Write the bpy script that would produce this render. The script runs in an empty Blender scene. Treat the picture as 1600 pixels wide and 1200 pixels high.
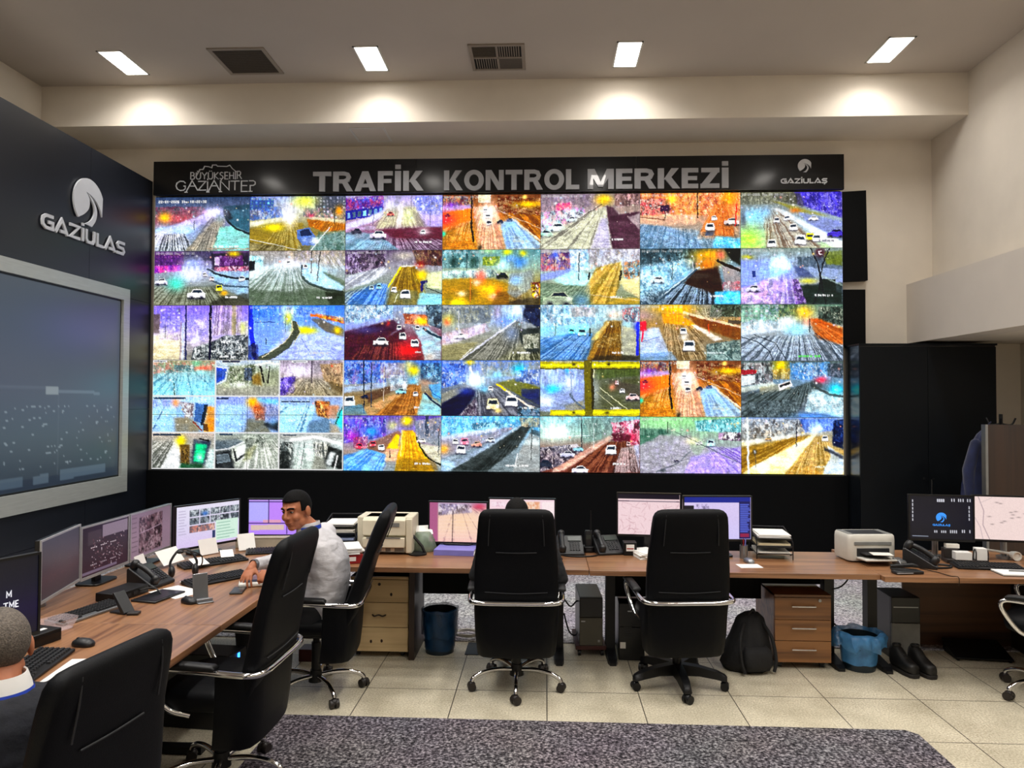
import bpy, math, random
import numpy as np
from mathutils import Vector, Matrix

# ---------------------------------------------------------------- camera, world, exposure
SC = bpy.context.scene
COL = SC.collection
cam_d = bpy.data.cameras.new('camera')
cam_d.sensor_fit = 'HORIZONTAL'
cam_d.sensor_width = 36.0
cam_d.lens = 36.0 * 1144.5 / 1600.0
cam_d.clip_start = 0.05
cam = bpy.data.objects.new('camera', cam_d)
COL.objects.link(cam)
YAW, PITCH, ROLL = 0.0450, 0.0228, 0.0040
_f = Vector((-math.sin(YAW) * math.cos(PITCH), math.cos(YAW) * math.cos(PITCH), math.sin(PITCH)))
_r = Vector((math.cos(YAW), math.sin(YAW), 0))
_u = _r.cross(_f)
_rr = _r * math.cos(ROLL) + _u * math.sin(ROLL)
_uu = _u * math.cos(ROLL) - _r * math.sin(ROLL)
_m = Matrix((_rr, _uu, -_f)).transposed().to_4x4()
_m.translation = Vector((0, 0, 1.921))
cam.matrix_world = _m
SC.camera = cam

wd = bpy.data.worlds.new('world'); SC.world = wd; wd.use_nodes = True
wd.node_tree.nodes['Background'].inputs[0].default_value = (.02, .02, .022, 1)
wd.node_tree.nodes['Background'].inputs[1].default_value = 1.0
SC.view_settings.view_transform = 'Standard'
SC.view_settings.look = 'None'
SC.view_settings.gamma = 1.0
SC.view_settings.use_curve_mapping = False
SC.view_settings.exposure = 0.0
try:
    SC.cycles.max_bounces = 8
    SC.cycles.diffuse_bounces = 5
    SC.cycles.glossy_bounces = 4
    SC.cycles.sample_clamp_indirect = 4.0
    SC.cycles.caustics_reflective = False
    SC.cycles.caustics_refractive = False
except Exception:
    pass
LIGHT_L = 17.0          # radiance of the diffusers of the recessed ceiling lights
LIGHT_W = 16.5          # power of the lamp in each of them
R = math.radians
# ---------------------------------------------------------------- materials
def s2l(c):
    return c / 12.92 if c <= .04045 else ((c + .055) / 1.055) ** 2.4
def rgb(h):
    h = h.lstrip('#')
    if len(h) == 3: h = ''.join(x * 2 for x in h)
    return tuple(s2l(int(h[i:i + 2], 16) / 255) for i in (0, 2, 4))
M = {}
def _base(name):
    m = bpy.data.materials.new(name); m.use_nodes = True
    nt = m.node_tree; b = nt.nodes['Principled BSDF']
    M[name] = m
    return m, nt, b
def mat(name, c, rough=.5, metal=0, var=.12, scale=14, bump=0, bscale=200, stretch=(1, 1, 1), coat=0, crough=.05, spec=.5, trans=0, alpha=1, sheen=0):
    m, nt, b = _base(name)
    c = rgb(c) if isinstance(c, str) else c
    N = nt.nodes.new; Lk = nt.links.new
    tc = N('ShaderNodeTexCoord'); mp = N('ShaderNodeMapping'); Lk(tc.outputs['Object'], mp.inputs[0]); mp.inputs['Scale'].default_value = stretch
    n = N('ShaderNodeTexNoise'); n.inputs['Scale'].default_value = scale; n.inputs['Detail'].default_value = 4
    Lk(mp.outputs[0], n.inputs['Vector'])
    cr = N('ShaderNodeValToRGB'); Lk(n.outputs['Fac'], cr.inputs[0])
    cr.color_ramp.elements[0].position = .3; cr.color_ramp.elements[1].position = .7
    cr.color_ramp.elements[0].color = (*[max(0, x * (1 - var)) for x in c], 1)
    cr.color_ramp.elements[1].color = (*[min(1, x * (1 + var)) for x in c], 1)
    Lk(cr.outputs[0], b.inputs['Base Color'])
    b.inputs['Roughness'].default_value = rough; b.inputs['Metallic'].default_value = metal
    b.inputs['Specular IOR Level'].default_value = spec
    b.inputs['Coat Weight'].default_value = coat; b.inputs['Coat Roughness'].default_value = crough
    b.inputs['Transmission Weight'].default_value = trans
    b.inputs['Alpha'].default_value = alpha
    b.inputs['Sheen Weight'].default_value = sheen
    if bump:
        n2 = N('ShaderNodeTexNoise'); n2.inputs['Scale'].default_value = bscale; n2.inputs['Detail'].default_value = 3
        Lk(mp.outputs[0], n2.inputs['Vector'])
        bp = N('ShaderNodeBump'); bp.inputs['Strength'].default_value = bump; bp.inputs['Distance'].default_value = .01
        Lk(n2.outputs['Fac'], bp.inputs['Height']); Lk(bp.outputs[0], b.inputs['Normal'])
    return m
def wood(name, ca, cb, axis='x', rough=.4, scale=1.0, coat=.1):
    m, nt, b = _base(name); N = nt.nodes.new; Lk = nt.links.new
    tc = N('ShaderNodeTexCoord'); mp = N('ShaderNodeMapping'); Lk(tc.outputs['Object'], mp.inputs[0])
    st = {'x': (1.2, 34, 34), 'y': (34, 1.2, 34), 'z': (34, 34, 1.2)}[axis]
    mp.inputs['Scale'].default_value = [s * scale for s in st]
    n = N('ShaderNodeTexNoise'); n.inputs['Scale'].default_value = 1.0; n.inputs['Detail'].default_value = 6; n.inputs['Distortion'].default_value = .4
    Lk(mp.outputs[0], n.inputs['Vector'])
    n2 = N('ShaderNodeTexNoise'); n2.inputs['Scale'].default_value = .25; n2.inputs['Detail'].default_value = 2
    Lk(mp.outputs[0], n2.inputs['Vector'])
    ad = N('ShaderNodeMath'); ad.operation = 'MULTIPLY_ADD'; Lk(n2.outputs['Fac'], ad.inputs[0]); ad.inputs[1].default_value = .8; 
    Lk(n.outputs['Fac'], ad.inputs[2])
    cr = N('ShaderNodeValToRGB'); Lk(ad.outputs[0], cr.inputs[0])
    cr.color_ramp.elements[0].position = .62; cr.color_ramp.elements[1].position = 1.12 if False else 1.0
    cr.color_ramp.elements[0].color = (*rgb(ca), 1); cr.color_ramp.elements[1].color = (*rgb(cb), 1)
    Lk(cr.outputs[0], b.inputs['Base Color']); b.inputs['Roughness'].default_value = rough
    b.inputs['Coat Weight'].default_value = coat; b.inputs['Coat Roughness'].default_value = .25
    return m
def speckle(name, cols, scale, rough=.95, bump=.6):
    m, nt, b = _base(name); N = nt.nodes.new; Lk = nt.links.new
    tc = N('ShaderNodeTexCoord')
    n = N('ShaderNodeTexNoise'); n.inputs['Scale'].default_value = scale; n.inputs['Detail'].default_value = 3; n.inputs['Roughness'].default_value = .7
    Lk(tc.outputs['Object'], n.inputs['Vector'])
    cr = N('ShaderNodeValToRGB'); Lk(n.outputs['Fac'], cr.inputs[0])
    e = cr.color_ramp.elements
    ps = [.36, .46, .54, .66]
    e[0].position = ps[0]; e[0].color = (*rgb(cols[0]), 1)
    e[1].position = ps[3]; e[1].color = (*rgb(cols[3]), 1)
    for i in (1, 2):
        q = e.new(ps[i]); q.color = (*rgb(cols[i]), 1)
    n3 = N('ShaderNodeTexNoise'); n3.inputs['Scale'].default_value = 1.6
    Lk(tc.outputs['Object'], n3.inputs['Vector'])
    mx = N('ShaderNodeMix'); mx.data_type = 'RGBA'; mx.blend_type = 'MULTIPLY'; mx.inputs[0].default_value = .25
    Lk(cr.outputs[0], mx.inputs[6]); Lk(n3.outputs['Color'], mx.inputs[7])
    Lk(mx.outputs[2], b.inputs['Base Color']); b.inputs['Roughness'].default_value = rough
    b.inputs['Specular IOR Level'].default_value = .1
    bp = N('ShaderNodeBump'); bp.inputs['Strength'].default_value = bump; bp.inputs['Distance'].default_value = .01
    Lk(n.outputs['Fac'], bp.inputs['Height']); Lk(bp.outputs[0], b.inputs['Normal'])
    return m
def tiles(name):
    m, nt, b = _base(name); N = nt.nodes.new; Lk = nt.links.new
    tc = N('ShaderNodeTexCoord'); sp = N('ShaderNodeSeparateXYZ'); Lk(tc.outputs['Object'], sp.inputs[0])
    def math_(op, a, bv=None):
        q = N('ShaderNodeMath'); q.operation = op
        for i, x in enumerate((a, bv)):
            if x is None: continue
            if isinstance(x, (int, float)): q.inputs[i].default_value = x
            else: Lk(x, q.inputs[i])
        return q.outputs[0]
    edges = []; ids = []
    for k, o in (('X', .0185), ('Y', 4.8905)):
        t = math_('DIVIDE', math_('SUBTRACT', sp.outputs[k], o), .6)
        fr = math_('FRACT', t); ids.append(math_('FLOOR', t))
        d = math_('MINIMUM', fr, math_('SUBTRACT', 1.0, fr)); edges.append(d)
    ed = math_('MINIMUM', edges[0], edges[1])
    line = math_('LESS_THAN', ed, .0052)
    cmb = N('ShaderNodeCombineXYZ'); Lk(ids[0], cmb.inputs[0]); Lk(ids[1], cmb.inputs[1])
    wn = N('ShaderNodeTexWhiteNoise'); Lk(cmb.outputs[0], wn.inputs['Vector'])
    n = N('ShaderNodeTexNoise'); n.inputs['Scale'].default_value = 90; n.inputs['Detail'].default_value = 4; Lk(tc.outputs['Object'], n.inputs['Vector'])
    n2 = N('ShaderNodeTexNoise'); n2.inputs['Scale'].default_value = 3.5; n2.inputs['Detail'].default_value = 5; Lk(tc.outputs['Object'], n2.inputs['Vector'])
    cr = N('ShaderNodeValToRGB'); Lk(n.outputs['Fac'], cr.inputs[0])
    cr.color_ramp.elements[0].position = .35; cr.color_ramp.elements[1].position = .65
    cr.color_ramp.elements[0].color = (*rgb('#b4aa92'), 1); cr.color_ramp.elements[1].color = (*rgb('#e0d7c0'), 1)
    cr2 = N('ShaderNodeValToRGB'); Lk(n2.outputs['Fac'], cr2.inputs[0])
    cr2.color_ramp.elements[0].position = .3; cr2.color_ramp.elements[1].position = .6
    cr2.color_ramp.elements[0].color = (.74, .73, .70, 1); cr2.color_ramp.elements[1].color = (1, 1, 1, 1)
    mx = N('ShaderNodeMix'); mx.data_type = 'RGBA'; mx.blend_type = 'MULTIPLY'; mx.inputs[0].default_value = 1
    Lk(cr.outputs[0], mx.inputs[6]); Lk(cr2.outputs[0], mx.inputs[7])
    mv = N('ShaderNodeMix'); mv.data_type = 'RGBA'; mv.blend_type = 'MULTIPLY'; mv.inputs[0].default_value = .12
    Lk(mx.outputs[2], mv.inputs[6]); Lk(wn.outputs['Value'], mv.inputs[7])
    mg = N('ShaderNodeMix'); mg.data_type = 'RGBA'; Lk(line, mg.inputs[0]); Lk(mv.outputs[2], mg.inputs[6]); mg.inputs[7].default_value = (*rgb('#3b352c'), 1)
    Lk(mg.outputs[2], b.inputs['Base Color']); b.inputs['Roughness'].default_value = .42
    return m
def emit(name, c, s):
    m, nt, b = _base(name); c = rgb(c)
    b.inputs['Base Color'].default_value = (*c, 1)
    b.inputs['Emission Color'].default_value = (*c, 1); b.inputs['Emission Strength'].default_value = s
    return m
def screen_mat(name, strength=1.0, rough=.35, spec=.3, base=.004):
    m, nt, b = _base(name); N = nt.nodes.new; Lk = nt.links.new
    a = N('ShaderNodeVertexColor'); a.layer_name = 'picture'
    b.inputs['Base Color'].default_value = (base, base, base, 1); b.inputs['Roughness'].default_value = rough
    b.inputs['Specular IOR Level'].default_value = spec
    Lk(a.outputs['Color'], b.inputs['Emission Color']); b.inputs['Emission Strength'].default_value = strength
    try: m.cycles.emission_sampling = 'NONE'
    except Exception: pass
    return m

# ---------------------------------------------------------------- mesh builder
def catmull(pts, k=6, closed=False):
    P = [Vector(p) for p in pts]
    if len(P) < 3 and not closed: return P
    out = []; n = len(P)
    for i in range(n if closed else n - 1):
        a = P[(i - 1) % n] if (closed or i > 0) else P[0] * 2 - P[1]
        b, c = P[i], P[(i + 1) % n]
        d = P[(i + 2) % n] if (closed or i + 2 < n) else P[-1] * 2 - P[-2]
        for j in range(k):
            t = j / k
            out.append(.5 * ((2 * b) + (c - a) * t + (2 * a - 5 * b + 4 * c - d) * t * t + (3 * b - a - 3 * c + d) * t ** 3))
    if not closed: out.append(P[-1])
    return out
class MB:
    def __init__(s): s.v = []; s.f = []
    def add(s, vs, fs):
        o = len(s.v); s.v += [tuple(x) for x in vs]; s.f += [tuple(o + i for i in f) for f in fs]; return s
    def box(s, c, d, rz=0, rx=0, ry=0, taper=1.0):
        m = Matrix.Rotation(rz, 3, 'Z') @ Matrix.Rotation(ry, 3, 'Y') @ Matrix.Rotation(rx, 3, 'X')
        c = Vector(c); vs = []
        for z in (-.5, .5):
            k = taper if z > 0 else 1
            for x, y in ((-.5, -.5), (.5, -.5), (.5, .5), (-.5, .5)):
                vs.append(c + m @ Vector((x * d[0] * k, y * d[1] * k, z * d[2])))
        return s.add(vs, [(3, 2, 1, 0), (4, 5, 6, 7), (0, 1, 5, 4), (1, 2, 6, 5), (2, 3, 7, 6), (3, 0, 4, 7)])
    def bb(s, x0, x1, y0, y1, z0, z1):
        return s.box(((x0 + x1) / 2, (y0 + y1) / 2, (z0 + z1) / 2), (x1 - x0, y1 - y0, z1 - z0))
    def loft(s, rings, cap=True, closed=False):
        n = len(rings[0]); vs = [p for r_ in rings for p in r_]; fs = []
        m = len(rings)
        for i in range(m if closed else m - 1):
            a = i * n; b = ((i + 1) % m) * n
            for j in range(n):
                k = (j + 1) % n; fs.append((a + j, a + k, b + k, b + j))
        if cap and not closed:
            fs.append(tuple(range(n - 1, -1, -1))); fs.append(tuple((m - 1) * n + j for j in range(n)))
        return s.add(vs, fs)
    def tube(s, pts, r, n=8, k=6, smooth=True, closed=False, rfn=None):
        P = catmull(pts, k, closed) if smooth else [Vector(p) for p in pts]
        rings = []; prev = None; m = len(P)
        for i, p in enumerate(P):
            if closed: t = (P[(i + 1) % m] - P[(i - 1) % m])
            else: t = P[min(i + 1, m - 1)] - P[max(i - 1, 0)]
            if t.length < 1e-9: t = Vector((0, 0, 1))
            t.normalize()
            if prev is None:
                a = Vector((0, 0, 1)) if abs(t.z) < .9 else Vector((1, 0, 0))
                prev = (a - t * a.dot(t)).normalized()
            else:
                q = prev - t * prev.dot(t)
                if q.length > 1e-6: prev = q.normalized()
            b = t.cross(prev); rr = rfn(i / (m - 1)) if rfn else r
            rings.append([p + (prev * math.cos(2 * math.pi * j / n) + b * math.sin(2 * math.pi * j / n)) * rr for j in range(n)])
        return s.loft(rings, cap=not closed, closed=closed)
    def cyl(s, p, q, r, r2=None, n=16):
        r2 = r if r2 is None else r2
        return s.tube([p, q], r, n, smooth=False, rfn=lambda t: r + (r2 - r) * t)
    def lathe(s, prof, c=(0, 0, 0), n=24, axis='z'):
        rings = []
        for r_, z in prof:
            ring = []
            for j in range(n):
                a = 2 * math.pi * j / n; x, y = r_ * math.cos(a), r_ * math.sin(a)
                if axis == 'z': ring.append((c[0] + x, c[1] + y, c[2] + z))
                elif axis == 'y': ring.append((c[0] + x, c[1] + z, c[2] - y))
                else: ring.append((c[0] + z, c[1] + x, c[2] + y))
            rings.append(ring)
        return s.loft(rings)
    def ell(s, c, r, n=20, m=12, rot=None):
        c = Vector(c); rings = []
        rot = rot or Matrix.Identity(3)
        for i in range(m + 1):
            t = math.pi * (i / m); t = min(max(t, .02), math.pi - .02)
            rings.append([c + rot @ Vector((r[0] * math.sin(t) * math.cos(2 * math.pi * j / n), r[1] * math.sin(t) * math.sin(2 * math.pi * j / n), -r[2] * math.cos(t))) for j in range(n)])
        return s.loft(rings)
    def cap_(s, p, q, r1, r2=None, n=14):
        """tapered limb with rounded ends"""
        r2 = r1 if r2 is None else r2
        p, q = Vector(p), Vector(q); d = q - p; L = d.length
        if L < 1e-6: return s.ell(p, (r1, r1, r1))
        t = d / L; a = Vector((0, 0, 1)) if abs(t.z) < .9 else Vector((1, 0, 0))
        u = (a - t * a.dot(t)).normalized(); w = t.cross(u); rings = []
        for k in range(5):
            an = math.pi / 2 * (1 - k / 4); rings.append((p - t * r1 * math.sin(an), max(r1 * math.cos(an), 1e-4)))
        for k in range(5):
            an = math.pi / 2 * k / 4; rings.append((q + t * r2 * math.sin(an), max(r2 * math.cos(an), 1e-4)))
        return s.loft([[c + (u * math.cos(2 * math.pi * j / n) + w * math.sin(2 * math.pi * j / n)) * rr for j in range(n)] for c, rr in rings])
    def chain(s, pts, rad, n=14):
        for i in range(len(pts) - 1): s.cap_(pts[i], pts[i + 1], rad[i], rad[i + 1], n)
        return s
    def prism(s, poly, lo, hi, plane='xz'):
        def mk(a, b, h):
            return {'xz': (a, h, b), 'xy': (a, b, h), 'yz': (h, a, b)}[plane]
        n = len(poly); vs = [mk(a, b, lo) for a, b in poly] + [mk(a, b, hi) for a, b in poly]
        fs = [tuple(range(n)), tuple(range(2 * n - 1, n - 1, -1))] + [(i, (i + 1) % n, n + (i + 1) % n, n + i)[::-1] for i in range(n)]
        return s.add(vs, fs)
    def xform(s, mtx, start=0):
        for i in range(start, len(s.v)): s.v[i] = tuple(mtx @ Vector(s.v[i]))
        return s
    def build(s, name, m=None, parent=None, bevel=0, seg=2, smooth=35, loc=None, rz=0, remesh=0, sub=0, smooth_it=0):
        me = bpy.data.meshes.new(name); me.from_pydata(s.v, [], s.f); me.validate()
        import bmesh
        bm = bmesh.new(); bm.from_mesh(me); bmesh.ops.recalc_face_normals(bm, faces=bm.faces); bm.to_mesh(me); bm.free()
        o = bpy.data.objects.new(name, me); COL.objects.link(o)
        if m: me.materials.append(M[m] if isinstance(m, str) else m)
        if smooth:
            me.polygons.foreach_set('use_smooth', [True] * len(me.polygons))
            try: me.set_sharp_from_angle(angle=R(smooth))
            except Exception: pass
        if parent: o.parent = parent
        if loc: o.location = loc
        if rz: o.rotation_euler.z = rz
        if remesh:
            q = o.modifiers.new('remesh', 'REMESH'); q.mode = 'VOXEL'; q.voxel_size = remesh; q.use_smooth_shade = True
            if smooth_it:
                w = o.modifiers.new('smooth', 'SMOOTH'); w.iterations = smooth_it; w.factor = .5
        if bevel:
            q = o.modifiers.new('bevel', 'BEVEL'); q.width = bevel; q.segments = seg; q.limit_method = 'ANGLE'; q.angle_limit = R(40)
        if sub:
            q = o.modifiers.new('sub', 'SUBSURF'); q.levels = sub; q.render_levels = sub
        return o
def thing(name, label, cat, loc=(0, 0, 0), rz=0, group=None):
    o = bpy.data.objects.new(name, None); COL.objects.link(o); o.empty_display_size = .1
    o.location = loc; o.rotation_euler.z = rz
    o['label'] = label; o['category'] = cat
    if group: o['group'] = group
    return o
def tag(o, label, cat, group=None, kind=None):
    o['label'] = label; o['category'] = cat
    if group: o['group'] = group
    if kind: o['kind'] = kind
    return o
def struct(o, label=None):
    o['kind'] = 'structure'
    if label: o['label'] = label; o['category'] = 'room'
    return o
def kids(o): return [c for c in bpy.data.objects if c.parent == o]
def copy_tree(o, parent=None):
    c = o.copy(); COL.objects.link(c)
    if parent: c.parent = parent
    for ch in kids(o): copy_tree(ch, c)
    return c
def rrect(w, d, n=28, p=4.0):
    out = []
    for j in range(n):
        a = 2 * math.pi * j / n; ca, sa = math.cos(a), math.sin(a)
        out.append((w * math.copysign(abs(ca) ** (2 / p), ca), d * math.copysign(abs(sa) ** (2 / p), sa)))
    return out
def stroke(mb, pts, w, y0, y1, closed=False):
    """flat ribbon with mitred joints in the XZ plane, extruded from y0 to y1"""
    P = [Vector((a, b)) for a, b in pts]; n = len(P); Lft = []; Rgt = []
    for i in range(n):
        if closed: d0 = (P[i] - P[i - 1]).normalized(); d1 = (P[(i + 1) % n] - P[i]).normalized()
        else:
            d1 = (P[i + 1] - P[i]).normalized() if i < n - 1 else (P[i] - P[i - 1]).normalized()
            d0 = (P[i] - P[i - 1]).normalized() if i > 0 else d1
        nn = Vector((-(d0.y + d1.y), d0.x + d1.x))
        if nn.length < 1e-6: nn = Vector((-d1.y, d1.x))
        nn.normalize(); k = max(.5, nn.dot(Vector((-d1.y, d1.x)))); h = nn * (w / 2 / k)
        Lft.append(P[i] + h); Rgt.append(P[i] - h)
    for i in range(n if closed else n - 1):
        j = (i + 1) % n
        q = [Lft[i], Lft[j], Rgt[j], Rgt[i]]
        mb.prism([(a.x, a.y) for a in q], y0, y1, 'xz')
    return mb
# ---------------------------------------------------------------- room materials
mat('paint', '#d8cfc1', .75, var=.03, scale=3, bump=.05, bscale=60, spec=.2)
mat('ceiling_paint', '#b9b0a6', .85, var=.02, scale=2, spec=.15)
mat('bulkhead_paint', '#cfc6bb', .8, var=.02, scale=3, spec=.2)
mat('black_laminate', '#151922', .38, var=.12, scale=2, spec=.6)
mat('black_gloss', '#030407', .3, var=.1, scale=4, spec=.22, coat=.4, crough=.11)
mat('black_matte', '#020305', .6, var=.15, scale=10, spec=.12)
mat('cabinet_black', '#04080d', .5, var=.12, scale=5, spec=.18)
mat('cabinet_side', '#11151a', .2, var=.1, scale=5, spec=.6)
mat('letter_silver', '#a4a6ac', .4, metal=.2, var=.05, scale=8, coat=1.0, crough=.02)
mat('letter_white', '#cfd2d8', .4, var=.04, scale=8)
mat('frame_silver', '#b9bdb9', .38, metal=.35, var=.06, scale=6, stretch=(1, 1, 12))
mat('white_plastic', '#d9d7d0', .45, var=.04)
mat('grille_brown', '#4b433b', .7, var=.1, scale=60)
mat('vent_dark', '#15130f', .8, var=.1)
mat('vent_frame', '#8b8074', .6, var=.05)
tiles('floor_tile')
speckle('carpet_dark', ['#141215', '#444045', '#69646a', '#aaa5a9'], 60)
speckle('carpet_grey', ['#4c4a50', '#8f8d94', '#b4b2b8', '#eceaee'], 55)
emit('lamp_light', '#fff9f1', LIGHT_L)

# ---------------------------------------------------------------- room shell
XL, XR, YF, YB, ZC = -5.92, 4.68, -2.3, 9.05, 5.587
struct(MB().bb(XL - .1, 5.9, YF - .1, YB + .1, -.12, 0).build('floor', 'floor_tile', smooth=0))
struct(MB().bb(XL - .1, 5.9, YF - .1, YB + .1, ZC, ZC + .1).build('ceiling', 'ceiling_paint', smooth=0))
struct(MB().bb(XL - .1, 5.9, YB, YB + .1, 0, ZC).build('wall_back', 'paint', smooth=0))
struct(MB().bb(XL - .1, XL, YF, YB, 0, ZC).build('wall_left', 'paint', smooth=0))
struct(MB().bb(XL - .1, 5.9, YF - .1, YF, 0, ZC).build('wall_front', 'paint', smooth=0))
w = MB().bb(XR, XR + .1, YF, YB, 2.63, ZC).bb(XR + .1, 5.8, YF, YB, 2.63, 2.73).bb(5.7, 5.8, YF, YB, 0, 2.63)
struct(w.build('wall_right', 'paint', smooth=0))
struct(MB().bb(XL, XR, 8.27, YB, 5.112, ZC).build('trim_1', 'paint', smooth=0))
struct(MB().bb(4.37, XR, YF, YB, 2.63, 3.345).build('trim_2', 'bulkhead_paint', smooth=0))
# black cladding of the left wall, panel by panel inside one mesh
w = MB().bb(-5.04, -4.962, YF, 8.955, 0, 4.65)
for z0, z1 in ((0, .48), (.48, 1.80), (1.80, 3.12), (3.12, 4.66)):
    for y0, y1 in ((YF, 1.2), (1.2, 4.45), (4.45, 7.70), (7.70, 8.955)):
        w.bb(-4.96, -4.9425, y0 + .002, y1 - .002, z0 + .002, z1 - .002)
struct(w.build('trim_3', 'black_laminate', smooth=0))
struct(MB().bb(-4.94, 3.6, 8.90, YB, 0, 1.04).bb(-4.92, 3.575, 9.0, YB, 1.04, 4.48).build('trim_4', 'black_matte', smooth=0))

tag(MB().bb(-4.93, 4.66, 5.86, 8.9, 0, .008).build('carpet', 'carpet_grey', smooth=0), 'light grey speckled carpet on the floor behind the row of desks', 'carpet', kind='structure')
tag(MB().prism([(-1.583, -2.2), (2.153, -2.2), (2.153, 4.36), (2.10, 4.412), (-1.583, 4.425)], 0, .012, 'xy').build('carpet', 'carpet_dark', smooth=0), 'dark purple-grey speckled carpet on the tiles in the foreground', 'carpet', kind='structure')

# ---------------------------------------------------------------- ceiling fittings
def ceiling_light(x, y, label):
    t = thing('ceiling_light', label, 'ceiling light', (x, y, ZC), 0, 'recessed ceiling lights')
    fr = MB()
    a, b, e = .135, .285, .018
    for s in (-1, 1):
        fr.bb(s * a - e / 2 * (1 + s) + (0 if s < 0 else 0), s * a + e / 2 * (1 - s), -b, b, -.008, 0)
        fr.bb(-a, a, s * b - e / 2 * (1 + s), s * b + e / 2 * (1 - s), -.008, 0)
    fr.build('frame', 'white_plastic', t, smooth=0)
    MB().bb(-a + e, a - e, -b + e, b - e, -.006, -.001).build('diffuser', 'lamp_light', t, smooth=0)
    ld = bpy.data.lights.new('lamp', 'AREA'); ld.shape = 'RECTANGLE'; ld.size = 2 * (a - e); ld.size_y = 2 * (b - e); ld.energy = LIGHT_W; ld.spread = R(142); ld.color = (1, .972, .93)
    lo = bpy.data.objects.new('lamp', ld); COL.objects.link(lo); lo.parent = t; lo.location = (0, 0, -.0075)
    return t
lx = [-4.60, -1.873, .86, 3.575]
names = ['bright recessed light panel in the ceiling, leftmost of the row above the black side wall',
         'bright recessed light panel in the ceiling between the brown grille and the louvred vent',
         'bright recessed light panel in the ceiling just right of the louvred vent',
         'bright recessed light panel in the ceiling, rightmost of the row near the right wall']
for r_, y in enumerate((7.71, 5.66, 4.63, 3.61, 2.58, 1.56, .53, -.49)):  # in-between rows past the second are added out of view for overall brightness
    for c_, x in enumerate(lx):
        ceiling_light(x, y, names[c_] if r_ == 0 else 'recessed light panel in the ceiling, out of the picture, in-between rows added for brightness')
ceiling_light(5.2, 6.2, 'recessed light panel in the ceiling of the side recess, out of the picture').location.z = 2.63
t = thing('ceiling_grille', 'square brown return-air grille set flush in the ceiling at left', 'vent', (-3.24, 7.715, ZC))
f_ = MB()
for s in (-1, 1):
    f_.bb(s * .285 - .02, s * .285 + .02, -.305, .305, -.012, 0); f_.bb(-.265, .265, s * .285 - .02, s * .285 + .02, -.012, 0)
f_.build('frame', 'vent_frame', t, smooth=0)
g_ = MB().bb(-.268, .268, -.268, .268, -.003, 0)
for i in range(26): g_.bb(-.265, .265, -.26 + i * .0206, -.252 + i * .0206, -.008, -.003)
g_.build('mesh_panel', 'grille_brown', t, smooth=0)
t = thing('ceiling_vent', 'four-way louvred air vent in the middle of the ceiling', 'vent', (-.515, 7.72, ZC))
f_ = MB()
for s in (-1, 1):
    f_.bb(s * .275 - .018, s * .275 + .018, -.293, .293, -.014, 0); f_.bb(-.257, .257, s * .275 - .018, s * .275 + .018, -.014, 0)
f_.bb(-.012, .012, -.257, .257, -.012, 0); f_.bb(-.257, .257, -.012, .012, -.012, 0)
f_.build('frame', 'vent_frame', t, smooth=0)
MB().bb(-.257, .257, -.257, .257, -.002, 0).build('backing', 'vent_dark', t, smooth=0)
sl = MB()
for i in range(9):
    o = .03 + i * .025
    sl.box((-.135, -o, -.008), (.24, .012, .003), rx=.5)          # near left: slats along X
    sl.box((o, -.135, -.008), (.006, .24, .012), ry=.4)           # near right
    sl.box((-o, .135, -.008), (.006, .24, .012), ry=-.4)          # far left
sl.build('slats', 'vent_frame', t, smooth=0)
MB().bb(.014, .255, .014, .255, -.009, -.002).build('blank_plate', 'grille_brown', t, smooth=0)
t = thing('access_hatch', 'square painted access hatch in the underside of the beam above the sign', 'hatch', (-2.1, 8.65, 5.112))
f_ = MB()
for s in (-1, 1):
    f_.bb(s * .2 - .012, s * .2 + .012, -.23, .23, -.006, 0); f_.bb(-.188, .188, s * .22 - .012, s * .22 + .012, -.006, 0)
f_.build('frame', 'white_plastic', t, smooth=0); MB().bb(-.185, .185, -.205, .205, -.003, 0).build('cover', 'paint', t, smooth=0)

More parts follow.
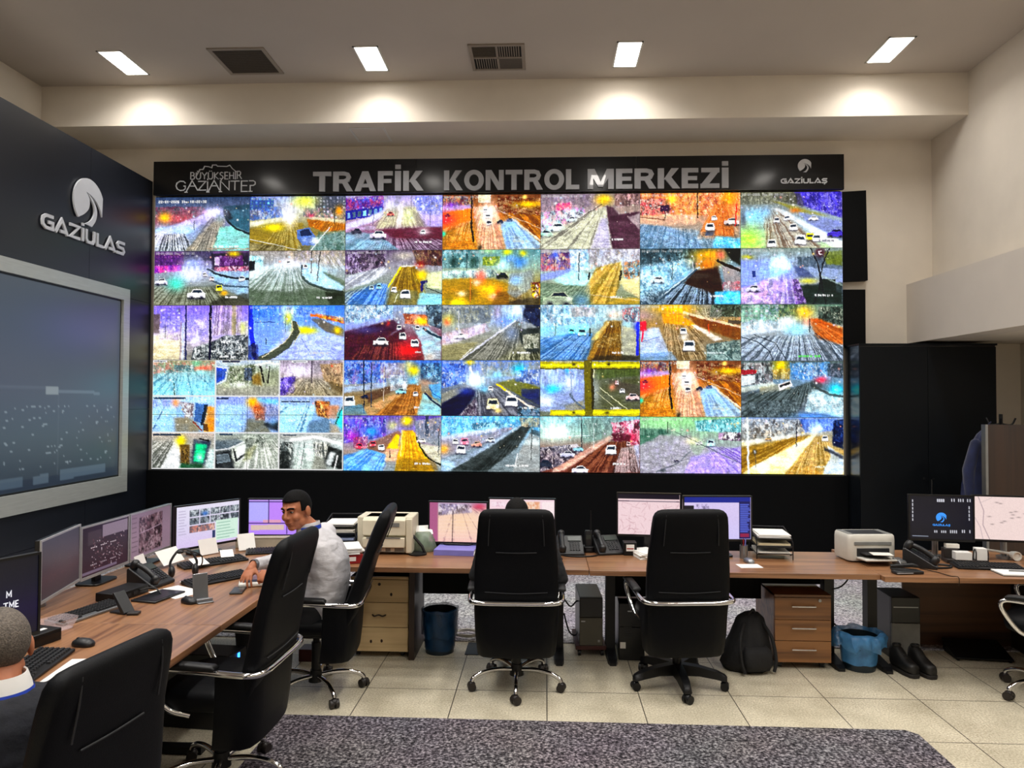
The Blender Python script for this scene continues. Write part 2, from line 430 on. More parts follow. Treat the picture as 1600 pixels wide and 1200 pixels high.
# ---------------------------------------------------------------- lettering
def ellipse(cx, cy, a, b, n=40): return [(cx + a * math.cos(2 * math.pi * i / n), cy + b * math.sin(2 * math.pi * i / n)) for i in range(n)]
BW = .26
BOLD = {   # width, strokes (points, weight), polygons, ring
    'T': (.84, [([(0, .89), (.84, .89)], .22), ([(.42, 0), (.42, .9)], BW)], []),
    'R': (.90, [([(.13, 0), (.13, 1)], BW), ([(.13, .9), (.5, .9), (.66, .85), (.72, .72), (.66, .57), (.5, .5), (.13, .5)], .2)], [[(.40, .45), (.66, .47), (.92, 0), (.62, 0)]]),
    'A': (.98, [], [[(0, 0), (.27, 0), (.62, 1), (.35, 1)], [(.98, 0), (.71, 0), (.36, 1), (.63, 1)], [(.2, .19), (.78, .19), (.72, .37), (.26, .37)]]),
    'F': (.68, [([(.13, 0), (.13, 1)], BW), ([(.2, .89), (.68, .89)], .22), ([(.2, .5), (.62, .5)], .2)], []),
    'İ': (.30, [([(.15, 0), (.15, 1)], .28)], [[(.02, 1.1), (.28, 1.1), (.28, 1.32), (.02, 1.32)]]),
    'K': (.92, [([(.13, 0), (.13, 1)], BW)], [[(.24, .44), (.57, 1), (.89, 1), (.5, .46)], [(.28, .5), (.5, .66), (.94, 0), (.62, 0)]]),
    'O': (.98, [('ring', .49, .5, .49, .52, .24, .3)], []),
    'N': (.90, [([(.12, 0), (.12, 1)], .24), ([(.78, 0), (.78, 1)], .24)], [[(.01, 1), (.29, 1), (.89, 0), (.61, 0)]]),
    'L': (.66, [([(.13, 0), (.13, 1)], BW), ([(.2, .11), (.66, .11)], .22)], []),
    'M': (1.12, [([(.12, 0), (.12, 1)], .24), ([(1.0, 0), (1.0, 1)], .24)], [[(.01, 1), (.3, 1), (.66, .1), (.46, .1)], [(1.11, 1), (.82, 1), (.46, .1), (.66, .1)]]),
    'E': (.70, [([(.13, 0), (.13, 1)], BW), ([(.2, .89), (.70, .89)], .22), ([(.2, .5), (.65, .5)], .2), ([(.2, .11), (.70, .11)], .22)], []),
    'Z': (.80, [([(.04, .89), (.80, .89)], .22), ([(0, .11), (.80, .11)], .22)], [[(.46, .82), (.78, .82), (.34, .18), (.02, .18)]]),
}
def ring(mb, cx, cy, a, b, ai, bi, y0, y1, n=36):
    for i in range(n):
        t0, t1 = 2 * math.pi * i / n, 2 * math.pi * (i + 1) / n
        mb.prism([(cx + a * math.cos(t0), cy + b * math.sin(t0)), (cx + a * math.cos(t1), cy + b * math.sin(t1)), (cx + ai * math.cos(t1), cy + bi * math.sin(t1)), (cx + ai * math.cos(t0), cy + bi * math.sin(t0))], y0, y1)
def bold_word(word, x0, x1, z0, h, y0, y1, gap=.09):
    tot = sum(BOLD[c][0] for c in word) + gap * (len(word) - 1)
    kx = (x1 - x0) / tot; out = []; x = 0
    for c in word:
        w_, st, po = BOLD[c]; g = MB()
        e = 0
        for s_ in st:
            e += 1e-4
            if s_[0] == 'ring': ring(g, *s_[1:], y0, y1)
            else: stroke(g, s_[0], s_[1], y0 + e, y1)
        for p_ in po:
            e += 1e-4; g.prism(p_, y0 + e, y1)
        g.v = [(x0 + (vx + x) * kx, vy, z0 + vz * h) for vx, vy, vz in g.v]
        out.append(g); x += w_ + gap
    return out
LINE = {   # single-line alphabets: width, strokes
    'G': (1.0, [[(1, .92), (.35, .92), (.1, .74), (.06, .5), (.1, .26), (.35, .08), (.96, .08), (.96, .5), (.55, .5)]]),
    'A': (1.12, [[(0, 0), (.56, .98), (1.12, 0)], [(.42, .17), (.95, .17)]]),
    'Z': (1.0, [[(0, .92), (.92, .92), (.08, .08), (1, .08)]]),
    'İ': (.16, [[(.08, 0), (.08, .98)], [(.08, 1.14), (.08, 1.34)]]),
    'U': (.95, [[(.06, 1), (.06, .3), (.2, .08), (.75, .08), (.89, .3), (.89, 1)]]),
    'L': (.72, [[(.07, 1), (.07, .08), (.72, .08)]]),
    'S': (.95, [[(.95, .92), (.25, .92), (.08, .74), (.22, .52), (.75, .5), (.88, .28), (.75, .08), (0, .08)]]),
    'Ş': (.95, [[(.95, .92), (.25, .92), (.08, .74), (.22, .52), (.75, .5), (.88, .28), (.75, .08), (0, .08)], [(.47, -.02), (.47, -.28)]]),
}
THIN = {
    'B': (.62, [[(.05, 0), (.05, 1), (.38, 1), (.5, .88), (.5, .65), (.36, .54), (.05, .54)], [(.36, .54), (.55, .42), (.57, .16), (.42, 0), (.05, 0)]]),
    'Ü': (.7, [[(.05, 1), (.05, .25), (.2, .02), (.5, .02), (.65, .25), (.65, 1)], [(.22, 1.12), (.22, 1.24)], [(.48, 1.12), (.48, 1.24)]]),
    'Y': (.7, [[(0, 1), (.35, .5), (.7, 1)], [(.35, .5), (.35, 0)]]),
    'K': (.62, [[(.05, 0), (.05, 1)], [(.58, 1), (.07, .48), (.62, 0)]]),
    'Ş': (.55, [[(.5, .9), (.3, 1), (.08, .86), (.1, .65), (.45, .42), (.5, .18), (.3, 0), (.04, .1)], [(.28, -.02), (.24, -.24)]]),
    'E': (.52, [[(.5, 1), (.05, 1), (.05, 0), (.52, 0)], [(.05, .5), (.44, .5)]]),
    'H': (.66, [[(.05, 0), (.05, 1)], [(.6, 0), (.6, 1)], [(.05, .5), (.6, .5)]]),
    'I': (.12, [[(.06, 0), (.06, 1.1)], [(-.02, 0), (.14, 0)], [(-.02, 1.1), (.14, 1.1)]]),
    'İ': (.14, [[(.07, -.15), (.07, .95)], [(.07, 1.08), (.07, 1.26)], [(-.03, -.15), (.2, -.15)]]),
    'R': (.64, [[(.05, 0), (.05, 1.12), (.36, 1.12), (.5, .95), (.48, .68), (.34, .55), (.05, .55)], [(.32, .55), (.64, 0)]]),
    'G': (.95, [[(.86, .78), (.7, .98), (.4, 1), (.14, .8), (.06, .5), (.16, .18), (.42, 0), (.72, .04), (.86, .2), (.86, .48), (.7, .48)]]),
    'A': (.86, [[(-.08, -.18), (.43, 1.05), (.9, .02)], [(.16, .47), (.75, .47)], [(-.2, -.18), (.05, -.18)]]),
    'Z': (.72, [[(.04, .96), (.68, .96), (.04, .03), (.72, .03)]]),
    'N': (.86, [[(.06, -.15), (.06, 1), (.8, .02), (.8, 1)], [(-.06, -.15), (.2, -.15)]]),
    'T': (.76, [[(0, .96), (.76, .96)], [(.38, .96), (.38, 0)]]),
    'e': (.66, [[(.66, .96), (.12, .96), (.12, -.15), (.66, -.15)], [(.12, .47), (.6, .47)]]),
    'P': (.62, [[(.06, .98), (.42, .98), (.58, .85), (.58, .62), (.42, .48), (.16, .48), (.16, -.15)], [(.02, -.15), (.34, -.15)]]),
}
def line_word(font, word, x0, x1, z0, h, wt, y0, y1, gap=.2):
    tot = sum(font[c][0] for c in word) + gap * (len(word) - 1)
    kx = (x1 - x0) / tot; x = 0; g = MB(); e = 0
    for c in word:
        for st in font[c][1]:
            e += 5e-5
            stroke(g, [(x0 + (a + x) * kx, z0 + b * h) for a, b in st], wt, y0 + e, y1)
        x += font[c][0] + gap
    return g
def arc(r_, a0, a1, n): return [(r_ * math.cos(R(a0 + (a1 - a0) * i / n)), r_ * math.sin(R(a0 + (a1 - a0) * i / n))) for i in range(n + 1)]
def smooth2(pts, k=5): return [(p.x, p.y) for p in catmull([(a, b, 0) for a, b in pts], k)]
EMB_A = arc(1, -133, -334.5, 44) + smooth2([(.9, -.43), (.75, -.1), (.45, .2), (.1, .36), (-.22, .43)])[1:] + smooth2([(-.22, .43), (.0, .16), (-.02, -.2), (-.3, -.5), (-.68, -.72)])[1:-1]
EMB_B = smooth2([(-.1, .40), (.3, .16), (.52, -.2), (.45, -.6), (.2, -.93)]) + smooth2([(-.25, -.9), (.1, -.7), (.32, -.4), (.33, -.1), (.2, .1), (-.1, .40)])[:-1]
def emblem(cx, cz, r_, y0, y1, kx=1):
    g = MB()
    for p_ in (EMB_A, EMB_B): g.prism([(cx + a * r_ * kx, cz + b * r_) for a, b in p_], y0, y1)
    return g

# ---------------------------------------------------------------- sign over the video wall
SY = 8.90
t = thing('sign_board', 'long glossy black sign board with large grey capital letters above the video wall', 'sign', (-.665, SY, 4.475))
OX, OZ = -.665, 4.475
def sp(g, name, m): g.v = [(x - OX, y - SY, z - OZ) for x, y, z in g.v]; return g.build(name, m, t, smooth=0)
g = MB()
for a, b in ((-4.905, -1.60), (-1.597, 1.10), (1.103, 3.578)): g.bb(a, b, SY, SY + .05, 4.475, 4.897)
sp(g, 'board', 'black_gloss')
for wd_, a, b in (('TRAFİK', -2.874, -1.50), ('KONTROL', -1.245, .41), ('MERKEZİ', .51, 2.206)):
    for g in bold_word(wd_, a, b, 4.497, .245, SY - .022, SY): sp(g, 'letter', 'letter_silver')
g = line_word(THIN, 'BÜYÜKŞEHIR', -4.43, -3.78, 4.668, .085, .009, SY - .012, SY, .14)
sp(g, 'small_lettering', 'letter_white')
g = line_word(THIN, 'GAZİANTeP', -4.62, -3.60, 4.527, .118, .0115, SY - .012, SY, .05)
sp(g, 'large_lettering', 'letter_white')
g = MB(); stroke(g, [(-4.36, 4.70), (-4.33, 4.755), (-4.31, 4.79), (-4.27, 4.79), (-4.25, 4.83), (-4.20, 4.825), (-4.16, 4.81), (-4.15, 4.845), (-4.10, 4.845), (-4.09, 4.83), (-3.97, 4.825), (-3.93, 4.84), (-3.90, 4.80), (-3.87, 4.775), (-3.84, 4.755)], .009, SY - .012, SY)
sp(g, 'skyline', 'letter_white')
sp(emblem(3.113, 4.757, .082, SY - .012, SY), 'emblem', 'letter_white')
sp(line_word(LINE, 'GAZİULAŞ', 2.83, 3.375, 4.548, .056, .0135, SY - .012, SY, .2), 'small_lettering', 'letter_white')

# ---------------------------------------------------------------- emblem and letters on the left wall
t = thing('wall_lettering', 'raised white letters and round emblem fixed to the black left wall', 'sign', (-4.9425, 7.62, 3.5), R(90))
g = line_word(LINE, 'GAZİULAS', -.71, .70, .10, .145, .032, -.03, -.012, .22)
g.build('lettering', 'letter_white', t, smooth=0)
emblem(.02, .53, .262, -.03, -.012).build('emblem', 'letter_white', t, smooth=0)
for x, z in ((-.6, .13), (-.3, .13), (.3, .13), (.6, .13), (-.12, .55)): MB().cyl((x, -.012, z), (x, 0, z), .008, n=6).build('standoff', 'black_matte', t)
# ---------------------------------------------------------------- pictures on the screens (colour grids painted with numpy)
FONT = {k: v for k, v in zip('0123456789-:Thu', ['757557', '26223', '71747', '71717', '55711', '74717', '74757', '71111', '75757', '75717', '00700', '02020', '72222', '44755', '00557'])}
FONT['0'] = '75557'; FONT['2'] = '71747'; FONT['1'] = '26222'
class Paint:
    def __init__(s, nu=16, nv=9, k=14, seed=0):
        s.k = k; s.nW, s.nH = int(nu * k), int(nv * k)
        s.U, s.V = np.meshgrid(np.linspace(0, nu, s.nW + 1), np.linspace(0, nv, s.nH + 1))
        s.im = np.zeros((s.nH + 1, s.nW + 1, 3)); s.rng = np.random.RandomState(seed)
        s.u, s.v = s.U, s.V; s.post = []
    def sub(s, x0, y0, w, h):     # paint a 16 x 9 picture into a cell
        s.u = (s.U - x0) / w * 16; s.v = (s.V - y0) / h * 9
        s.cell = (s.u >= 0) & (s.u <= 16) & (s.v >= 0) & (s.v <= 9)
    cell = None; late = False
    def c(s, h):
        if len(h) == 3: h = ''.join(x * 2 for x in h)
        return np.array([int(h[i:i + 2], 16) / 255 for i in (0, 2, 4)])
    def mix(s, col, a):
        if s.cell is not None: a = a * s.cell
        s.im += (col - s.im) * a[..., None]
    def mask(s, pts):
        m = np.zeros(s.u.shape, bool); n = len(pts) // 2
        for i in range(n):
            x0, y0 = pts[2 * i], pts[2 * i + 1]; j = (i + 1) % n; x1, y1 = pts[2 * j], pts[2 * j + 1]
            if y0 == y1: continue
            cnd = ((y0 > s.v) != (y1 > s.v)) & (s.u < (x1 - x0) * (s.v - y0) / (y1 - y0) + x0); m ^= cnd
        return m.astype(float)
    def blur(s, m, r):
        for _ in range(r):
            p = np.pad(m, 1, mode='edge'); m = (p[:-2, 1:-1] + p[2:, 1:-1] + p[1:-1, :-2] + p[1:-1, 2:] + 2 * p[1:-1, 1:-1]) / 6
        return m
    def G(s, *cs):
        t = np.clip(s.v / 9, 0, 1) * (len(cs) - 1); i = np.minimum(t.astype(int), len(cs) - 2); f = (t - i)[..., None]
        arr = np.array([s.c(x) for x in cs]); s.mix(arr[i] * (1 - f) + arr[i + 1] * f, np.ones(s.u.shape))
    def P(s, col, pts, a=1, soft=0):
        s.mix(s.c(col), s.blur(s.mask(pts), soft + (4 if soft else 0)) * a * (1 if not soft else .75 + .5 * np.clip(s.vn(1.5, .8), .2, .7)))
    def B(s, col, x, y, rx, ry, a=1):
        s.mix(s.c(col), a * np.exp(-((s.u - x) / rx) ** 2 - ((s.v - y) / ry) ** 2))
    def L(s, col, w, pts, a=1):
        d = np.full(s.u.shape, 9e9)
        for i in range(len(pts) // 2 - 1):
            x0, y0, x1, y1 = pts[2 * i:2 * i + 4]; dx, dy = x1 - x0, y1 - y0; l2 = dx * dx + dy * dy + 1e-9
            t = np.clip(((s.u - x0) * dx + (s.v - y0) * dy) / l2, 0, 1); d = np.minimum(d, np.hypot(s.u - x0 - t * dx, s.v - y0 - t * dy))
        s.mix(s.c(col), a * np.clip((w / 2 - d) * s.k * .9 + .5, 0, 1))
    def F(s, cd, cl, vx, vy, n, pts, a=.6, soft=2, lo=.32, hi=.68, bend=0):
        th0 = np.arctan2(s.v - vy, (s.u - vx)) / math.pi; q = 0
        for k, w in ((2.2, .6), (5.0, .4)):
            th = th0 * n * k; r_ = s.rng.rand(int(4 * n * k) + 8); i = np.floor(th).astype(int) % len(r_); f = th - np.floor(th); q = q + w * (r_[i] * (1 - f) + r_[(i + 1) % len(r_)] * f)
        q = q + .22 * (s.vn(1.2, .5) - .5) + .16 * (s.vn(.4, .25) - .5)
        q = np.clip((q - lo - .04) / (hi - lo - .08), 0, 1)[..., None]
        s.mix(s.c(cd) * (1 - q) + s.c(cl) * q, s.blur(s.mask(pts), soft + 2) * a * .72)
    def vn(s, sx, sy, k=211):     # smooth value noise
        y, x = (s.v + 40) / sy + s.rng.rand() * 50, (s.u + 40) / sx + s.rng.rand() * 50; r_ = s.rng.rand(k + 1, k + 1)
        iy, ix = np.floor(y).astype(int) % k, np.floor(x).astype(int) % k; fy, fx = y - np.floor(y), x - np.floor(x)
        fy, fx = fy * fy * (3 - 2 * fy), fx * fx * (3 - 2 * fx)
        return (r_[iy, ix] * (1 - fx) + r_[iy, ix + 1] * fx) * (1 - fy) + (r_[iy + 1, ix] * (1 - fx) + r_[iy + 1, ix + 1] * fx) * fy
    def N(s, cols, size, pts, a=.7, soft=2, ax=.7):     # mottling between several colours
        acc = 0; tot = 0
        for c_ in cols:
            q = .42 * s.vn(size * 2.4 * ax, size * 2.2) + .33 * s.vn(size * .9 * ax, size * .9) + .25 * s.vn(size * .35, size * .45)
            q = (q + .02) ** 11; tot = tot + q; acc = acc + q[..., None] * s.c(c_)
        s.mix(acc / tot[..., None], s.blur(s.mask(pts), soft) * a)
    def W(s, c1, c2, nx, ny, q, a=.8):   # facade of windows on a parallelogram: origin, along, down
        x0, y0, ax, ay, bx, by = q; det = ax * by - ay * bx
        p = ((s.u - x0) * by - (s.v - y0) * bx) / det; r_ = ((s.v - y0) * ax - (s.u - x0) * ay) / det
        m = ((p >= 0) & (p < 1) & (r_ >= 0) & (r_ < 1)).astype(float)
        fx, fy = (p * nx) % 1, (r_ * ny) % 1; win = ((fx > .3) & (fx < .85) & (fy > .25) & (fy < .8))[..., None]
        br = s.rng.rand(64, 64)[np.clip((r_ * ny).astype(int), 0, 63), np.clip((p * nx).astype(int), 0, 63)][..., None]
        s.mix(np.where(win, s.c(c2) * (.45 + .75 * br), s.c(c1)), m * a)
    def C(s, col, x, y, z, lean=.25, wd='123'):
        w = z * .42; h = z * .42
        s.P('223', [x - w * 1.05, y + h * .5, x + w * 1.05, y + h * .5, x + w * 1.1, y + h * .95, x - w * 1.1, y + h * .95], .7, 1)
        s.P(col, [x - w * (1 - lean), y - h, x + w * (1 - lean), y - h, x + w, y - h * .1, x + w, y + h * .7, x - w, y + h * .7, x - w, y - h * .1])
        s.P(wd, [x - w * .62, y - h * .72, x + w * .62, y - h * .72, x + w * .8, y - h * .12, x - w * .8, y - h * .12])
        s.B('fff', x - w * .7, y + h * .35, w * .25, h * .22, .8); s.B('fff', x + w * .7, y + h * .35, w * .25, h * .22, .8)
    def X(s, col, x, y, z, d=1):      # car seen from the side
        w = z * .6; h = z * .26
        s.P('223', [x - w, y + h, x + w, y + h, x + w, y + h * 1.5, x - w, y + h * 1.5], .7, 1)
        s.P(col, [x - w, y - h * .1, x - w * .6, y - h * .2, x - w * .3, y - h, x + w * .5, y - h, x + w * .8, y - h * .1, x + w, y, x + w, y + h, x - w, y + h])
        s.P('123', [x - w * .48, y - h * .2, x - w * .25, y - h * .8, x + w * .45, y - h * .8, x + w * .65, y - h * .2])
        s.B('112', x - w * .55, y + h, w * .18, h * .35); s.B('112', x + w * .55, y + h, w * .18, h * .35)
    def T(s, txt='22-01-2026 Thu 18:22:30', x=.3, y=.2, a=.6, col='fff', w_=None):
        w = w_ or 1 / s.k
        for ch in txt:
            rows = FONT.get(ch)
            if rows:
                for i, q in enumerate(rows):
                    for j in range(3):
                        if int(q) >> (2 - j) & 1:
                            s.mix(s.c(col), a * ((np.abs(s.u - x - j * w) < w * .55) & (np.abs(s.v - y - i * w) < w * .55)))
            x += 4 * w
    def K(s, x, y, n=18, col='fff', h=.36):      # unreadable caption: a run of blurred strokes
        w = .0714 * 1.5
        g = s.rng.rand(n + 1, 3)
        for i in range(n):
            if g[i, 0] < .13: continue
            for j in range(2):
                if g[i, 1 + j] > .15: s.mix(s.c(col), .9 * ((np.abs(s.u - x - (i * 2.2 + j) * w) < w * .55) & (np.abs(s.v - y - h / 2 + (g[i, 2 - j] - .5) * .1) < h * (.3 + .2 * g[i, 1 + j]))))
    def run(s, ops):
        for o in ops:
            if o[0] in 'TK' and not s.late: s.post.append(o)
            else: getattr(s, o[0])(*o[1:])
    def finish(s, noise=.05, con=1.08, feed=True):
        im = s.im.copy(); s.cell = None; s.u, s.v = s.U, s.V
        if feed:      # compression wobble, grain of the night camera and glow round the lights
            H, W = im.shape[:2]; yy, xx = np.mgrid[0:H, 0:W]; k = s.k
            dx = (s.vn(.55, .4) - .5) * .16 * k + (s.vn(.2, .2) - .5) * .07 * k; dy = (s.vn(.5, .45) - .5) * .14 * k + (s.vn(.2, .2) - .5) * .07 * k
            im = im[np.clip(np.rint(yy + dy).astype(int), 0, H - 1), np.clip(np.rint(xx + dx).astype(int), 0, W - 1)]
            t = np.clip(s.V / s.V.max() * 2 - .5, 0, 1)
            d = (1 - t) * (.6 * s.vn(.22, .8) + .4 * s.vn(.3, .2)) + t * (.5 * s.vn(.8, .22) + .5 * s.vn(.2, .14)); d = (d - .5)[..., None]
            im = im * (1 + .42 * d) + .04 * d
            g = np.clip(im - .72, 0, 1)
            for _ in range(2): g = np.stack([s.blur(g[..., q], 9) for q in range(3)], -1)
            im = im + 1.3 * g
            for _ in range(int(15 * s.nW / 224)):      # street lamps, headlights, windows far off
                q = ('fff6e0', 'ffffff', 'ffd890', 'c8e8ff', 'ffb0a0', 'e8d8ff')[s.rng.randint(6)]; x, y, r_ = s.rng.uniform(0, s.U.max()), s.rng.uniform(.06, .46) * s.V.max(), s.rng.uniform(.06, .2)
                m_ = np.exp(-((s.U - x) / r_) ** 2 - ((s.V - y) / r_) ** 2)[..., None]; im = im + (s.c(q) * 1.1 - im) * m_ * s.rng.uniform(.5, 1)
            sp = (s.rng.rand(H, W) > .9988) * (s.V < s.V.max() * .62); im = im + s.blur(sp.astype(float), 1)[..., None] * np.array([1.5, 1.4, 1.2])
        n = s.rng.rand(*im.shape[:2]); n = (n - .5) * noise * 2
        im = im + (n + n * .6)[..., None] * (.35 + im.mean(-1, keepdims=True))
        if feed:
            b = np.stack([s.blur(im[..., q], 3) for q in range(3)], -1); im = im + .6 * (im - b)
        g = im.mean(-1, keepdims=True); im = g + (im - g) * 1.2
        s.im = np.clip((im - .5) * con + .5, 0, 1); s.late = True; s.run(s.post)
        return s.im
ALL = [0, 0, 16, 0, 16, 9, 0, 9]
BOT = [0, 4, 16, 4, 16, 9, 0, 9]
F00 = [('G', '3a4a68', '8a8fb0', '9fb0b5'), ('N', ['723', '412', '945', 'b67', '555'], .3, [0, 1.6, 8, 1.6, 9, 2.6, 0, 5.5], .6, 3), ('B', 'e66', 4, 3.6, 3, 1, .5), ('B', 'fd3', 1.6, 3.4, .9, .8, 1), ('B', 'cef', 1, 5.6, 1.5, 1, .8),
    ('P', 'd8d4f0', [10.5, 2.2, 11, 3, 3, 7.2, 0, 8, 0, 5.8], .75, 5), ('B', 'cbe8ff', 5, 5.6, 2.4, 1, .7), ('F', '111', 'e8e8f4', 3, 2, 70, [0, 6.3, 5, 6, 7, 9, 0, 9], .9),
    ('P', '9a9684', [10, 4, 11.6, 4, 10.5, 9, 5, 9], .8, 3), ('F', '4a4440', 'dccfc0', 10.5, 2.3, 60, [9.5, 3.2, 12, 3.6, 11, 9, 5.5, 9], .65, 3), ('P', '3c6478', [11.4, 1.8, 16, 1.4, 16, 6, 13, 4.8], 1, 1), ('P', '2c4a5c', [11.4, 1.6, 16, 1.2, 16, 2, 11.6, 2.4], 1, 1),
    ('P', '9ad4cc', [11, 5, 13.4, 4.8, 16, 6.2, 16, 9, 9.8, 9], .85, 2), ('L', '1c2a30', .35, [11.8, 3.2, 12.6, 4.4, 14, 5.4, 16, 6.2]), ('P', '141c24', [11.5, 2.1, 12.6, 2.3, 13.2, 3.6, 12.5, 3.9, 11.6, 3], 1, 1), ('B', 'e4dcff', 9.8, 2.6, 2.2, .9, .9), ('B', 'fff', 10, 2.5, 1, .5, .9), ('B', '9aa', 11, 3.6, .8, .8, .7), ('L', '346', .15, [6.6, 4, 6.6, 5.4]), ('L', '234', .12, [10.6, 5.8, 10.4, 7.6]),
    ('P', 'a98', [9, 8.5, 16, 8.6, 16, 8.8, 9, 8.7]), ('T', '22-01-2026 Thu 18:22:30', .6, .55, .95, 'fff', .0893), ('K', 10, 8.1, 18)]
F01 = [('G', '8f9fc8', 'b8b8a0', '8a7c40', '6c6a50'), ('W', '2a4a9a', '6ad', 6, 4, (0, 0, 4, .3, 0, 2.3)), ('N', ['36c', '8ac', '24a', 'ccd', '557'], .3, [0, 2.2, 5, 1.6, 6, 3.4, 0, 4], .7), ('W', '3a3e4a', '889', 9, 5, (11, 0, 5, 0, 0, 2.8)), ('N', ['444', '888', 'a97', 'c9a', '345'], .3, [9, 2, 16, 2, 16, 4, 9, 3.4], .7),
    ('B', 'dde', 6.6, 2, 2, 1.8, .8), ('B', 'ee6', 9.3, .7, 2, 1.1, .85), ('P', 'e4e4d8', [0, 4.2, 6, 3.4, 6, 4, 0, 5], .8, 2), ('P', '98822e', [0, 5.4, 6, 4.4, 9, 4.4, 8, 9, 0, 9], .8, 3), ('F', '6a5a20', 'e0d8a0', 6.5, 2.5, 44, [5, 4, 8, 4, 9, 9, 2, 9], .5), ('B', 'fff', 6.6, 4, 1, 1.3, .85), ('B', 'f0e800', 4, 5.2, 1.5, .55, 1),
    ('P', 'b26a10', [9.6, 3.8, 16, 4.4, 16, 6, 12, 5.8, 10, 5], .9, 2), ('F', '6a3a08', 'f4b050', 16, 1, 60, [9.6, 3.8, 16, 4.4, 16, 6, 12, 5.8], .5), ('P', 'dcd8c8', [10, 3.3, 16, 4, 16, 4.6, 10, 3.8], .7, 1), ('B', 'ffb020', 14.9, 2.4, .6, .7, 1), ('L', '222', .12, [14.2, 2, 14.2, 4.6]), ('B', 'd36', 10.3, 3.2, .6, .3, .7),
    ('P', '7a9a9a', [11, 6.6, 16, 5.8, 16, 9, 10, 9], .8, 2), ('N', ['466', '8aa', 'bcc', '243'], .35, [11.5, 6, 16, 5.6, 16, 9, 11, 9], .5), ('P', '5a78b0', [8, 5.6, 10, 5.2, 11, 6.6, 11, 8.2, 9, 8.2, 8, 7]), ('P', '1c2c50', [8.4, 5.7, 9.9, 5.4, 10.6, 6.4, 8.6, 6.7]), ('B', 'fff', 10.9, 7.4, .8, .6, .9), ('B', 'cdf', 9.2, 7.3, .5, .4, .8),
    ('L', 'd8d8c8', .12, [0, 7.1, 8.5, 8.9]), ('L', 'eee', .14, [10.3, 9, 13.4, 5.2]), ('F', '222', 'aaa', 8, 4, 70, [0, 7.6, 6, 8.4, 6, 9, 0, 9], .6), ('T',)]
F02 = [('G', 'a8a0c0', 'c0b8c8', '8a5a78', '7a6a80'), ('W', '7a3a98', 'a8c', 10, 5, (0, .3, 6.3, -.3, 0, 2)), ('N', ['b3407a', '4030a0', 'c46', '86c', '306', '46d'], .35, [0, .4, 6.3, 0, 6.3, 1.6, 0, 2.6], .65), ('W', '2a2a90', '9cf', 7, 1, (0, 2.5, 6.2, -.9, 0, 1.6), .95), ('W', '7080d0', 'ddf', 6, 3, (11.5, .2, 4.5, 0, .2, 2.4), .7), ('N', ['56b', 'aac', '88c', 'eef'], .4, [11, .6, 16, 0, 16, 3.4, 12, 3.4], .55),
    ('P', 'd8d8f0', [0, 4.6, 3.6, 3.6, 6.6, 2.2, 7, 3, 4, 4.6, 0, 5.6], .9, 2), ('P', 'c8c0ec', [11.6, 3, 16, 3.4, 16, 5.6, 13, 5.2], .85, 2), ('P', 'c2bfa8', [7, 1.6, 11.6, 2, 13, 5, 5, 5.4], .85, 3), ('F', '6a5a58', 'e8e8d0', 9.3, .2, 60, [7, 2, 11.5, 2, 14, 5.4, 4, 5.6], .6), ('B', 'e8f0c8', 10.5, 3.4, 1, 1.6, .8), ('P', 'e0d8d8', [9, 1, 9.6, 1, 9.2, 5.4, 8.2, 5.4], .85, 1),
    ('B', 'd8d8e8', 8, 1.6, 1.6, 1, .7), ('P', '5a1c30', [5.5, 5.6, 16, 5.2, 16, 7.4, 9, 7.6], .85, 5), ('F', '3a1c34', 'd0b8d0', 8, 4, 90, [6, 7, 16, 7.2, 16, 9, 6, 9], .8), ('P', '8ac8d8', [0, 6, 5, 6.2, 9, 9, 0, 9], .65, 5), ('F', '4a6a80', 'd8e8f0', 8, 4, 50, [0, 6, 5, 6.4, 8, 9, 0, 9], .45), ('P', 'cfc6e0', [0, 5.2, 5, 5, 5, 5.6, 0, 6], .6, 3), ('X', 'e4dcec', 5.4, 6.4, 2.3), ('X', '445', 1.8, 5.8, 1.5), ('B', 'fff', 13, 6, 1, .6, .8), ('C', 'eee', 12.8, 6.1, 1), ('X', 'b66', 7.4, 3, 1.1), ('L', '446', .08, [4.6, 3, 4.6, 5]), ('L', '446', .08, [14, 3, 14, 4.8]), ('T',), ('K', 11.5, 7.55, 12)]
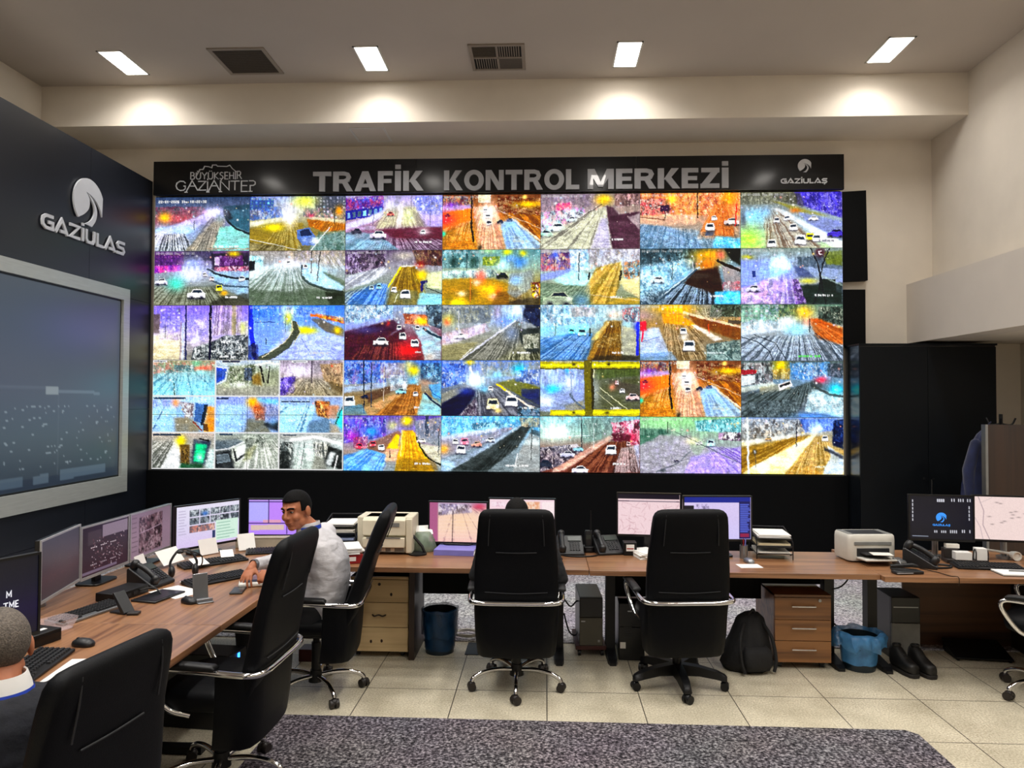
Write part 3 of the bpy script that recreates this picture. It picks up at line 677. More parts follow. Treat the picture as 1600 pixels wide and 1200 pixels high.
F03 = [('G', '7a4a30', 'b87030', 'b88030', 'a88850'), ('N', ['346', '99b', 'c86', '524', 'dd9'], .35, [0, .2, 5, .2, 5, 2, 0, 2.6], .7), ('P', 'c8b8e8', [0, 1.8, 4.6, 1.6, 4.6, 2.4, 0, 3], .8, 2), ('B', '84c', 1.4, 1.6, 1.2, .4, .8), ('P', 'f09020', [0, 3, 4.6, 2.2, 4.6, 4.2, 0, 6.2], .9, 4), ('B', 'e83850', .4, 4, 1.7, 1.2, .9), ('X', '824', .8, 3.3, .9),
    ('P', 'c88a20', [0, 6.4, 4.6, 4.6, 6, 9, 0, 9], 1, 2), ('F', '8a5a10', 'fff0c8', 6, -4, 90, [0, 5.6, 4.8, 4, 5, 7.4, 0, 7.8], .6), ('N', ['c82', 'a60', 'ec6', '850'], .3, [0, 6.8, 5, 6.4, 6, 9, 0, 9], .5), ('P', 'd8b8a0', [5, 2, 9, 2, 10, 9, 6.4, 9], .8, 3), ('F', '8a5a48', 'ffe8d8', 7.3, -1, 70, [5, 2, 9, 2, 10.4, 9, 5.6, 9], .5), ('P', 'd8d0b8', [5.8, 0, 7.8, 0, 7.8, 1.3, 5.8, 1.3]), ('B', 'fff', 7.4, 3, 1.3, 2, .9),
    ('P', '96560c', [9.6, 3, 16, 3, 16, 7, 12, 5], .9, 3), ('F', '5a2c08', 'f0b040', 8, -2, 60, [9.6, 3, 16, 2.6, 16, 7.4, 11, 4.6], .6), ('N', ['4a1808', 'a86', '722', 'dca', '310'], .3, [9, .2, 16, .6, 16, 3.4, 9, 3], .7, 1, 2), ('B', 'f8d800', 14, 1.6, 2, .5, 1), ('B', 'fe8', 13.4, .4, .4, .3), ('P', 'a8c8e8', [9.4, 4.6, 11.8, 4, 16, 8, 16, 9, 10.4, 9], .9, 3), ('F', '688098', 'e0f0ff', 9.6, 2, 50, [9.6, 5, 12, 4.4, 16, 8, 16, 9, 11, 9], .5),
    ('L', 'e8d8c0', .25, [11.4, 4, 16, 7.6]), ('L', 'e8d8c0', .15, [9, 2.6, 16, 5.6], .6), ('C', 'e8d8d8', 7.4, 3.6, 1), ('C', 'e8d8e8', 7, 2.6, .8), ('C', 'ecc', 7.6, 4.7, 1), ('X', '223', 9.4, 4.4, 1), ('B', 'bdf', 11, 4.7, 1, .6, .9), ('X', '568', 11, 4.1, .9), ('L', '100', .22, [4.75, 0, 4.7, 4.6]), ('L', '100', .34, [4.7, 4.6, 5, 7.6]), ('B', '2cb', .1, 6.4, .4, .4, .9), ('B', '141008', 6.1, 8.7, .4, .4, .8), ('T',), ('K', 11.5, 7.5, 10, 'cdd')]
F04 = [('G', '8a7c86', 'b8a8a8', 'b8b8ac', 'a8aca4'), ('N', ['a89aa4', '7a6a7c', 'c8a8b8', '98a'], .4, [0, .6, 9, 0, 9, 2, 0, 3], .6), ('N', ['e46a8a', 'fcc', 'b38'], .3, [2.4, 1.6, 5, 1.4, 5, 2.6, 2.4, 2.8], .8), ('B', 'f4d820', 10.2, 1, 1.3, .9, .95), ('N', ['4a3438', '6a4a48', '8a6860', 'caa'], .35, [12, 0, 16, 0, 16, 2.4, 12, 2], .8),
    ('N', ['e8f0f4', 'a8d0d8', '556', 'c8c', 'ecc'], .45, [0, 3, 7, 2.2, 7.4, 3.6, 0, 7], .8), ('X', 'ddeef2', 2.6, 5.4, 2.4), ('X', 'cde', 5, 4.1, 1.5), ('X', 'b8dcd0', .8, 6.4, 2), ('P', 'b8b8ac', [8.6, 2.6, 10.8, 2, 11.6, 9, 0, 9, 0, 8], .9, 3), ('F', '504a44', 'd8d8c8', 10.4, 1.4, 40, [8, 2.8, 10.8, 2, 11.4, 9, 0, 9, 0, 7], .7, 3, .15, .4), ('P', 'c0bcd0', [9.8, 4, 10.8, 4, 11.3, 9, 8, 9], .8, 2),
    ('P', '4a2a3c', [10.5, 2, 11.6, 2.2, 12.6, 3.4, 16, 2.8, 16, 9, 11.6, 9], 1, 2), ('N', ['4a2a3c', '6a4458', '5a3a48'], .3, [11.4, 5, 16, 4, 16, 9, 12, 9], .5), ('P', 'a8948c', [11.8, 2.4, 16, 1.8, 16, 2.9, 13, 3.3], .9, 2), ('P', 'b8a8ac', [14, 3.8, 16, 3.2, 16, 6], .9, 1), ('L', '322', .1, [6, 4.2, 10, 1.7]), ('T',), ('K', 11.5, 7.3, 8)]
F05 = [('G', 'c08060', 'd8a880', 'a09890', '6a90a0'), ('N', ['f0c060', 'c87850', 'ffe0c0', '8a3a30', 'e8a060'], .3, [0, 0, 16, 0, 16, 3.6, 0, 3.8], .75), ('N', ['2a1a28', 'f8e8e8', 'e8a0a0', 'c46'], .3, [0, 1, 5, .8, 5, 3.4, 0, 3.6], .7), ('F', 'a86020', 'ffd890', 8, 3, 60, [5, 0, 10, 0, 10, 3.6, 5, 3.4], .5), ('B', 'f8c020', 14.2, .8, 1.2, 1.2, .9), ('B', 'f8d840', 5, 1, .9, .8, .8),
    ('P', 'e0c8b0', [0, 3.6, 9, 3.4, 9, 5, 0, 5.4], .7, 3), ('P', 'd07830', [12, 1.8, 14.6, 1.8, 15, 7, 9, 7.4], .85, 4), ('F', '8a4818', 'f8c080', 13, .4, 60, [11.5, 2, 15, 2, 16, 7.4, 9, 7.6], .5), ('P', '6a98c0', [0, 5, 4, 5.4, 9, 7, 10, 9, 0, 9], .75, 8), ('F', '345a78', 'd0e4f4', 6, -2, 110, [0, 5, 9, 6, 12, 9, 0, 9], .6, 4), ('N', ['456', '9bc', '678', 'cde'], .25, [0, 6, 12, 6.4, 12, 9, 0, 9], .4), ('P', '80d0e8', [12, 7, 16, 7.4, 16, 9, 11.5, 9], .8, 3), ('N', ['eff', '5bd', '39b'], .25, [12, 7.2, 16, 7.4, 16, 9, 12, 9], .5),
    ('C', 'f4f4f4', 11.2, 5.6, 1.7), ('P', '445068', [10.5, 6.2, 11.9, 6.2, 11.6, 7, 10.3, 7], .9, 1), ('C', 'f0e8e0', 11.8, 4.1, 1), ('X', 'e8dcd8', 14.6, 4.6, 2), ('L', '201018', .22, [9.2, 0, 9.2, 4]), ('L', 'c03020', .22, [15.4, 2, 15.2, 5.4]), ('P', '3a1c40', [3.2, 2, 4.6, 2, 4.6, 3, 3.2, 3]), ('L', '101', .14, [4, 3, 4, 4]), ('L', '6a4030', .2, [0, 3.9, 4, 4.3], .8), ('T',)]
F06 = [('G', '7a7a68', '9aa8b0', 'a8b8c0', 'c0d0b0'), ('N', ['5a5a50', '8a8a70', '443', 'aa9'], .35, [0, 0, 9, 0, 9, 2, 0, 2], .6), ('P', '4a3cb0', [8.5, 0, 16, 0, 16, 4.2, 9, 2], .85, 4), ('N', ['3024a0', '8a80e0', '20186a', 'b8b0f0', '5a4cd0'], .3, [9, .2, 16, 0, 16, 4.2, 10, 2.2], .7), ('N', ['444', '666', '332'], .35, [5, .2, 9.5, .2, 10, 2.4, 6, 1.4], .6), ('P', '9a9430', [4.6, 1.2, 9, 2.4, 14, 4, 9, 3.2], .7, 3), ('B', 'd08030', 8.6, 3, .9, .4, .9),
    ('P', '8a94c0', [9, 3.2, 16, 4.8, 16, 8, 11, 5.4], .85, 3), ('P', 'a8a49c', [3.6, 2.6, 6, 2.4, 13, 9, 4, 9], .9, 3), ('F', '5a3a28', 'd0ccc0', 4.2, 1.6, 50, [3.4, 3, 6, 3, 12.6, 9, 4, 9], .75), ('B', 'a8dcf4', 2, 3.8, 2, 1.2, .8), ('B', 'c0f060', 1.2, 7.6, 2.2, 2, .9), ('P', 'e8ecf0', [5, 2.6, 6, 2.5, 16, 8, 16, 9, 14.4, 9, 9, 5], .85, 2), ('B', '9ac8e8', 4, 3.2, 1, .8, .7),
    ('C', 'f0e4e8', 5.7, 4.6, 1.1), ('C', 'eef', 7.3, 4.2, 1.1), ('C', 'f4f4f4', 8.3, 5.7, 1.5), ('C', 'f0f4f8', 9.4, 7.8, 2.1), ('C', 'f4d800', 10.9, 7.3, 1.6), ('C', 'fff', 12, 7.5, 1.6), ('C', 'e8e8e4', 4.9, 8.3, 1.7), ('X', 'eef', 11.5, 4.2, 1.3), ('X', '5040b8', 15, 6.6, 2.2), ('B', '2a2a40', .4, 4.2, .4, 1.4, .6), ('T',), ('K', 12.4, 7.7, 10, '889')]
F10 = [('G', '6a4a80', '9aa0b8', '8a9490', '6a6a58'), ('N', ['4a2a6a', '6a3a88', '3a2050', '857'], .3, [0, .5, 5, .4, 5, 2.4, 0, 2.5], .8), ('W', '4a1c6a', '84a', 9, 3, (0, .6, 4.6, 0, 0, 1.8), .5), ('P', 'c83aa0', [0, 2.5, 4.6, 2.3, 4.6, 3.2, 0, 3.6], .9, 1), ('N', ['e050b8', '6a48d0', 'f8c', '309'], .3, [0, 2.4, 4.6, 2.2, 4.6, 3.2, 0, 3.6], .6), ('N', ['3a3c58', '556', '223'], .35, [5, 0, 10, 0, 10, 1.6, 5, 1.6], .7),
    ('P', '2a2438', [9.6, .4, 16, .2, 16, 3.2, 9.8, 3.2], .95, 1), ('P', '5a2a6a', [10.3, .8, 15, .7, 15, 2.4, 10.3, 2.5]), ('N', ['b888d0', '5a2a6a', '3a1848'], .3, [11, 1, 14.6, 1, 14.6, 2.3, 11, 2.3], .7), ('P', 'e8e0f0', [10.2, 1, 11, 1, 11, 2.4, 10.2, 2.4], .8), ('N', ['e080a0', 'f8e0f0', '903050', '403'], .35, [10.2, 2.6, 16, 2.5, 16, 3.3, 10.2, 3.3], .85), ('B', 'f0d820', 13.4, .4, .9, .5, .95),
    ('P', 'a8c4d8', [9, 3.4, 16, 3.4, 16, 8, 11, 6], .85, 3), ('L', '182028', .35, [9, 3, 10.5, 3.8, 13, 4.4, 16, 4.7]), ('L', '20303c', .3, [10, 5, 12, 5.8, 16, 6], .7), ('P', '5a6050', [3, 6, 11, 5.8, 13, 9, 2, 9], .7, 5), ('F', '40402c', 'c8ccb8', 6.5, 2, 60, [0, 6, 10, 6, 14, 9, 0, 9], .6, 3), ('B', 'eef0ff', 6.2, 3.8, 2.6, 1.4, .95), ('B', 'c0d0f8', 6.6, 1.8, 1.6, .9, .8), ('B', '60e0d0', 3.6, 5.4, 1.4, 1.1, .9),
    ('X', 'dde', 1.2, 5, 1.8), ('C', 'fdd', 8.6, 3.9, .8), ('C', 'ecc', 9.8, 4.6, .9), ('X', 'f0f0f4', 7.2, 7, 2.6), ('C', 'f0d010', 11, 6.2, 1.4), ('B', 'f4c020', 11.8, 7, .6, .4, .9), ('C', 'ccd8e8', 14.8, 4.6, 1.2), ('P', '2a2a20', [11.6, 7.6, 16, 7, 16, 9, 9, 9], .7, 4), ('T',), ('K', 11.6, 7.5, 11)]
F11 = [('G', '98908c', 'b8c4cc', '8a968c', '6a7464'), ('N', ['aaa08c', 'd8c8b0', '7a7468', 'c0b8c8'], .35, [6, 0, 16, 0, 16, 2.6, 6, 1.6], .6), ('F', '8a8878', 'f0f4ff', 9, -6, 90, [11, .6, 16, 1, 16, 3.4, 11, 2.4], .5), ('P', 'c8ecec', [0, .8, 2.3, .9, 2.3, 3.4, 0, 3.6], .85), ('N', ['468', 'dff', '9cc'], .3, [0, .8, 2.3, .9, 2.3, 1.8, 0, 1.8], .7), ('P', '141820', [0, 1.7, 1, 1.6, 1, 3.2, 0, 3.4]), ('B', 'e8e8f4', 7, 2.2, 2.6, 1, .8),
    ('P', 'dde8ec', [0, 3.4, 5, 2, 6, 2.4, 2, 4.4, 0, 4.6], .8, 2), ('F', '68786c', 'f0f8fc', 6.6, .4, 70, [3, 3, 8.6, 2.6, 10, 9, 0, 9, 0, 5], .7, 4), ('P', '4c5c48', [0, 6.4, 6, 6.8, 10, 6.2, 16, 7.2, 16, 9, 0, 9], .7, 8), ('P', 'c4dcf0', [8.6, 2.4, 11, 2, 16, 6, 15.6, 6.6, 12.6, 6.2, 9.6, 5.4, 8.8, 4], .95, 2), ('L', '243028', .4, [9, 4.4, 10, 5.4, 13, 6.5, 15.6, 6.8], .8), ('P', '20281c', [12.6, 6.8, 16, 6.8, 16, 9, 13.6, 9], .85, 4), ('P', '5a6a54', [12.4, 3.4, 16, 5, 16, 6, 12.4, 3.8], .8, 2),
    ('L', '182028', .13, [10.4, 0, 10.4, 3.6]), ('L', '101418', .16, [11.8, .2, 11.4, 5]), ('L', '202028', .2, [8.8, 2.4, 8.8, 4.2]), ('C', 'd8dce8', 9.4, 2.7, .9), ('C', 'e8d8d8', 6.6, 2, .8), ('T',), ('K', 11.4, 7.6, 11)]
F12 = [('G', '584868', 'a8a8b0', '88968c', '8a9488'), ('N', ['2a1c30', '584070', '8a6a98', 'c8b8d8', '100c18'], .4, [0, .4, 6.6, 0, 6.6, 3, 0, 4], .8), ('N', ['141018', '443848', '989'], .3, [2.4, .2, 6.4, 0, 6.6, 3, 3, 3.4], .6), ('P', 'd8dce4', [0, 4.4, 6.4, 2.6, 7.4, 3.4, 4, 5.4, 0, 6.6], .85, 2), ('F', '445', 'fff', 9, 0, 60, [0, 4.4, 6.4, 2.6, 7.4, 3.4, 0, 6.6], .5), ('P', '4a90e0', [.4, 8.6, 1.6, 7, 5.4, 5.6, 7, 5.6, 6.8, 9, .4, 9], .85, 3), ('F', '20407a', 'c8e4ff', 9, 1, 70, [0, 7, 5.5, 5.4, 7.4, 5.4, 7, 9, 0, 9], .6),
    ('N', ['3a1820', '5a2c28', '2a1014', '864'], .35, [11, 0, 16, 0, 16, 2.6, 12, 2.4], .85), ('B', 'dcd8c8', 9.8, .9, 2, .8, .8), ('P', '8a6a10', [9.4, 2.6, 11.6, 2.6, 13, 6, 12, 9, 7, 9, 7.6, 6], .95, 2), ('F', '4a3808', 'e8c860', 10.3, .6, 50, [9, 2.8, 11.8, 2.6, 13.4, 7, 12, 9, 6.8, 9], .55), ('P', '6a7a70', [7, 6.6, 12, 6.6, 12.4, 9, 6.4, 9], .55, 5), ('L', 'f4e030', .3, [9.2, 2.8, 7.2, 6]), ('L', 'f0f0e0', .18, [9.4, 2.6, 12.4, 2.6]), ('B', 'f4d800', 12.6, 4.2, 1, .8, 1), ('B', 'c02818', 12.4, 2.4, .8, .6, .7),
    ('P', 'dce0c0', [13.4, 4, 16, 3.4, 16, 6.6, 13.6, 6.2], .9, 2), ('P', '1c2060', [12.5, 5.2, 13.6, 4.9, 13.6, 5.4, 12.9, 5.6, 12.9, 6.8, 12.5, 6.8]), ('L', '1a2420', .14, [13.4, 6.2, 16, 7.2]), ('P', 'a8dcec', [12.4, 7, 16, 7.3, 16, 9, 11.8, 9], .85, 2), ('C', '9cf', 5.6, 6, 1.1), ('C', 'bdf', 4.4, 6.2, .9), ('C', 'f4ecec', 8.1, 6.6, 1.1), ('C', 'f8fcff', 10, 7.3, 1.9), ('L', 'ffc', .12, [8.8, 7.2, 8.2, 8.6]), ('T',)]
F13 = [('G', '6aa0a8', 'a0b4a8', 'a89040', '806820'), ('N', ['3a6a70', '80b0b8', 'a8d0d8', '24484c'], .4, [0, 0, 6, 0, 6, 3, 0, 3], .7), ('B', '143430', 1.8, 2, .7, 1, .9), ('B', '18382c', 5, 2, .7, .9, .8), ('N', ['8a9a20', '4a6a20', 'c8c840'], .3, [6.6, 1.2, 9.4, 1, 9.4, 2.6, 6.6, 2.6], .8), ('L', '1c3038', .12, [4, .4, 4, 3.4]), ('B', 'f0e820', 10.6, .4, .7, .5, 1), ('B', 'f0e020', 13.2, .6, .6, .5, 1), ('B', 'c0d8a8', 7.6, .2, 1.4, .5, .8), ('B', '5098e0', 12.6, 2, 1.1, 1, .85), ('B', 'd8f0f8', 9.8, 2.6, 1.2, .8, .9), ('B', '7ab0e0', 11, 1.4, .8, .6, .8),
    ('P', 'd8ece8', [0, 3.4, 8, 3.2, 8, 4.4, 0, 4.8], .8, 2), ('N', ['246', 'fff', '9bb'], .35, [0, 3.5, 9, 3.3, 9, 4.6, 0, 4.6], .5), ('P', 'b08818', [0, 5, 4, 4.6, 9, 5, 12, 6, 12, 9, 0, 9], .9, 6), ('B', 'f0e010', 2.4, 8.6, 2.6, .8, .95), ('B', 'f0dc00', 7.6, 6.6, 1.8, 1, .85), ('B', '3a2800', 4.6, 7.4, .8, 1, .6), ('B', '4a3808', 1, 8.2, .7, .8, .5), ('B', 'f07860', 6.3, 4.4, .8, .9, .9), ('B', 'f8e8e8', 5.6, 5.4, .7, .5, .8), ('B', 'f8f0e0', 3.2, 7.2, .8, .5, .95), ('B', 'f8c8a8', 8.4, 7.6, .9, .6, .95), ('B', 'e87830', 9.2, 6.8, .6, .6, .7), ('P', '603808', [9, 7, 13, 6.4, 13, 9, 8, 9], .6, 6),
    ('P', 'a0acb0', [11, 4, 14.6, 3.4, 15, 6, 12, 8, 10.6, 7], .7, 5), ('F', '606870', 'e0ecf4', 13, 1, 40, [11, 4, 15, 3.4, 16, 9, 11, 9], .4), ('B', 'a8d0f8', 12, 5, 1, .8, .8), ('X', '142018', 9.8, 4.2, 1.6), ('L', 'd88830', .14, [4.6, 4.6, 4.6, 8.6]), ('N', ['2a1810', 'f4e8e0', 'f0d000', '802020'], .4, [14.4, 5.4, 16, 5.2, 16, 8, 14.8, 8], .9), ('P', '1a1410', [12, 8.2, 16, 7.6, 16, 9, 10, 9], .6, 4), ('T',)]
F14 = [('G', 'a098a0', 'b8c8c8', '9aa490', '78805c'), ('N', ['4850a8', '8a60b0', 'd8c8a0', 'c87878', '304'], .35, [0, .6, 5, .4, 5, 3.4, 0, 3.6], .75), ('B', '6a90f8', 2.4, .9, .5, .7, .9), ('N', ['f0e8d8', 'c8a', 'd44'], .3, [0, 2.6, 3, 2.4, 3, 3.4, 0, 3.6], .6), ('P', '98a8d8', [0, 4, 6, 2.8, 6, 3.8, 0, 5.2], .8, 2), ('P', 'c8ecf4', [2, 5, 5, 3.6, 9, 4.2, 7, 6, 4, 5.8], .9, 2), ('N', ['fff', 'a8d4e8', '6a98b8', 'dde8f0'], .25, [4.6, 0, 7.6, 0, 7.8, 3.4, 5, 3.6], .7), ('L', '203038', .16, [6.2, .6, 6.2, 5]), ('N', ['e8e8f0', 'b0a8b0', 'c8d0e0', '8a8078'], .3, [8, 0, 16, 0, 16, 2.6, 8, 3], .7),
    ('P', 'b89c38', [9, 3, 13, 2, 13, 4, 12, 8, 16, 8, 16, 9, 8, 9, 8, 5], .85, 4), ('F', '6a5410', 'f0d888', 13.4, 0, 50, [9, 3, 13, 2, 13.4, 5, 11, 9, 6, 9, 8, 5], .6), ('P', '60785c', [0, 5.4, 7, 6, 8, 9, 0, 9], .7, 5), ('F', '385048', 'c8d8cc', 10, 2, 60, [0, 5.6, 8, 6, 8, 9, 0, 9], .45), ('B', '70a0c8', 6.6, 8.4, 1.3, 1, .8), ('P', 'ece0b8', [13, 5, 16, 4, 16, 8, 13.4, 6.6], .85, 2), ('N', ['f4f4f0', 'e0a060', 'c05828', '3a3028', '60a8c8'], .4, [13.4, 2.2, 16, 1.8, 16, 4.8, 13.4, 5], .75), ('L', '101010', .3, [13, 3.6, 12.8, 5]), ('L', '101418', .3, [7.9, 3.9, 7.8, 4.9]),
    ('X', 'a8b4a0', 2.8, 7.9, 4), ('B', 'fff', 4.6, 8, .5, .4, .7), ('L', 'd8d0b0', .14, [8, 7.4, 16, 8.4], .6), ('L', '222', .1, [2.2, 1.4, 2.2, 3.6]), ('T',), ('K', 11.3, 7.6, 8)]
F15 = [('G', '2c3a40', '98b8c8', '607888', '405060'), ('N', ['14242c', '3a5a68', '8ab0c0', '20343c'], .35, [0, 0, 9, 0, 9, 2, 0, 3], .7), ('P', 'a8d4e8', [0, 3, 8, 1.6, 9, 2.6, 6, 6, 0, 8], .8, 4), ('N', ['e8f8ff', '6a9ab0', '446070', 'a8d0e0', 'fff'], .35, [0, 2.6, 8, 1.6, 8.6, 3, 4, 6.4, 0, 8], .6), ('B', 'f0b810', 11, 1, 2.6, 1, .95), ('B', 'e89010', 10.8, 2.4, 2, .8, .9), ('B', 'e87878', 12.8, 1, .7, .7, .8), ('P', '281004', [8.6, 3.6, 12.4, 2.8, 13.4, 7.6, 10, 7, 7, 5.6], .95, 5), ('B', 'c87810', 10.4, 2.8, 1.3, .5, .8),
    ('F', '081018', 'c8e0f8', 10.4, 1.6, 70, [6, 5.4, 10, 6.6, 12.4, 7.6, 12, 9, 2, 9], .9, 2), ('L', 'd0e4f4', .2, [9.4, 3, 3, 8]), ('L', '304858', .25, [9, 3.4, 2.4, 9]), ('N', ['182830', 'c8e0ec', '506878'], .3, [0, 7, 4, 6, 4, 9, 0, 9], .6), ('P', 'a89c9c', [13, 2.8, 16, 3, 16, 6.6, 13.6, 6.4], .85, 2), ('N', ['c84858', 'e8a0b0', '7a5a68', 'ddd'], .3, [13, 5.4, 16, 5.2, 16, 7, 13.2, 7], .6), ('P', '0c1008', [13.4, 0, 16, 0, 16, 2.8, 14.6, 2], 1, 3), ('L', '20140c', .5, [12.4, 2, 14, 2.8, 16, 3.6]), ('P', '50d0f0', [12, 7, 16, 6.8, 16, 9, 12, 9], .85, 3), ('N', ['fff', '3ae', '9ef'], .25, [12, 7, 16, 7, 16, 9, 12, 9], .4),
    ('B', '202830', 8.6, 2.7, .3, .5, .9), ('L', 'e8f4ff', .1, [8.3, 2.2, 8.6, 3.6]), ('X', 'dceef4', 2.8, 5, 1.8), ('L', '182028', .12, [5.2, 2.4, 5.1, 5]), ('T',), ('K', 11.2, 7.5, 9)]
F16 = [('G', '8a9a94', 'a0b0d0', '98a0c0', '5a6468'), ('P', 'a0b4f0', [0, 2, 8, 1.8, 8, 5, 0, 7], .7, 8), ('N', ['2a3a48', '485868', '647484'], .3, [9, 1.4, 16, 1, 16, 3.4, 9, 3], .75), ('P', '707c28', [13, .6, 16, .4, 16, 2.8, 13.4, 2.6], .8, 3), ('B', 'c8c020', 1, 1.4, .9, .3, .8), ('P', '9aacc0', [9, 3, 16, 3.6, 16, 5.4, 11, 5], .7, 3), ('P', '3c4878', [8.4, 2.8, 10, 3.2, 12, 5, 9, 4.6], .8, 3), ('B', 'd0cc50', 10.6, 5.3, 1.5, .5, .9), ('P', '1e2c28', [9, 6, 16, 5.6, 16, 9, 9.6, 9], .95, 3), ('P', '182420', [12.4, 4.9, 15, 5, 15, 7.2, 12, 7]), ('L', 'b8c8c0', .3, [12.6, 4.4, 16, 6], .6),
    ('P', 'd8c8f0', [0, 7.4, 4, 5, 7, 4, 8, 9, 0, 9], .8, 4), ('N', ['fff', 'c8a8e0', '9080c8', 'f0c8d8', '668'], .5, [0, 6.4, 4, 5, 8, 5, 9, 9, 0, 9], .55), ('F', '705ab0', 'f4f0ff', 7, 2.4, 40, [6, 4, 8, 4, 9, 9, 6, 9], .6), ('N', ['3a2050', '7048a0', 'd0b0f0'], .3, [8, 5, 9, 5, 10.4, 9, 8.6, 9], .8), ('B', 'f0ffff', 6.2, 2.4, 1.6, 1.3, 1), ('B', 'c0e8ff', 5.8, 3.8, 1.6, 1, .7), ('P', '28407a', [1.8, 3.6, 2.4, 3.6, 2.4, 4.6, 1.8, 4.6]), ('X', 'dcd8f0', 2, 6.4, 1.8), ('P', 'c8b8e8', [5, 5.4, 7, 5.4, 7, 7, 5, 7], .8),
    ('L', '10141c', .22, [11, 0, 12.2, 2.6, 12.5, 4.4, 12.4, 6.4, 11.4, 9]), ('L', '10141c', .22, [14, 0, 12.9, 2.6, 12.6, 4.4, 12.8, 6.4, 13.4, 9]), ('B', '30101c', 12.5, .75, .75, .75, 1), ('B', '50182c', 12.5, .75, .5, .5, .9), ('L', 'f0d8e0', .16, [12.65, .45, 12.35, .55, 12.3, .85, 12.5, 1.05, 12.7, 1]), ('T',), ('K', 11.7, 7.4, 12)]
F20 = [('G', '9a80e0', 'b0a8e8', 'c8c0d0', '8a8a80'), ('P', 'e0d8c0', [0, 5, 5, 4.4, 5, 9, 0, 9], .8, 5), ('B', 'f0e8d0', 1.4, 6, 2, 1.8, .7), ('W', '6a60c0', 'ddf', 4, 6, (1.2, .4, 3.4, 0, 0, 3.6), .4), ('P', '5a4a40', [0, 1.4, 1.1, 1.4, 1.1, 4.6, 0, 4.6], .7, 2), ('N', ['e8e0f0', '8a78d0', 'b8b0f0', '6a6090', 'fff'], .4, [1, 2.6, 9, 2.2, 9, 6, 1, 5.6], .45), ('F', '6a5a50', 'f8e8f8', 13, -30, 260, [10, 0, 15, 0, 15, 4.6, 10, 5], .7), ('P', 'a8a060', [13.2, 0, 14, 0, 14, 5, 13.2, 5], .6, 1), ('P', 'c8c8b8', [14.8, 2.6, 16, 2.6, 16, 5, 14.8, 5], .7), ('B', 'd0d880', 15, 3.6, .6, .9, .6),
    ('N', ['101418', 'f0f4f4', '404850', 'a8b0b0', '20282c'], .28, [6.8, 7, 10, 6, 12, 5, 16, 4.8, 16, 9, 6.4, 9], .9, 2), ('B', 'eef', 7.2, 5.6, .8, .7, .8), ('L', '988898', .2, [4.6, 2.8, 4.6, 9]), ('L', 'c8d0e8', .3, [5, 3, 5, 9]), ('L', '2a3058', .3, [5.45, 0, 5.5, 9]), ('L', '10102c', .42, [9.6, 0, 9.6, 9]), ('L', '445', .1, [2, 3.4, 2, 5.4]), ('T', '18:22:30', 12, .3), ('K', 11.2, 8.3, 12)]
F21 = [('G', '4a88d8', '80a8e8', 'a8b8f0', '98a8e0'), ('N', ['3a70c0', '6098e0', '2a58a0', '8ab8f0'], .4, [0, 0, 6, 0, 6, 2, 0, 2], .5), ('P', 'c0c8f0', [5, 4, 16, 4.6, 16, 9, 3, 9], .8, 6), ('P', '88b0ec', [0, 3, 5, 2.4, 6, 5, 2, 9, 0, 9], .7, 5), ('B', 'f0f8ff', 6.6, .8, 1.3, .9, .9), ('N', ['e8f0ff', '4a68a0', 'c8d8f0'], .35, [6, .4, 13, .2, 13, 2, 6, 2], .45), ('B', 'f0e000', 9.4, 4.1, 2, .6, 1), ('B', 'f4e840', 6.6, 2.2, .8, 1, .8), ('P', '6a6458', [10.4, 2.2, 12, 2.2, 16, 4, 16, 5.2, 13, 4.4], .9, 2), ('B', 'f8d800', 14.9, 4.1, .6, .6, 1), ('L', 'e07818', .35, [10.4, 1.6, 13, 2, 15.6, 2.8]), ('N', ['f8c040', '382818', 'e86020'], .25, [11, 1.3, 16, 2, 16, 3, 12, 2.2], .6),
    ('L', '484c3c', .9, [7.6, 3, 8.2, 4.2, 7.6, 5.4]), ('L', '4a5044', 1.2, [7.8, 4.6, 6.4, 6.6, 4.4, 8, 2, 9]), ('L', 'd8d0b0', .14, [7.2, 2.4, 7.4, 4.2, 6.2, 6, 2.4, 8.6]), ('L', 'c8c490', .12, [8, 2.8, 8.7, 4.4, 7.6, 6.4]), ('L', '2838c8', .8, [.2, 0, .5, 5, .9, 7]), ('L', '101850', .7, [.8, 6.6, 1.2, 9]), ('N', ['101440', '2030a0', '446'], .3, [0, 6.6, 1.6, 6.4, 1.8, 9, 0, 9], .7), ('L', '182040', .2, [2.9, 5.6, 3, 6.4]), ('L', '284878', .12, [1, 2.8, 4.4, 2.7]), ('L', '445a98', .08, [8.8, 5.4, 10.4, 8]), ('F', '8088c8', 'e0e4ff', 9, 4, 40, [8, 6, 16, 6, 16, 9, 7, 9], .3), ('L', '446', .1, [6.2, 1.6, 6.2, 4.4]), ('T',), ('K', 10.4, 7.7, 13, 'dde')]
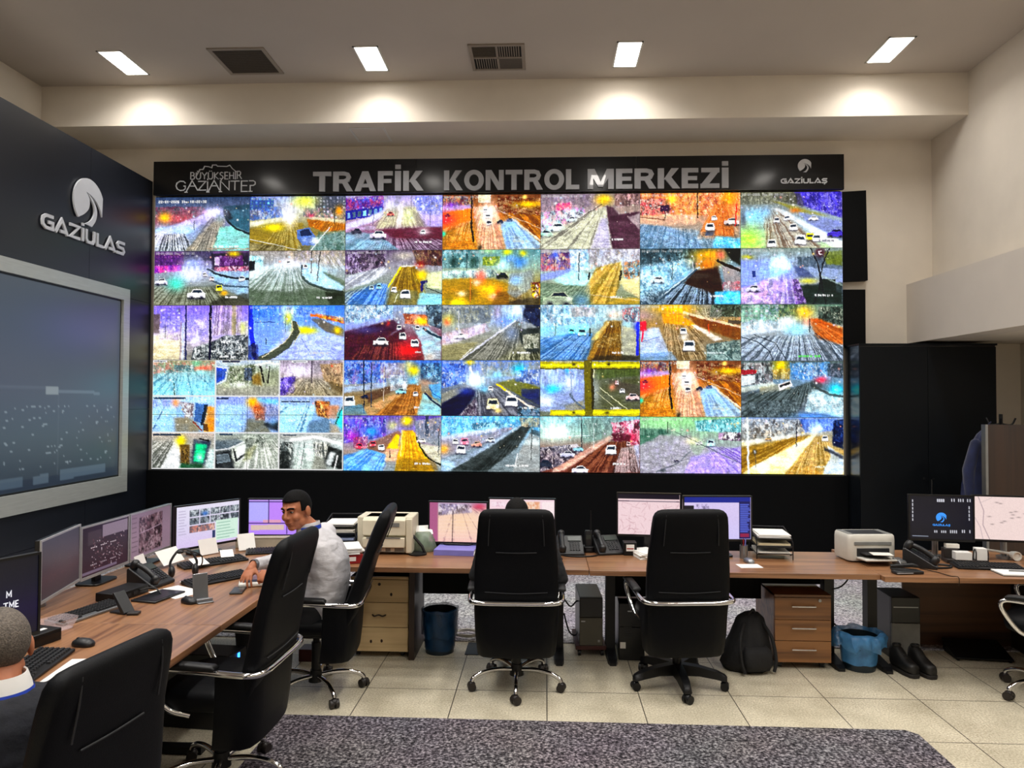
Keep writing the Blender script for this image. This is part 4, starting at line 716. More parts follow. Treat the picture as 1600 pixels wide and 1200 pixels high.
F22 = [('G', '90a8c0', 'a098a8', '703040', '5a2428'), ('N', ['d8ecf8', '6a98b8', '3a5a78', 'a8c8d8', 'fff'], .3, [0, 0, 8, 0, 8, 2, 0, 3.4], .75), ('P', 'b0c0e8', [0, 3, 8, 1.6, 8, 2.4, 0, 4.2], .8, 2), ('P', '381028', [0, 4.4, 8, 2.4, 10, 4, 9, 9, 0, 9], .95, 4), ('N', ['381028', '5a1c38', '6a3028'], .25, [0, 5, 9, 4, 9, 9, 0, 9], .5), ('F', '280818', 'c87858', 8, -2, 90, [3, 6.6, 10, 6, 11, 9, 1, 9], .55), ('B', '5a60a8', 3.6, 4, 2.6, .7, .6), ('B', 'e82830', 10.3, 7.4, 1.9, 1.5, .9), ('B', 'd83838', 7.2, 3, .3, .4, .8),
    ('N', ['e87838', 'f4b898', '903818'], .35, [9.6, 1.4, 14, 1.6, 14, 3.4, 10, 3], .75), ('B', 'f4e000', 12.8, 2.6, 1, .5, .95), ('P', 'd0e0e8', [9.6, .4, 13.4, .2, 13.6, 1, 9.8, 1.3], .8), ('N', ['101c28', '3a5468', '88a8b8', '0c1418'], .35, [13.4, 0, 16, 0, 16, 4, 13.6, 3], .8), ('P', 'c0e0e8', [11, 3.4, 13.6, 3.6, 16, 5.4, 16, 9, 13.2, 9, 12.6, 6], .85, 3), ('L', '183848', .35, [13, 3.8, 14.4, 4.8, 16, 5.4]), ('B', 'e8d0c0', 14, 8.4, 1, .6, .6), ('P', 'c8c8d8', [9, 4, 9.4, 3.4, 6.6, 5.6, 5.6, 6.2], .8, 1),
    ('C', 'e8e4ec', 9, 3.7, 1), ('C', 'e8d8d8', 12, 3.7, 1), ('X', 'f4ece8', 6, 5.9, 2.1), ('C', 'f8f8f4', 9.6, 5.1, 1.4), ('C', 'f8f4f4', 11.6, 6.3, 1.6), ('B', 'f02020', 11.4, 7.3, .8, .4, .9), ('T',), ('K', 11.5, 7.5, 5)]
F23 = [('G', '8a98a8', 'a8b0b8', '989888', '78785c'), ('N', ['8a8a78', '6a7480', 'b8b8a8', '56606c'], .35, [0, 0, 8, 0, 8, 3, 0, 3], .65), ('B', 'd8d060', 1, 2.4, 1.2, .9, .8), ('B', 'e06850', .8, 2.8, .5, .5, .6), ('P', 'd8d4dc', [0, 5, 4, 4, 7, 3, 7, 4.4, 0, 7], .8, 3), ('N', ['eef', '98a', 'c8a8a8', 'dcd'], .35, [0, 4.6, 7, 3, 8, 4.2, 2, 6, 0, 6.4], .5), ('B', 'e8f4ff', 12.2, 1, 2, 1.2, 1), ('B', '80b0f0', 10.6, 2.6, 1.8, 1, .7), ('B', 'c0a8c8', 9, 1.2, .6, 1.2, .5), ('P', '6a6a60', [12.2, 2.6, 13, 3, 12.6, 6, 9, 9, 3, 9, 8, 5.4], .9, 4), ('F', '303430', 'c8c8c0', 13, 1, 60, [11, 3.2, 13, 3, 12.6, 6.6, 10, 9, 3, 9], .6), ('B', '90a8d8', 11.4, 4.6, 1.2, 1.2, .6), ('P', '9a946c', [0, 6.6, 6, 6, 3, 9, 0, 9], .8, 5),
    ('L', 'e0e0ec', .3, [12, 2.6, 8, 5.4, 3, 9], .8), ('P', '0a1024', [13.6, 0, 16, 0, 16, 4, 14.6, 3, 13.2, 1.8], 1, 3), ('N', ['1c2c60', '0a1020', '405890'], .3, [13, .4, 16, .6, 16, 3.6, 13.2, 2.6], .5), ('P', '202828', [12.6, 4, 16, 3.6, 16, 8, 14, 8, 12.8, 6], .9, 3), ('N', ['c8c8b8', '909080', 'e8e8dc', '404838'], .3, [13.2, 4.8, 15.8, 4.6, 15.8, 7, 13.2, 7.2], .85), ('F', '181c10', 'd8d8c0', 13, 0, 80, [11, 8, 16, 7.6, 16, 9, 10, 9], .8), ('X', 'f0f0f4', 3, 5, 1.5), ('L', 'e8e8f0', .1, [2.7, 1, 2.8, 5]), ('L', 'fff', .1, [3.4, 8.4, 5, 7]), ('T',), ('K', 11.6, 7.6, 12)]
F24 = [('G', 'b0c0c8', 'b0c8d0', '7a8070', '5a5a48'), ('N', ['e8f4f8', '88b8d0', '4a7898', 'c8e0e8', 'a8b8c8'], .35, [0, 0, 9, 0, 9, 3.2, 0, 4], .7), ('N', ['c8b0a8', '988', 'e0d0c8'], .4, [5, .4, 9, .4, 9, 2, 5, 2], .5), ('P', 'a8d4ec', [0, 3.6, 8, 3, 8, 4, 3, 6, 0, 6.4], .85, 3), ('P', '4a90d0', [0, 5.6, 5, 4.6, 8.4, 4.6, 7.6, 9, 0, 9], .85, 4), ('F', '203c68', 'd0e8fc', 11, 1, 70, [0, 5.4, 8, 4.6, 8, 9, 0, 9], .55), ('P', '7a5410', [10.6, 2.6, 13, 2.6, 13, 9, 7.6, 9, 8.6, 6], .95, 3), ('F', '3a2404', 'e0b868', 12.2, .4, 60, [10.4, 2.6, 13.2, 2.4, 13.2, 9, 7.4, 9], .55), ('B', 'e8d8c8', 12, 1.6, 1.4, .8, .8), ('P', 'e0d490', [8.2, 5.6, 10.8, 2.6, 11.2, 2.8, 9, 5.8], .85, 1), ('N', ['38405c', 'dce8f0', '688', 'a44'], .3, [13, .6, 16, .4, 16, 3, 13.4, 2.6], .7),
    ('P', 'b8b8a8', [13.1, 3.4, 15.6, 4, 15.6, 8.4, 13, 8], .9, 2), ('L', '2030c0', .5, [15.7, 3, 15.6, 8]), ('B', '3040d0', 15.5, 3.6, .4, .7, .9), ('C', '7cdcf0', 5, 4.3, 1.2), ('C', 'a8ecf8', 6.7, 4.5, 1.6), ('L', '202c20', .25, [8, 3.8, 8, 5]), ('L', '20484c', .12, [2.4, 3, 2.4, 5]), ('N', ['e8d8a8', '6a5018'], .3, [9.4, 5.4, 12.8, 5.4, 12.8, 7, 9, 7], .4), ('P', '201c10', [9, 8.2, 16, 8.2, 16, 9, 8, 9], .6, 3), ('T',), ('K', 11.6, 7.6, 8)]
F25 = [('G', '9a9890', 'a88850', '8a7a60', '7a8880'), ('N', ['101810', '344030', '688070', '0c100c'], .35, [11.4, 0, 16, 0, 16, 2, 11, 2], .85), ('F', '20281c', 'e8e8e0', 11, 3, 60, [9, .6, 13, .6, 13, 2.4, 9, 2], .6), ('B', 'f4c400', 5.4, .6, 3, .9, 1), ('P', 'f0b000', [3.4, 1.4, 6.4, 1.6, 9, 3.4, 7, 5, 4, 3.4], .9, 5), ('P', '7a4410', [7.6, 1.6, 16, 3.4, 16, 6, 9, 3.4], .95, 3), ('L', 'f0e0c8', .4, [7, 1.3, 12, 2.6, 16, 3.6], .8), ('P', '907850', [4, 3, 8, 3.4, 10.6, 9, 4.4, 9], .85, 4), ('F', '4a3820', 'f4e0b8', 4.6, 0, 60, [3.6, 3, 9, 3.4, 11, 9, 4.6, 9], .6), ('P', 'f0ece8', [8, 3.2, 9, 3.3, 13.2, 5.6, 12, 5.9], .95, 1),
    ('P', 'c8d4ec', [0, 4, 3, 3.6, 4.6, 8, 0, 8.4], .9, 2), ('L', '4060a0', .1, [.4, 6, 3, 5.2]), ('P', '8ab0d8', [0, 8, 5, 7.6, 6, 9, 0, 9], .7, 3), ('N', ['406068', '88a8a8', 'b8d0d0', '2a4448'], .3, [10.6, 6.4, 16, 5.6, 16, 9, 10.6, 9], .75), ('P', 'd82040', [-.2, 2.7, 1, 2.7, 1, 4.2, -.2, 4.2], 1, 1), ('L', 'd02050', .3, [.5, 4, .3, 5.8]), ('C', 'e8e8e8', 6.9, 4.3, 1.3), ('C', 'f8fcfc', 7.8, 6.7, 2.3), ('B', 'fff', 7, 5.2, .7, .6, .8), ('L', 'e85010', .12, [10.8, 3.2, 11, 4.6]), ('B', 'c8a8b8', .6, 1.8, 1.6, .8, .6), ('P', '484038', [14, 2.4, 16, 2.6, 16, 3.2, 14, 3], .9), ('T',), ('K', 10.3, 7.6, 14, 'dee')]
F26 = [('G', '6a8a78', 'b0b4b0', '98a4b0', '7a8898'), ('N', ['4a8068', 'c8e8d8', '2a5848', '9ac'], .35, [0, 0, 6, 0, 6, 3, 0, 3], .65), ('W', '9ac0b0', 'fff', 5, 3, (.4, .6, 4, 0, 0, 2.4), .5), ('N', ['304838', '688858', 'a8a868', '203028'], .3, [6, 0, 9, 0, 9, 2, 6, 2], .7), ('B', 'f0c838', 10, 1.3, 1.4, 1.2, .9), ('N', ['18201c', '405048', '909888', '0c1410'], .3, [12.2, .3, 16, .3, 16, 3.4, 12.2, 2.8], .85), ('P', 'e0e8f4', [0, 3, 8, 2.4, 8, 4, 0, 5], .75, 4), ('N', ['fff', 'a8b8c8', '788'], .3, [0, 2.8, 8, 2.2, 8, 3.6, 0, 4.4], .5), ('P', 'b85c18', [10.6, 2.4, 12, 2.2, 16, 3.8, 16, 6.4, 12, 5.4], .95, 4), ('F', '6a3008', 'f0b070', 10, 1.8, 60, [10.6, 2.6, 16, 3.6, 16, 6.6, 12, 5.6], .45), ('B', 'c0ecff', 8.7, 4, 1.8, 1.2, .85), ('B', 'fff', 7.4, 2.6, 1, .6, .8), ('B', 'f8b8a8', 10.4, 2.8, .7, .6, .7),
    ('F', '202830', 'e0e8f4', 9, 1, 70, [0, 5.4, 5, 5, 12, 5, 16, 6.6, 16, 9, 0, 9], .65, 4), ('L', '283440', .14, [0, 5.2, 2.6, 6, 4.4, 7.4, 5, 9]), ('L', '283440', .14, [2, 4.8, 5.4, 6.2, 7.2, 9]), ('L', '283440', .14, [11.6, 4.6, 14, 6.4, 15.4, 9]), ('L', '1c2028', .16, [10.8, 2.4, 10.8, 4.4]), ('L', '345', .1, [1.8, 2.6, 1.8, 4]), ('T',), ('K', 9, 8.1, 15, '60f060')]
F32 = [('G', '4a78c8', '98a8b8', '907850', '988058'), ('N', ['2a50b0', '5a90e0', '8a78c0', 'a8c8e8', '1c3078'], .4, [0, .4, 7, .2, 7, 3.6, 0, 4], .75), ('N', ['c8a890', 'e8d8d0', 'a88', '98a'], .35, [6, .4, 10, .4, 10, 3, 6, 3], .6), ('B', 'f4dc00', 11.4, 1.6, .9, .8, 1), ('B', 'e0d080', 10.6, .7, .9, .8, .7), ('N', ['183c68', '4888b0', '20304c', '98c8d8'], .35, [12.6, .4, 16, .4, 16, 3.6, 12.6, 3.4], .75), ('B', '70d0f0', 11.4, 3.4, .9, .6, .8), ('P', 'b8c8e0', [0, 4.4, 7, 3.6, 7, 4.4, 0, 5.4], .8, 2), ('P', '5a4030', [3.6, 5.4, 9, 3.8, 10, 4.2, 4, 7], .9, 2), ('P', 'c8a878', [3, 8, 9.4, 5, 10, 5.4, 4.6, 9, 3, 9], .9, 2), ('P', '98602a', [10.6, 4, 12.6, 4, 12.6, 9, 5, 9, 10, 5.2], .9, 3), ('F', '58300c', 'f0b860', 12, 2, 50, [10.6, 4.2, 12.8, 4, 12.8, 9, 5, 9], .5), ('B', 'c89878', 13.2, 3.6, 1.2, .6, .7), ('P', 'a8d4e0', [13, 5.4, 16, 7, 16, 9, 12, 9], .85, 2), ('P', '60b8e8', [14, 4, 16, 3.6, 16, 7, 14.6, 6], .8, 2), ('L', '102a48', .3, [13.4, 5.4, 14.6, 6.6, 16, 7.6]), ('L', '206aa0', .14, [14, 4.4, 14.6, 5.4, 16, 6.2]),
    ('N', ['fff', 'c8d8e8', '8898a8'], .3, [7.6, 2.4, 10.4, 2.4, 10.4, 5, 7.6, 5], .7), ('X', 'a8d8e8', 9.4, 5, 1.4), ('C', 'dcf0f8', .9, 6.8, 2.2), ('X', '182848', 3.4, 5.9, 1.1), ('C', 'f0f0e8', 11.8, 5.5, 1), ('L', '102030', .2, [3.2, 0, 3.3, 8.6]), ('L', '20384c', .18, [4.5, .4, 4.5, 7.6]), ('L', 'd8c8b8', .1, [6.6, 1, 6.5, 6.6]), ('P', '5098c8', [0, 7.6, 3, 7.2, 4, 9, 0, 9], .6, 4), ('T',), ('K', 11.6, 7.5, 4)]
F33 = [('G', '6888c8', '98a8b8', '505868', '383c50'), ('N', ['3058b8', '70a0f0', 'c8d8f0', '203888'], .4, [0, .4, 4, .4, 4, 3.6, 0, 4.6], .75), ('P', '98988c', [0, 5.4, 4, 4, 5, 4.2, 0, 7], .8, 2), ('P', '060830', [0, 7.2, 4.6, 4.4, 5.8, 5, 3, 9, 0, 9], 1, 3), ('B', '2038a0', 4, 5, 1.2, .6, .8), ('N', ['c0b8c0', '604c60', '302438'], .25, [2.8, 9, 5.6, 6, 6.6, 9], .8), ('N', ['b0a880', '8898a8', 'd8c8a0'], .35, [6, .2, 16, .2, 16, 2.6, 7, 2.6], .5), ('B', 'f4d800', 4.6, .3, .7, .4, .9), ('B', '30d0f0', 12.6, 1.4, 1, .9, .95), ('B', 'a0d8f0', 9, 2.4, 1.4, .7, .7), ('P', '707020', [9, 3.6, 12, 3, 16, 4.4, 16, 7.4, 11, 4.8], .85, 3), ('P', '1a2468', [13, 4.6, 16, 4.6, 16, 7.4, 13, 5.8], .8, 3), ('N', ['e8f0ff', '4870c8', '283c88'], .35, [12, 1.6, 16, 1.4, 16, 4, 12, 3.4], .6), ('P', '585860', [6, 4.4, 9, 4, 14, 9, 6, 9], .75, 4), ('F', '303440', 'd8dce8', 6, 2, 40, [5.4, 5, 9, 4.4, 13, 9, 5.6, 9], .5), ('L', 'e8e0f0', .3, [4.6, 1, 5.6, 3.6]), ('L', 'f0d000', .3, [9, 3.8, 11, 5.2]), ('L', 'e8dcd0', .35, [10.6, 5, 14, 7.2, 16, 8]), ('B', 'f4fcff', 5.6, 3.2, 1.6, 1.4, 1), ('B', '90e0f8', 7, 4.6, 1, .6, .7), ('C', 'fff', 8, 4.6, 1), ('C', 'f0d8b8', 8.4, 7.2, 2.4), ('C', 'ececf4', 11.4, 6.7, 2.4), ('B', 'ffe8a0', 9.2, 8.1, .6, .4, .9), ('N', ['102028', '6898b8', 'c8d8e8'], .3, [12.4, 7.4, 16, 7.6, 16, 9, 12.4, 9], .7), ('T',), ('K', 13.2, 7.5, 8)]
F34 = [('G', '7a8890', '98a8b8', '8a9098', '68705c'), ('P', 'a0b0d0', [0, 1.2, 7, 1.2, 7, 8.2, 0, 8.2], .9, 1), ('N', ['b8c4e0', '8898b8', 'd8e0f0'], .8, [0, 1.2, 7, 1.2, 7, 5, 0, 5], .5, 3), ('B', 'f4f8ff', 4.8, 3.6, .8, .8, .9), ('B', 'f0f4ff', .8, 6.6, 1.4, 1, .85), ('B', '40d0f0', 2, 4.6, 1.2, .6, .95), ('B', 'e8f8ff', 1.6, 2, .6, .8, .7), ('B', '50c8f0', 4.4, 1.6, .5, .5, .7), ('P', '8a8468', [4, 7.2, 7, 6.4, 7, 8.4, 4, 8.4], .7, 3), ('L', '606c78', .3, [4.8, 5.4, 5.6, 6.6, 7, 7.6]), ('L', '7888a0', .15, [5, 2, 5, 6]),
    ('P', '585c44', [8.6, 1.2, 16, 1.2, 16, 8.2, 8.6, 8.2], 1, 1), ('P', '4a5c28', [9, 1.2, 16, 1.2, 16, 2.4, 9, 3], .7, 3), ('B', 'b8c0c0', 9, 5, .7, 2.4, .8), ('L', 'c8c8a8', .14, [9.6, 4.4, 15, 8.6]), ('L', 'b8b898', .1, [9, 5, 13, 8.4]), ('P', '484038', [11, 3, 16, 4, 16, 6, 12, 4.6], .7, 4), ('B', 'e8a080', 11.6, 4.3, .5, .5, .9), ('C', 'fff', 13.2, 4.9, 1), ('C', 'fbb', 12.3, 3.6, .8), ('X', 'e8c8c8', 14.8, 5.8, 1.8),
    ('P', 'a8a000', [0, .1, 16, .1, 16, 1.3, 0, 1.3]), ('L', 'f0ec00', .36, [0, .75, 16, .75]), ('L', '403800', .18, [0, 1.3, 16, 1.3]), ('P', 'b0a800', [1.6, 8, 16, 7.8, 16, 8.9, 1.6, 8.9]), ('L', 'f4f000', .36, [2, 8.4, 16, 8.3]), ('P', '686000', [7, 0, 8.3, 0, 8.5, 9, 7.2, 9]), ('P', '302c08', [8.1, 1.2, 8.6, 1.2, 8.7, 8, 8.3, 8]), ('L', 'f8f8c0', .16, [8.6, 1.4, 8.6, 2.6]), ('B', '302800', 5.4, .6, .3, .25), ('B', '302800', 11, .6, .3, .25), ('B', '302800', 5.4, 8.4, .3, .2), ('B', '302800', 10.8, 8.4, .3, .2), ('T', '22-01-2026', 2.3, .1, .6), ('K', 11.4, 7.5, 7)]
F36 = [('G', '5a6868', '7a98b0', '687078', '5a6878'), ('N', ['e8e8e8', '383430', '988', 'c8d0d0', '1c1c20'], .4, [0, .4, 5, .2, 5, 3.6, 0, 4], .75), ('P', 'a02838', [0, 1.4, 2.4, 1.4, 2.4, 2.1, 0, 2.2]), ('P', 'e8eef0', [0, 2.4, 2.2, 2.3, 2.2, 3.6, 0, 4], .8), ('B', 'f8dc00', 6.2, .8, 1, 1.1, 1), ('N', ['d8a020', '6a5018', 'f4e0a0'], .3, [5, 1.4, 7.6, 1.2, 7.6, 3, 5, 3], .6), ('N', ['a8d4f0', '4890d0', '68b0e8', 'e8f4ff', '305888'], .35, [7.6, .3, 14, .2, 14, 3, 8, 3], .7), ('N', ['384050', '889', '202830'], .3, [13.6, .4, 16, .4, 16, 2.8, 13.6, 2.4], .7), ('P', 'd8dcd4', [0, 4.2, 5, 3.4, 5.6, 3.9, 0, 5.2], .8, 2), ('P', 'b0a888', [3, 4.2, 7, 3.6, 8, 4.6, 3, 5.4], .7, 3), ('P', '3c4848', [1, 5.4, 8, 4.4, 12, 2.8, 13, 4, 10, 6, 8, 9, 0, 9], .85, 5), ('F', '182020', '98a8ac', 11, 1, 50, [0, 5, 8, 4.4, 12, 3, 11, 6, 8, 9, 0, 9], .5), ('P', 'd8ecf0', [11, 4.6, 16, 5, 16, 9, 10, 8], .8, 4), ('N', ['fff', '708890', 'b0c8d0', 'd8e8f0'], .3, [10.6, 5, 16, 5.6, 16, 8.6, 10, 8], .55), ('B', 'f04060', 12.6, 3, .9, .5, .9), ('B', '20d8f0', 14.9, 4.5, 1.1, .8, 1), ('B', 'a0f4f8', 15, 4.6, .5, .4, .9), ('L', '384040', .4, [11.4, 4, 14, 5.4, 16, 5.6], .8), ('P', 'e8e8e8', [5.8, 3.8, 7.8, 3.1, 8, 4, 6, 4.8]), ('P', '101418', [6, 3.9, 7.6, 3.3, 7.7, 3.7, 6.1, 4.3]), ('B', '68a8f0', 11, 8.8, 3.6, .5, .8), ('N', ['20282c', '98a8b0', '586870'], .25, [1, 6.6, 9, 6, 9, 9, 1, 9], .45), ('L', '101418', .2, [9, 4.7, 9, 5.4]), ('T', '22-01-2026', .4, .3)]
F42 = [('G', '6a58b0', '9890c8', 'a89890', '90a0a8'), ('N', ['3a30a0', '6a70e0', 'a8b8f0', '8a50c0', '203080'], .4, [0, .4, 7, .2, 7, 3.4, 0, 4.6], .75), ('B', 'c830c0', 1.4, 3.4, 1.2, .9, .7), ('B', '40c8f0', 4.6, 2.6, 1, .7, .8), ('N', ['f06080', '8a3a70', 'f8d0d8'], .35, [1.6, 3.6, 4, 3.4, 4, 5.4, 1.6, 5.4], .7), ('B', 'e8f0a0', 8, 1.6, 1, .9, .7), ('P', '886048', [4, 4.6, 9, 2.4, 9.6, 3, 7, 6, 4, 6], .8, 3), ('B', 'f8e400', 10.4, .8, .9, .8, 1), ('P', 'e8b400', [9.8, 2.4, 11.4, 2.4, 15, 9, 8.4, 9], .95, 2), ('F', '8a6400', 'ffe860', 10.6, .8, 50, [9.8, 2.6, 11.4, 2.4, 15, 9, 8.4, 9], .6), ('P', '806020', [9, 7, 15, 7, 15.6, 9, 8.4, 9], .6, 5), ('P', 'f4d810', [8.6, 3, 9.2, 3.2, 9, 5.4, 7, 5.4], .9, 2), ('P', 'e8c8a8', [7, 5.4, 9, 5.4, 8.6, 7.4, 6.6, 7.4], .8, 2), ('L', 'fce890', .2, [9.6, 2.4, 9.4, 6.6]),
    ('P', '60b8f0', [0, 6.6, 4, 5.4, 7, 6.4, 6.4, 9, 0, 9], .85, 3), ('F', '3060b0', 'e8f8ff', 9, 2, 40, [0, 6.4, 4, 5.6, 7, 6.6, 7, 9, 0, 9], .5), ('P', 'd8d8c8', [12, 4.4, 16, 5, 16, 8.6], .8, 2), ('N', ['d8d0b0', '889898', '687870', 'a8b8b8'], .4, [11.6, .8, 16, .2, 16, 5, 12, 4], .65), ('P', '283448', [13.4, 0, 14, 0, 14, 3.4, 13.4, 3.4], .7), ('L', '182010', .25, [12, 3.6, 12.8, 5.4, 14, 7, 16, 8]), ('C', 'f4e8e0', 6.2, 5.2, 1.3), ('C', 'c05060', 4.8, 4.6, 1.2), ('C', 'd84868', 2.6, 5, 1.3), ('X', 'f0e0d8', 12.8, 4, 1.2), ('L', '103040', .15, [15.7, 2, 15.6, 6.4]), ('L', '302028', .2, [7.6, 5.8, 7.6, 6.8]), ('T', '22-01-2026', .3, .3), ('K', 11.6, 7.6, 12)]
F43 = [('G', '70b8d8', 'a8c8d8', '8898a0', '788488'), ('N', ['50a0c8', '98d8f0', 'c8ecf8', '3888b0'], .3, [0, 0, 16, 0, 16, 2.6, 0, 3.4], .6), ('N', ['28485c', 'd8f0f8'], .3, [5, 1.2, 9.6, .8, 9.4, 1.8, 5, 2.2], .6), ('P', 'a898a8', [0, 3.6, 8, 2.2, 12, 1.6, 10, 3.6, 0, 7], .7, 4), ('P', 'd8dce8', [0, 3.2, 9, 1.8, 9, 2.4, 0, 4], .8, 2), ('P', 'c0d0e0', [0, 8.4, 13, 1.4, 13.6, 1.4, 5, 7, 1, 9, 0, 9], .85, 2), ('F', '708090', 'f4f8ff', 14, .4, 50, [0, 6.4, 11, 2, 13.4, 1.4, 4, 7.4, 0, 9], .5), ('P', '2c3434', [13.6, 1.2, 14.6, 1.6, 12.4, 5, 7.4, 9, 1.4, 9, 8, 5], 1, 3), ('F', '1c2424', '60686a', 14.4, .4, 50, [13.6, 1.4, 14.4, 1.8, 12, 5.4, 7.4, 9, 1.6, 9], .5), ('P', 'a8acac', [14.4, 2.6, 16, 3.4, 16, 9, 11.6, 9, 12.6, 6], .95, 2), ('P', 'd8e0e0', [13.8, 3.6, 16, 3.8, 16, 4.6, 13, 4.6], .7, 3), ('N', ['a89878', '607080', 'd8c8a8'], .3, [12.6, .2, 16, .2, 16, 1.8, 13, 1.6], .7), ('P', '384850', [14.6, 2, 16, 2.4, 16, 3.2, 14.4, 2.8], .8, 2), ('B', 'f8c848', .4, 5.4, .8, .7, .9), ('B', 'd0e8f8', .8, 8, 1, 1, .8), ('C', 'e090a8', 3.8, 4.2, 1.5), ('C', 'ddd', 2.3, 4.2, 1.2), ('C', 'e4e4f4', 3.2, 5.5, 1.8), ('X', 'e8b8a8', 5.8, 4.5, 1.5), ('X', 'dde4f0', 8, 3.8, 1.3), ('L', '383c3c', .1, [14.8, 1, 14.6, 7]), ('L', 'fff', .12, [12.4, 6, 12, 8]), ('T',), ('K', 10.5, 7.8, 16)]
F44 = [('G', '90c0c8', '98a8a0', '8a5a4c', '704038'), ('B', 'f0fffc', 2.4, 2.4, 3, 1.8, .95), ('P', '80a8a0', [6.4, .4, 10, .4, 10, 3.6, 7, 4.4], .6, 5), ('N', ['687c78', 'a8b8b0', '505c58'], .3, [7, .2, 13, .2, 12, 2, 8, 3.4], .5), ('L', 'd8f0f0', .14, [0, 3.4, 8, 3]), ('N', ['c83868', 'f0a8c0', '781838', 'f8e0e8', '401020'], .35, [11.4, 1, 16, .4, 16, 4.6, 12, 4.4], .85), ('B', 'f04878', 14.6, 3.2, .9, .9, .7), ('P', '501428', [11.6, 2.6, 14.6, 2.8, 14.4, 4, 11.4, 3.8], .9, 3), ('P', '5a2c20', [10.6, 4, 14.4, 4, 13, 7, 9, 9, 4, 9], .95, 4), ('F', '301008', 'd89870', 13, 2, 50, [10.6, 4, 14, 4, 12.4, 9, 4, 9], .5), ('P', 'e0ccc0', [11.2, 3, 11.8, 3.4, 4, 8.6, 2, 9, 2, 8.6], .9, 1), ('P', 'b89080', [10, 4, 11, 3.6, 3, 8.6, 2, 8.2], .7, 2), ('N', ['181c30', 'e8e8f0', '586078', 'a8a8b8'], .4, [0, 5, 6, 4.4, 7, 5.4, 3, 8, 0, 9], .75), ('F', '100c10', 'e8e4ec', 14, 1, 80, [13, 5, 16, 4.6, 16, 9, 11.6, 9], .85), ('P', 'c8d0e8', [15, 4.6, 16, 4.4, 16, 9], .7, 2), ('X', 'ccd', 4.4, 6, 1.9), ('X', 'a8d0e0', 6.2, 5.2, 1.3), ('X', '303848', .8, 7.6, 2), ('C', 'f0f0f4', 11.4, 5.4, 2), ('X', 'e8e4ec', 6.4, 8.5, 2.2), ('L', '203038', .18, [6.7, .4, 6.7, 5]), ('L', 'e8f0f0', .08, [8.6, 1, 8.6, 5]), ('C', 'fbb', 14.2, 4.4, .8), ('T',), ('K', 11.6, 7.4, 10)]
F45 = [('G', '8cb890', 'a0b4a8', 'a8a8b4', '9890b0'), ('B', 'b8e0b0', 5, .8, 5, 1, .6), ('N', ['60a8b8', 'a8dce8', '286878', 'c8f0f8'], .35, [8.6, .6, 16, 0, 16, 2.4, 9, 2.2], .8), ('P', '205040', [0, 1.8, 4, 2, 4.4, 2.8, 0, 3.4], .7, 3), ('F', '183c34', 'a8c8b8', 2, -8, 90, [0, 2, 5, 2, 5, 2.9, 0, 3], .5), ('P', '3c6c58', [0, 3, 3, 3, 2, 4, 0, 4.6], .8, 3), ('P', 'aaa8b0', [3, 3, 8, 3, 11, 5, 8, 9, 0, 9, 0, 4.6], .85, 4), ('N', ['b8b4c0', '989aa0', 'c8c8cc', 'a8a4b8'], .3, [1, 4, 9, 3.6, 9, 9, 0, 9], .5), ('P', 'a8bca8', [8, 3.4, 11, 4, 9, 6.4, 8, 5], .6, 4), ('P', 'b8a8dc', [8, 6.4, 16, 4.6, 16, 9, 7, 9], .75, 5), ('F', '5c38a0', 'd8ccf4', 9, 2.6, 50, [10.6, 4.6, 16, 5, 16, 9, 12, 8.4], .6), ('N', ['c8b8e8', 'a890d0', 'ddd0f0'], .2, [8, 7, 13, 5.6, 14, 9, 7, 9], .5), ('N', ['fff', '402040', 'c8a0c8', '28182c'], .4, [12.4, 2.4, 16, 2.4, 16, 3.8, 12.4, 3.6], .8), ('B', 'e8e0c0', 8.4, 3.8, 1.1, .6, .8), ('C', 'b8e0f8', 11.2, 4.2, 1.4), ('X', 'f4f4f0', 9.4, 4.1, 1), ('L', '203828', .14, [4.4, .8, 4.4, 2.6]), ('L', '3c4c48', .14, [5.6, 2.4, 9, 4, 14, 6.4, 16, 7.4], .6), ('L', '606870', .2, [2.6, 8.8, 6, 7.4, 8, 5.4], .6), ('B', '303840', 3.6, 8.6, .5, .25, .8), ('X', '556', 5.8, 7, .8), ('T',)]
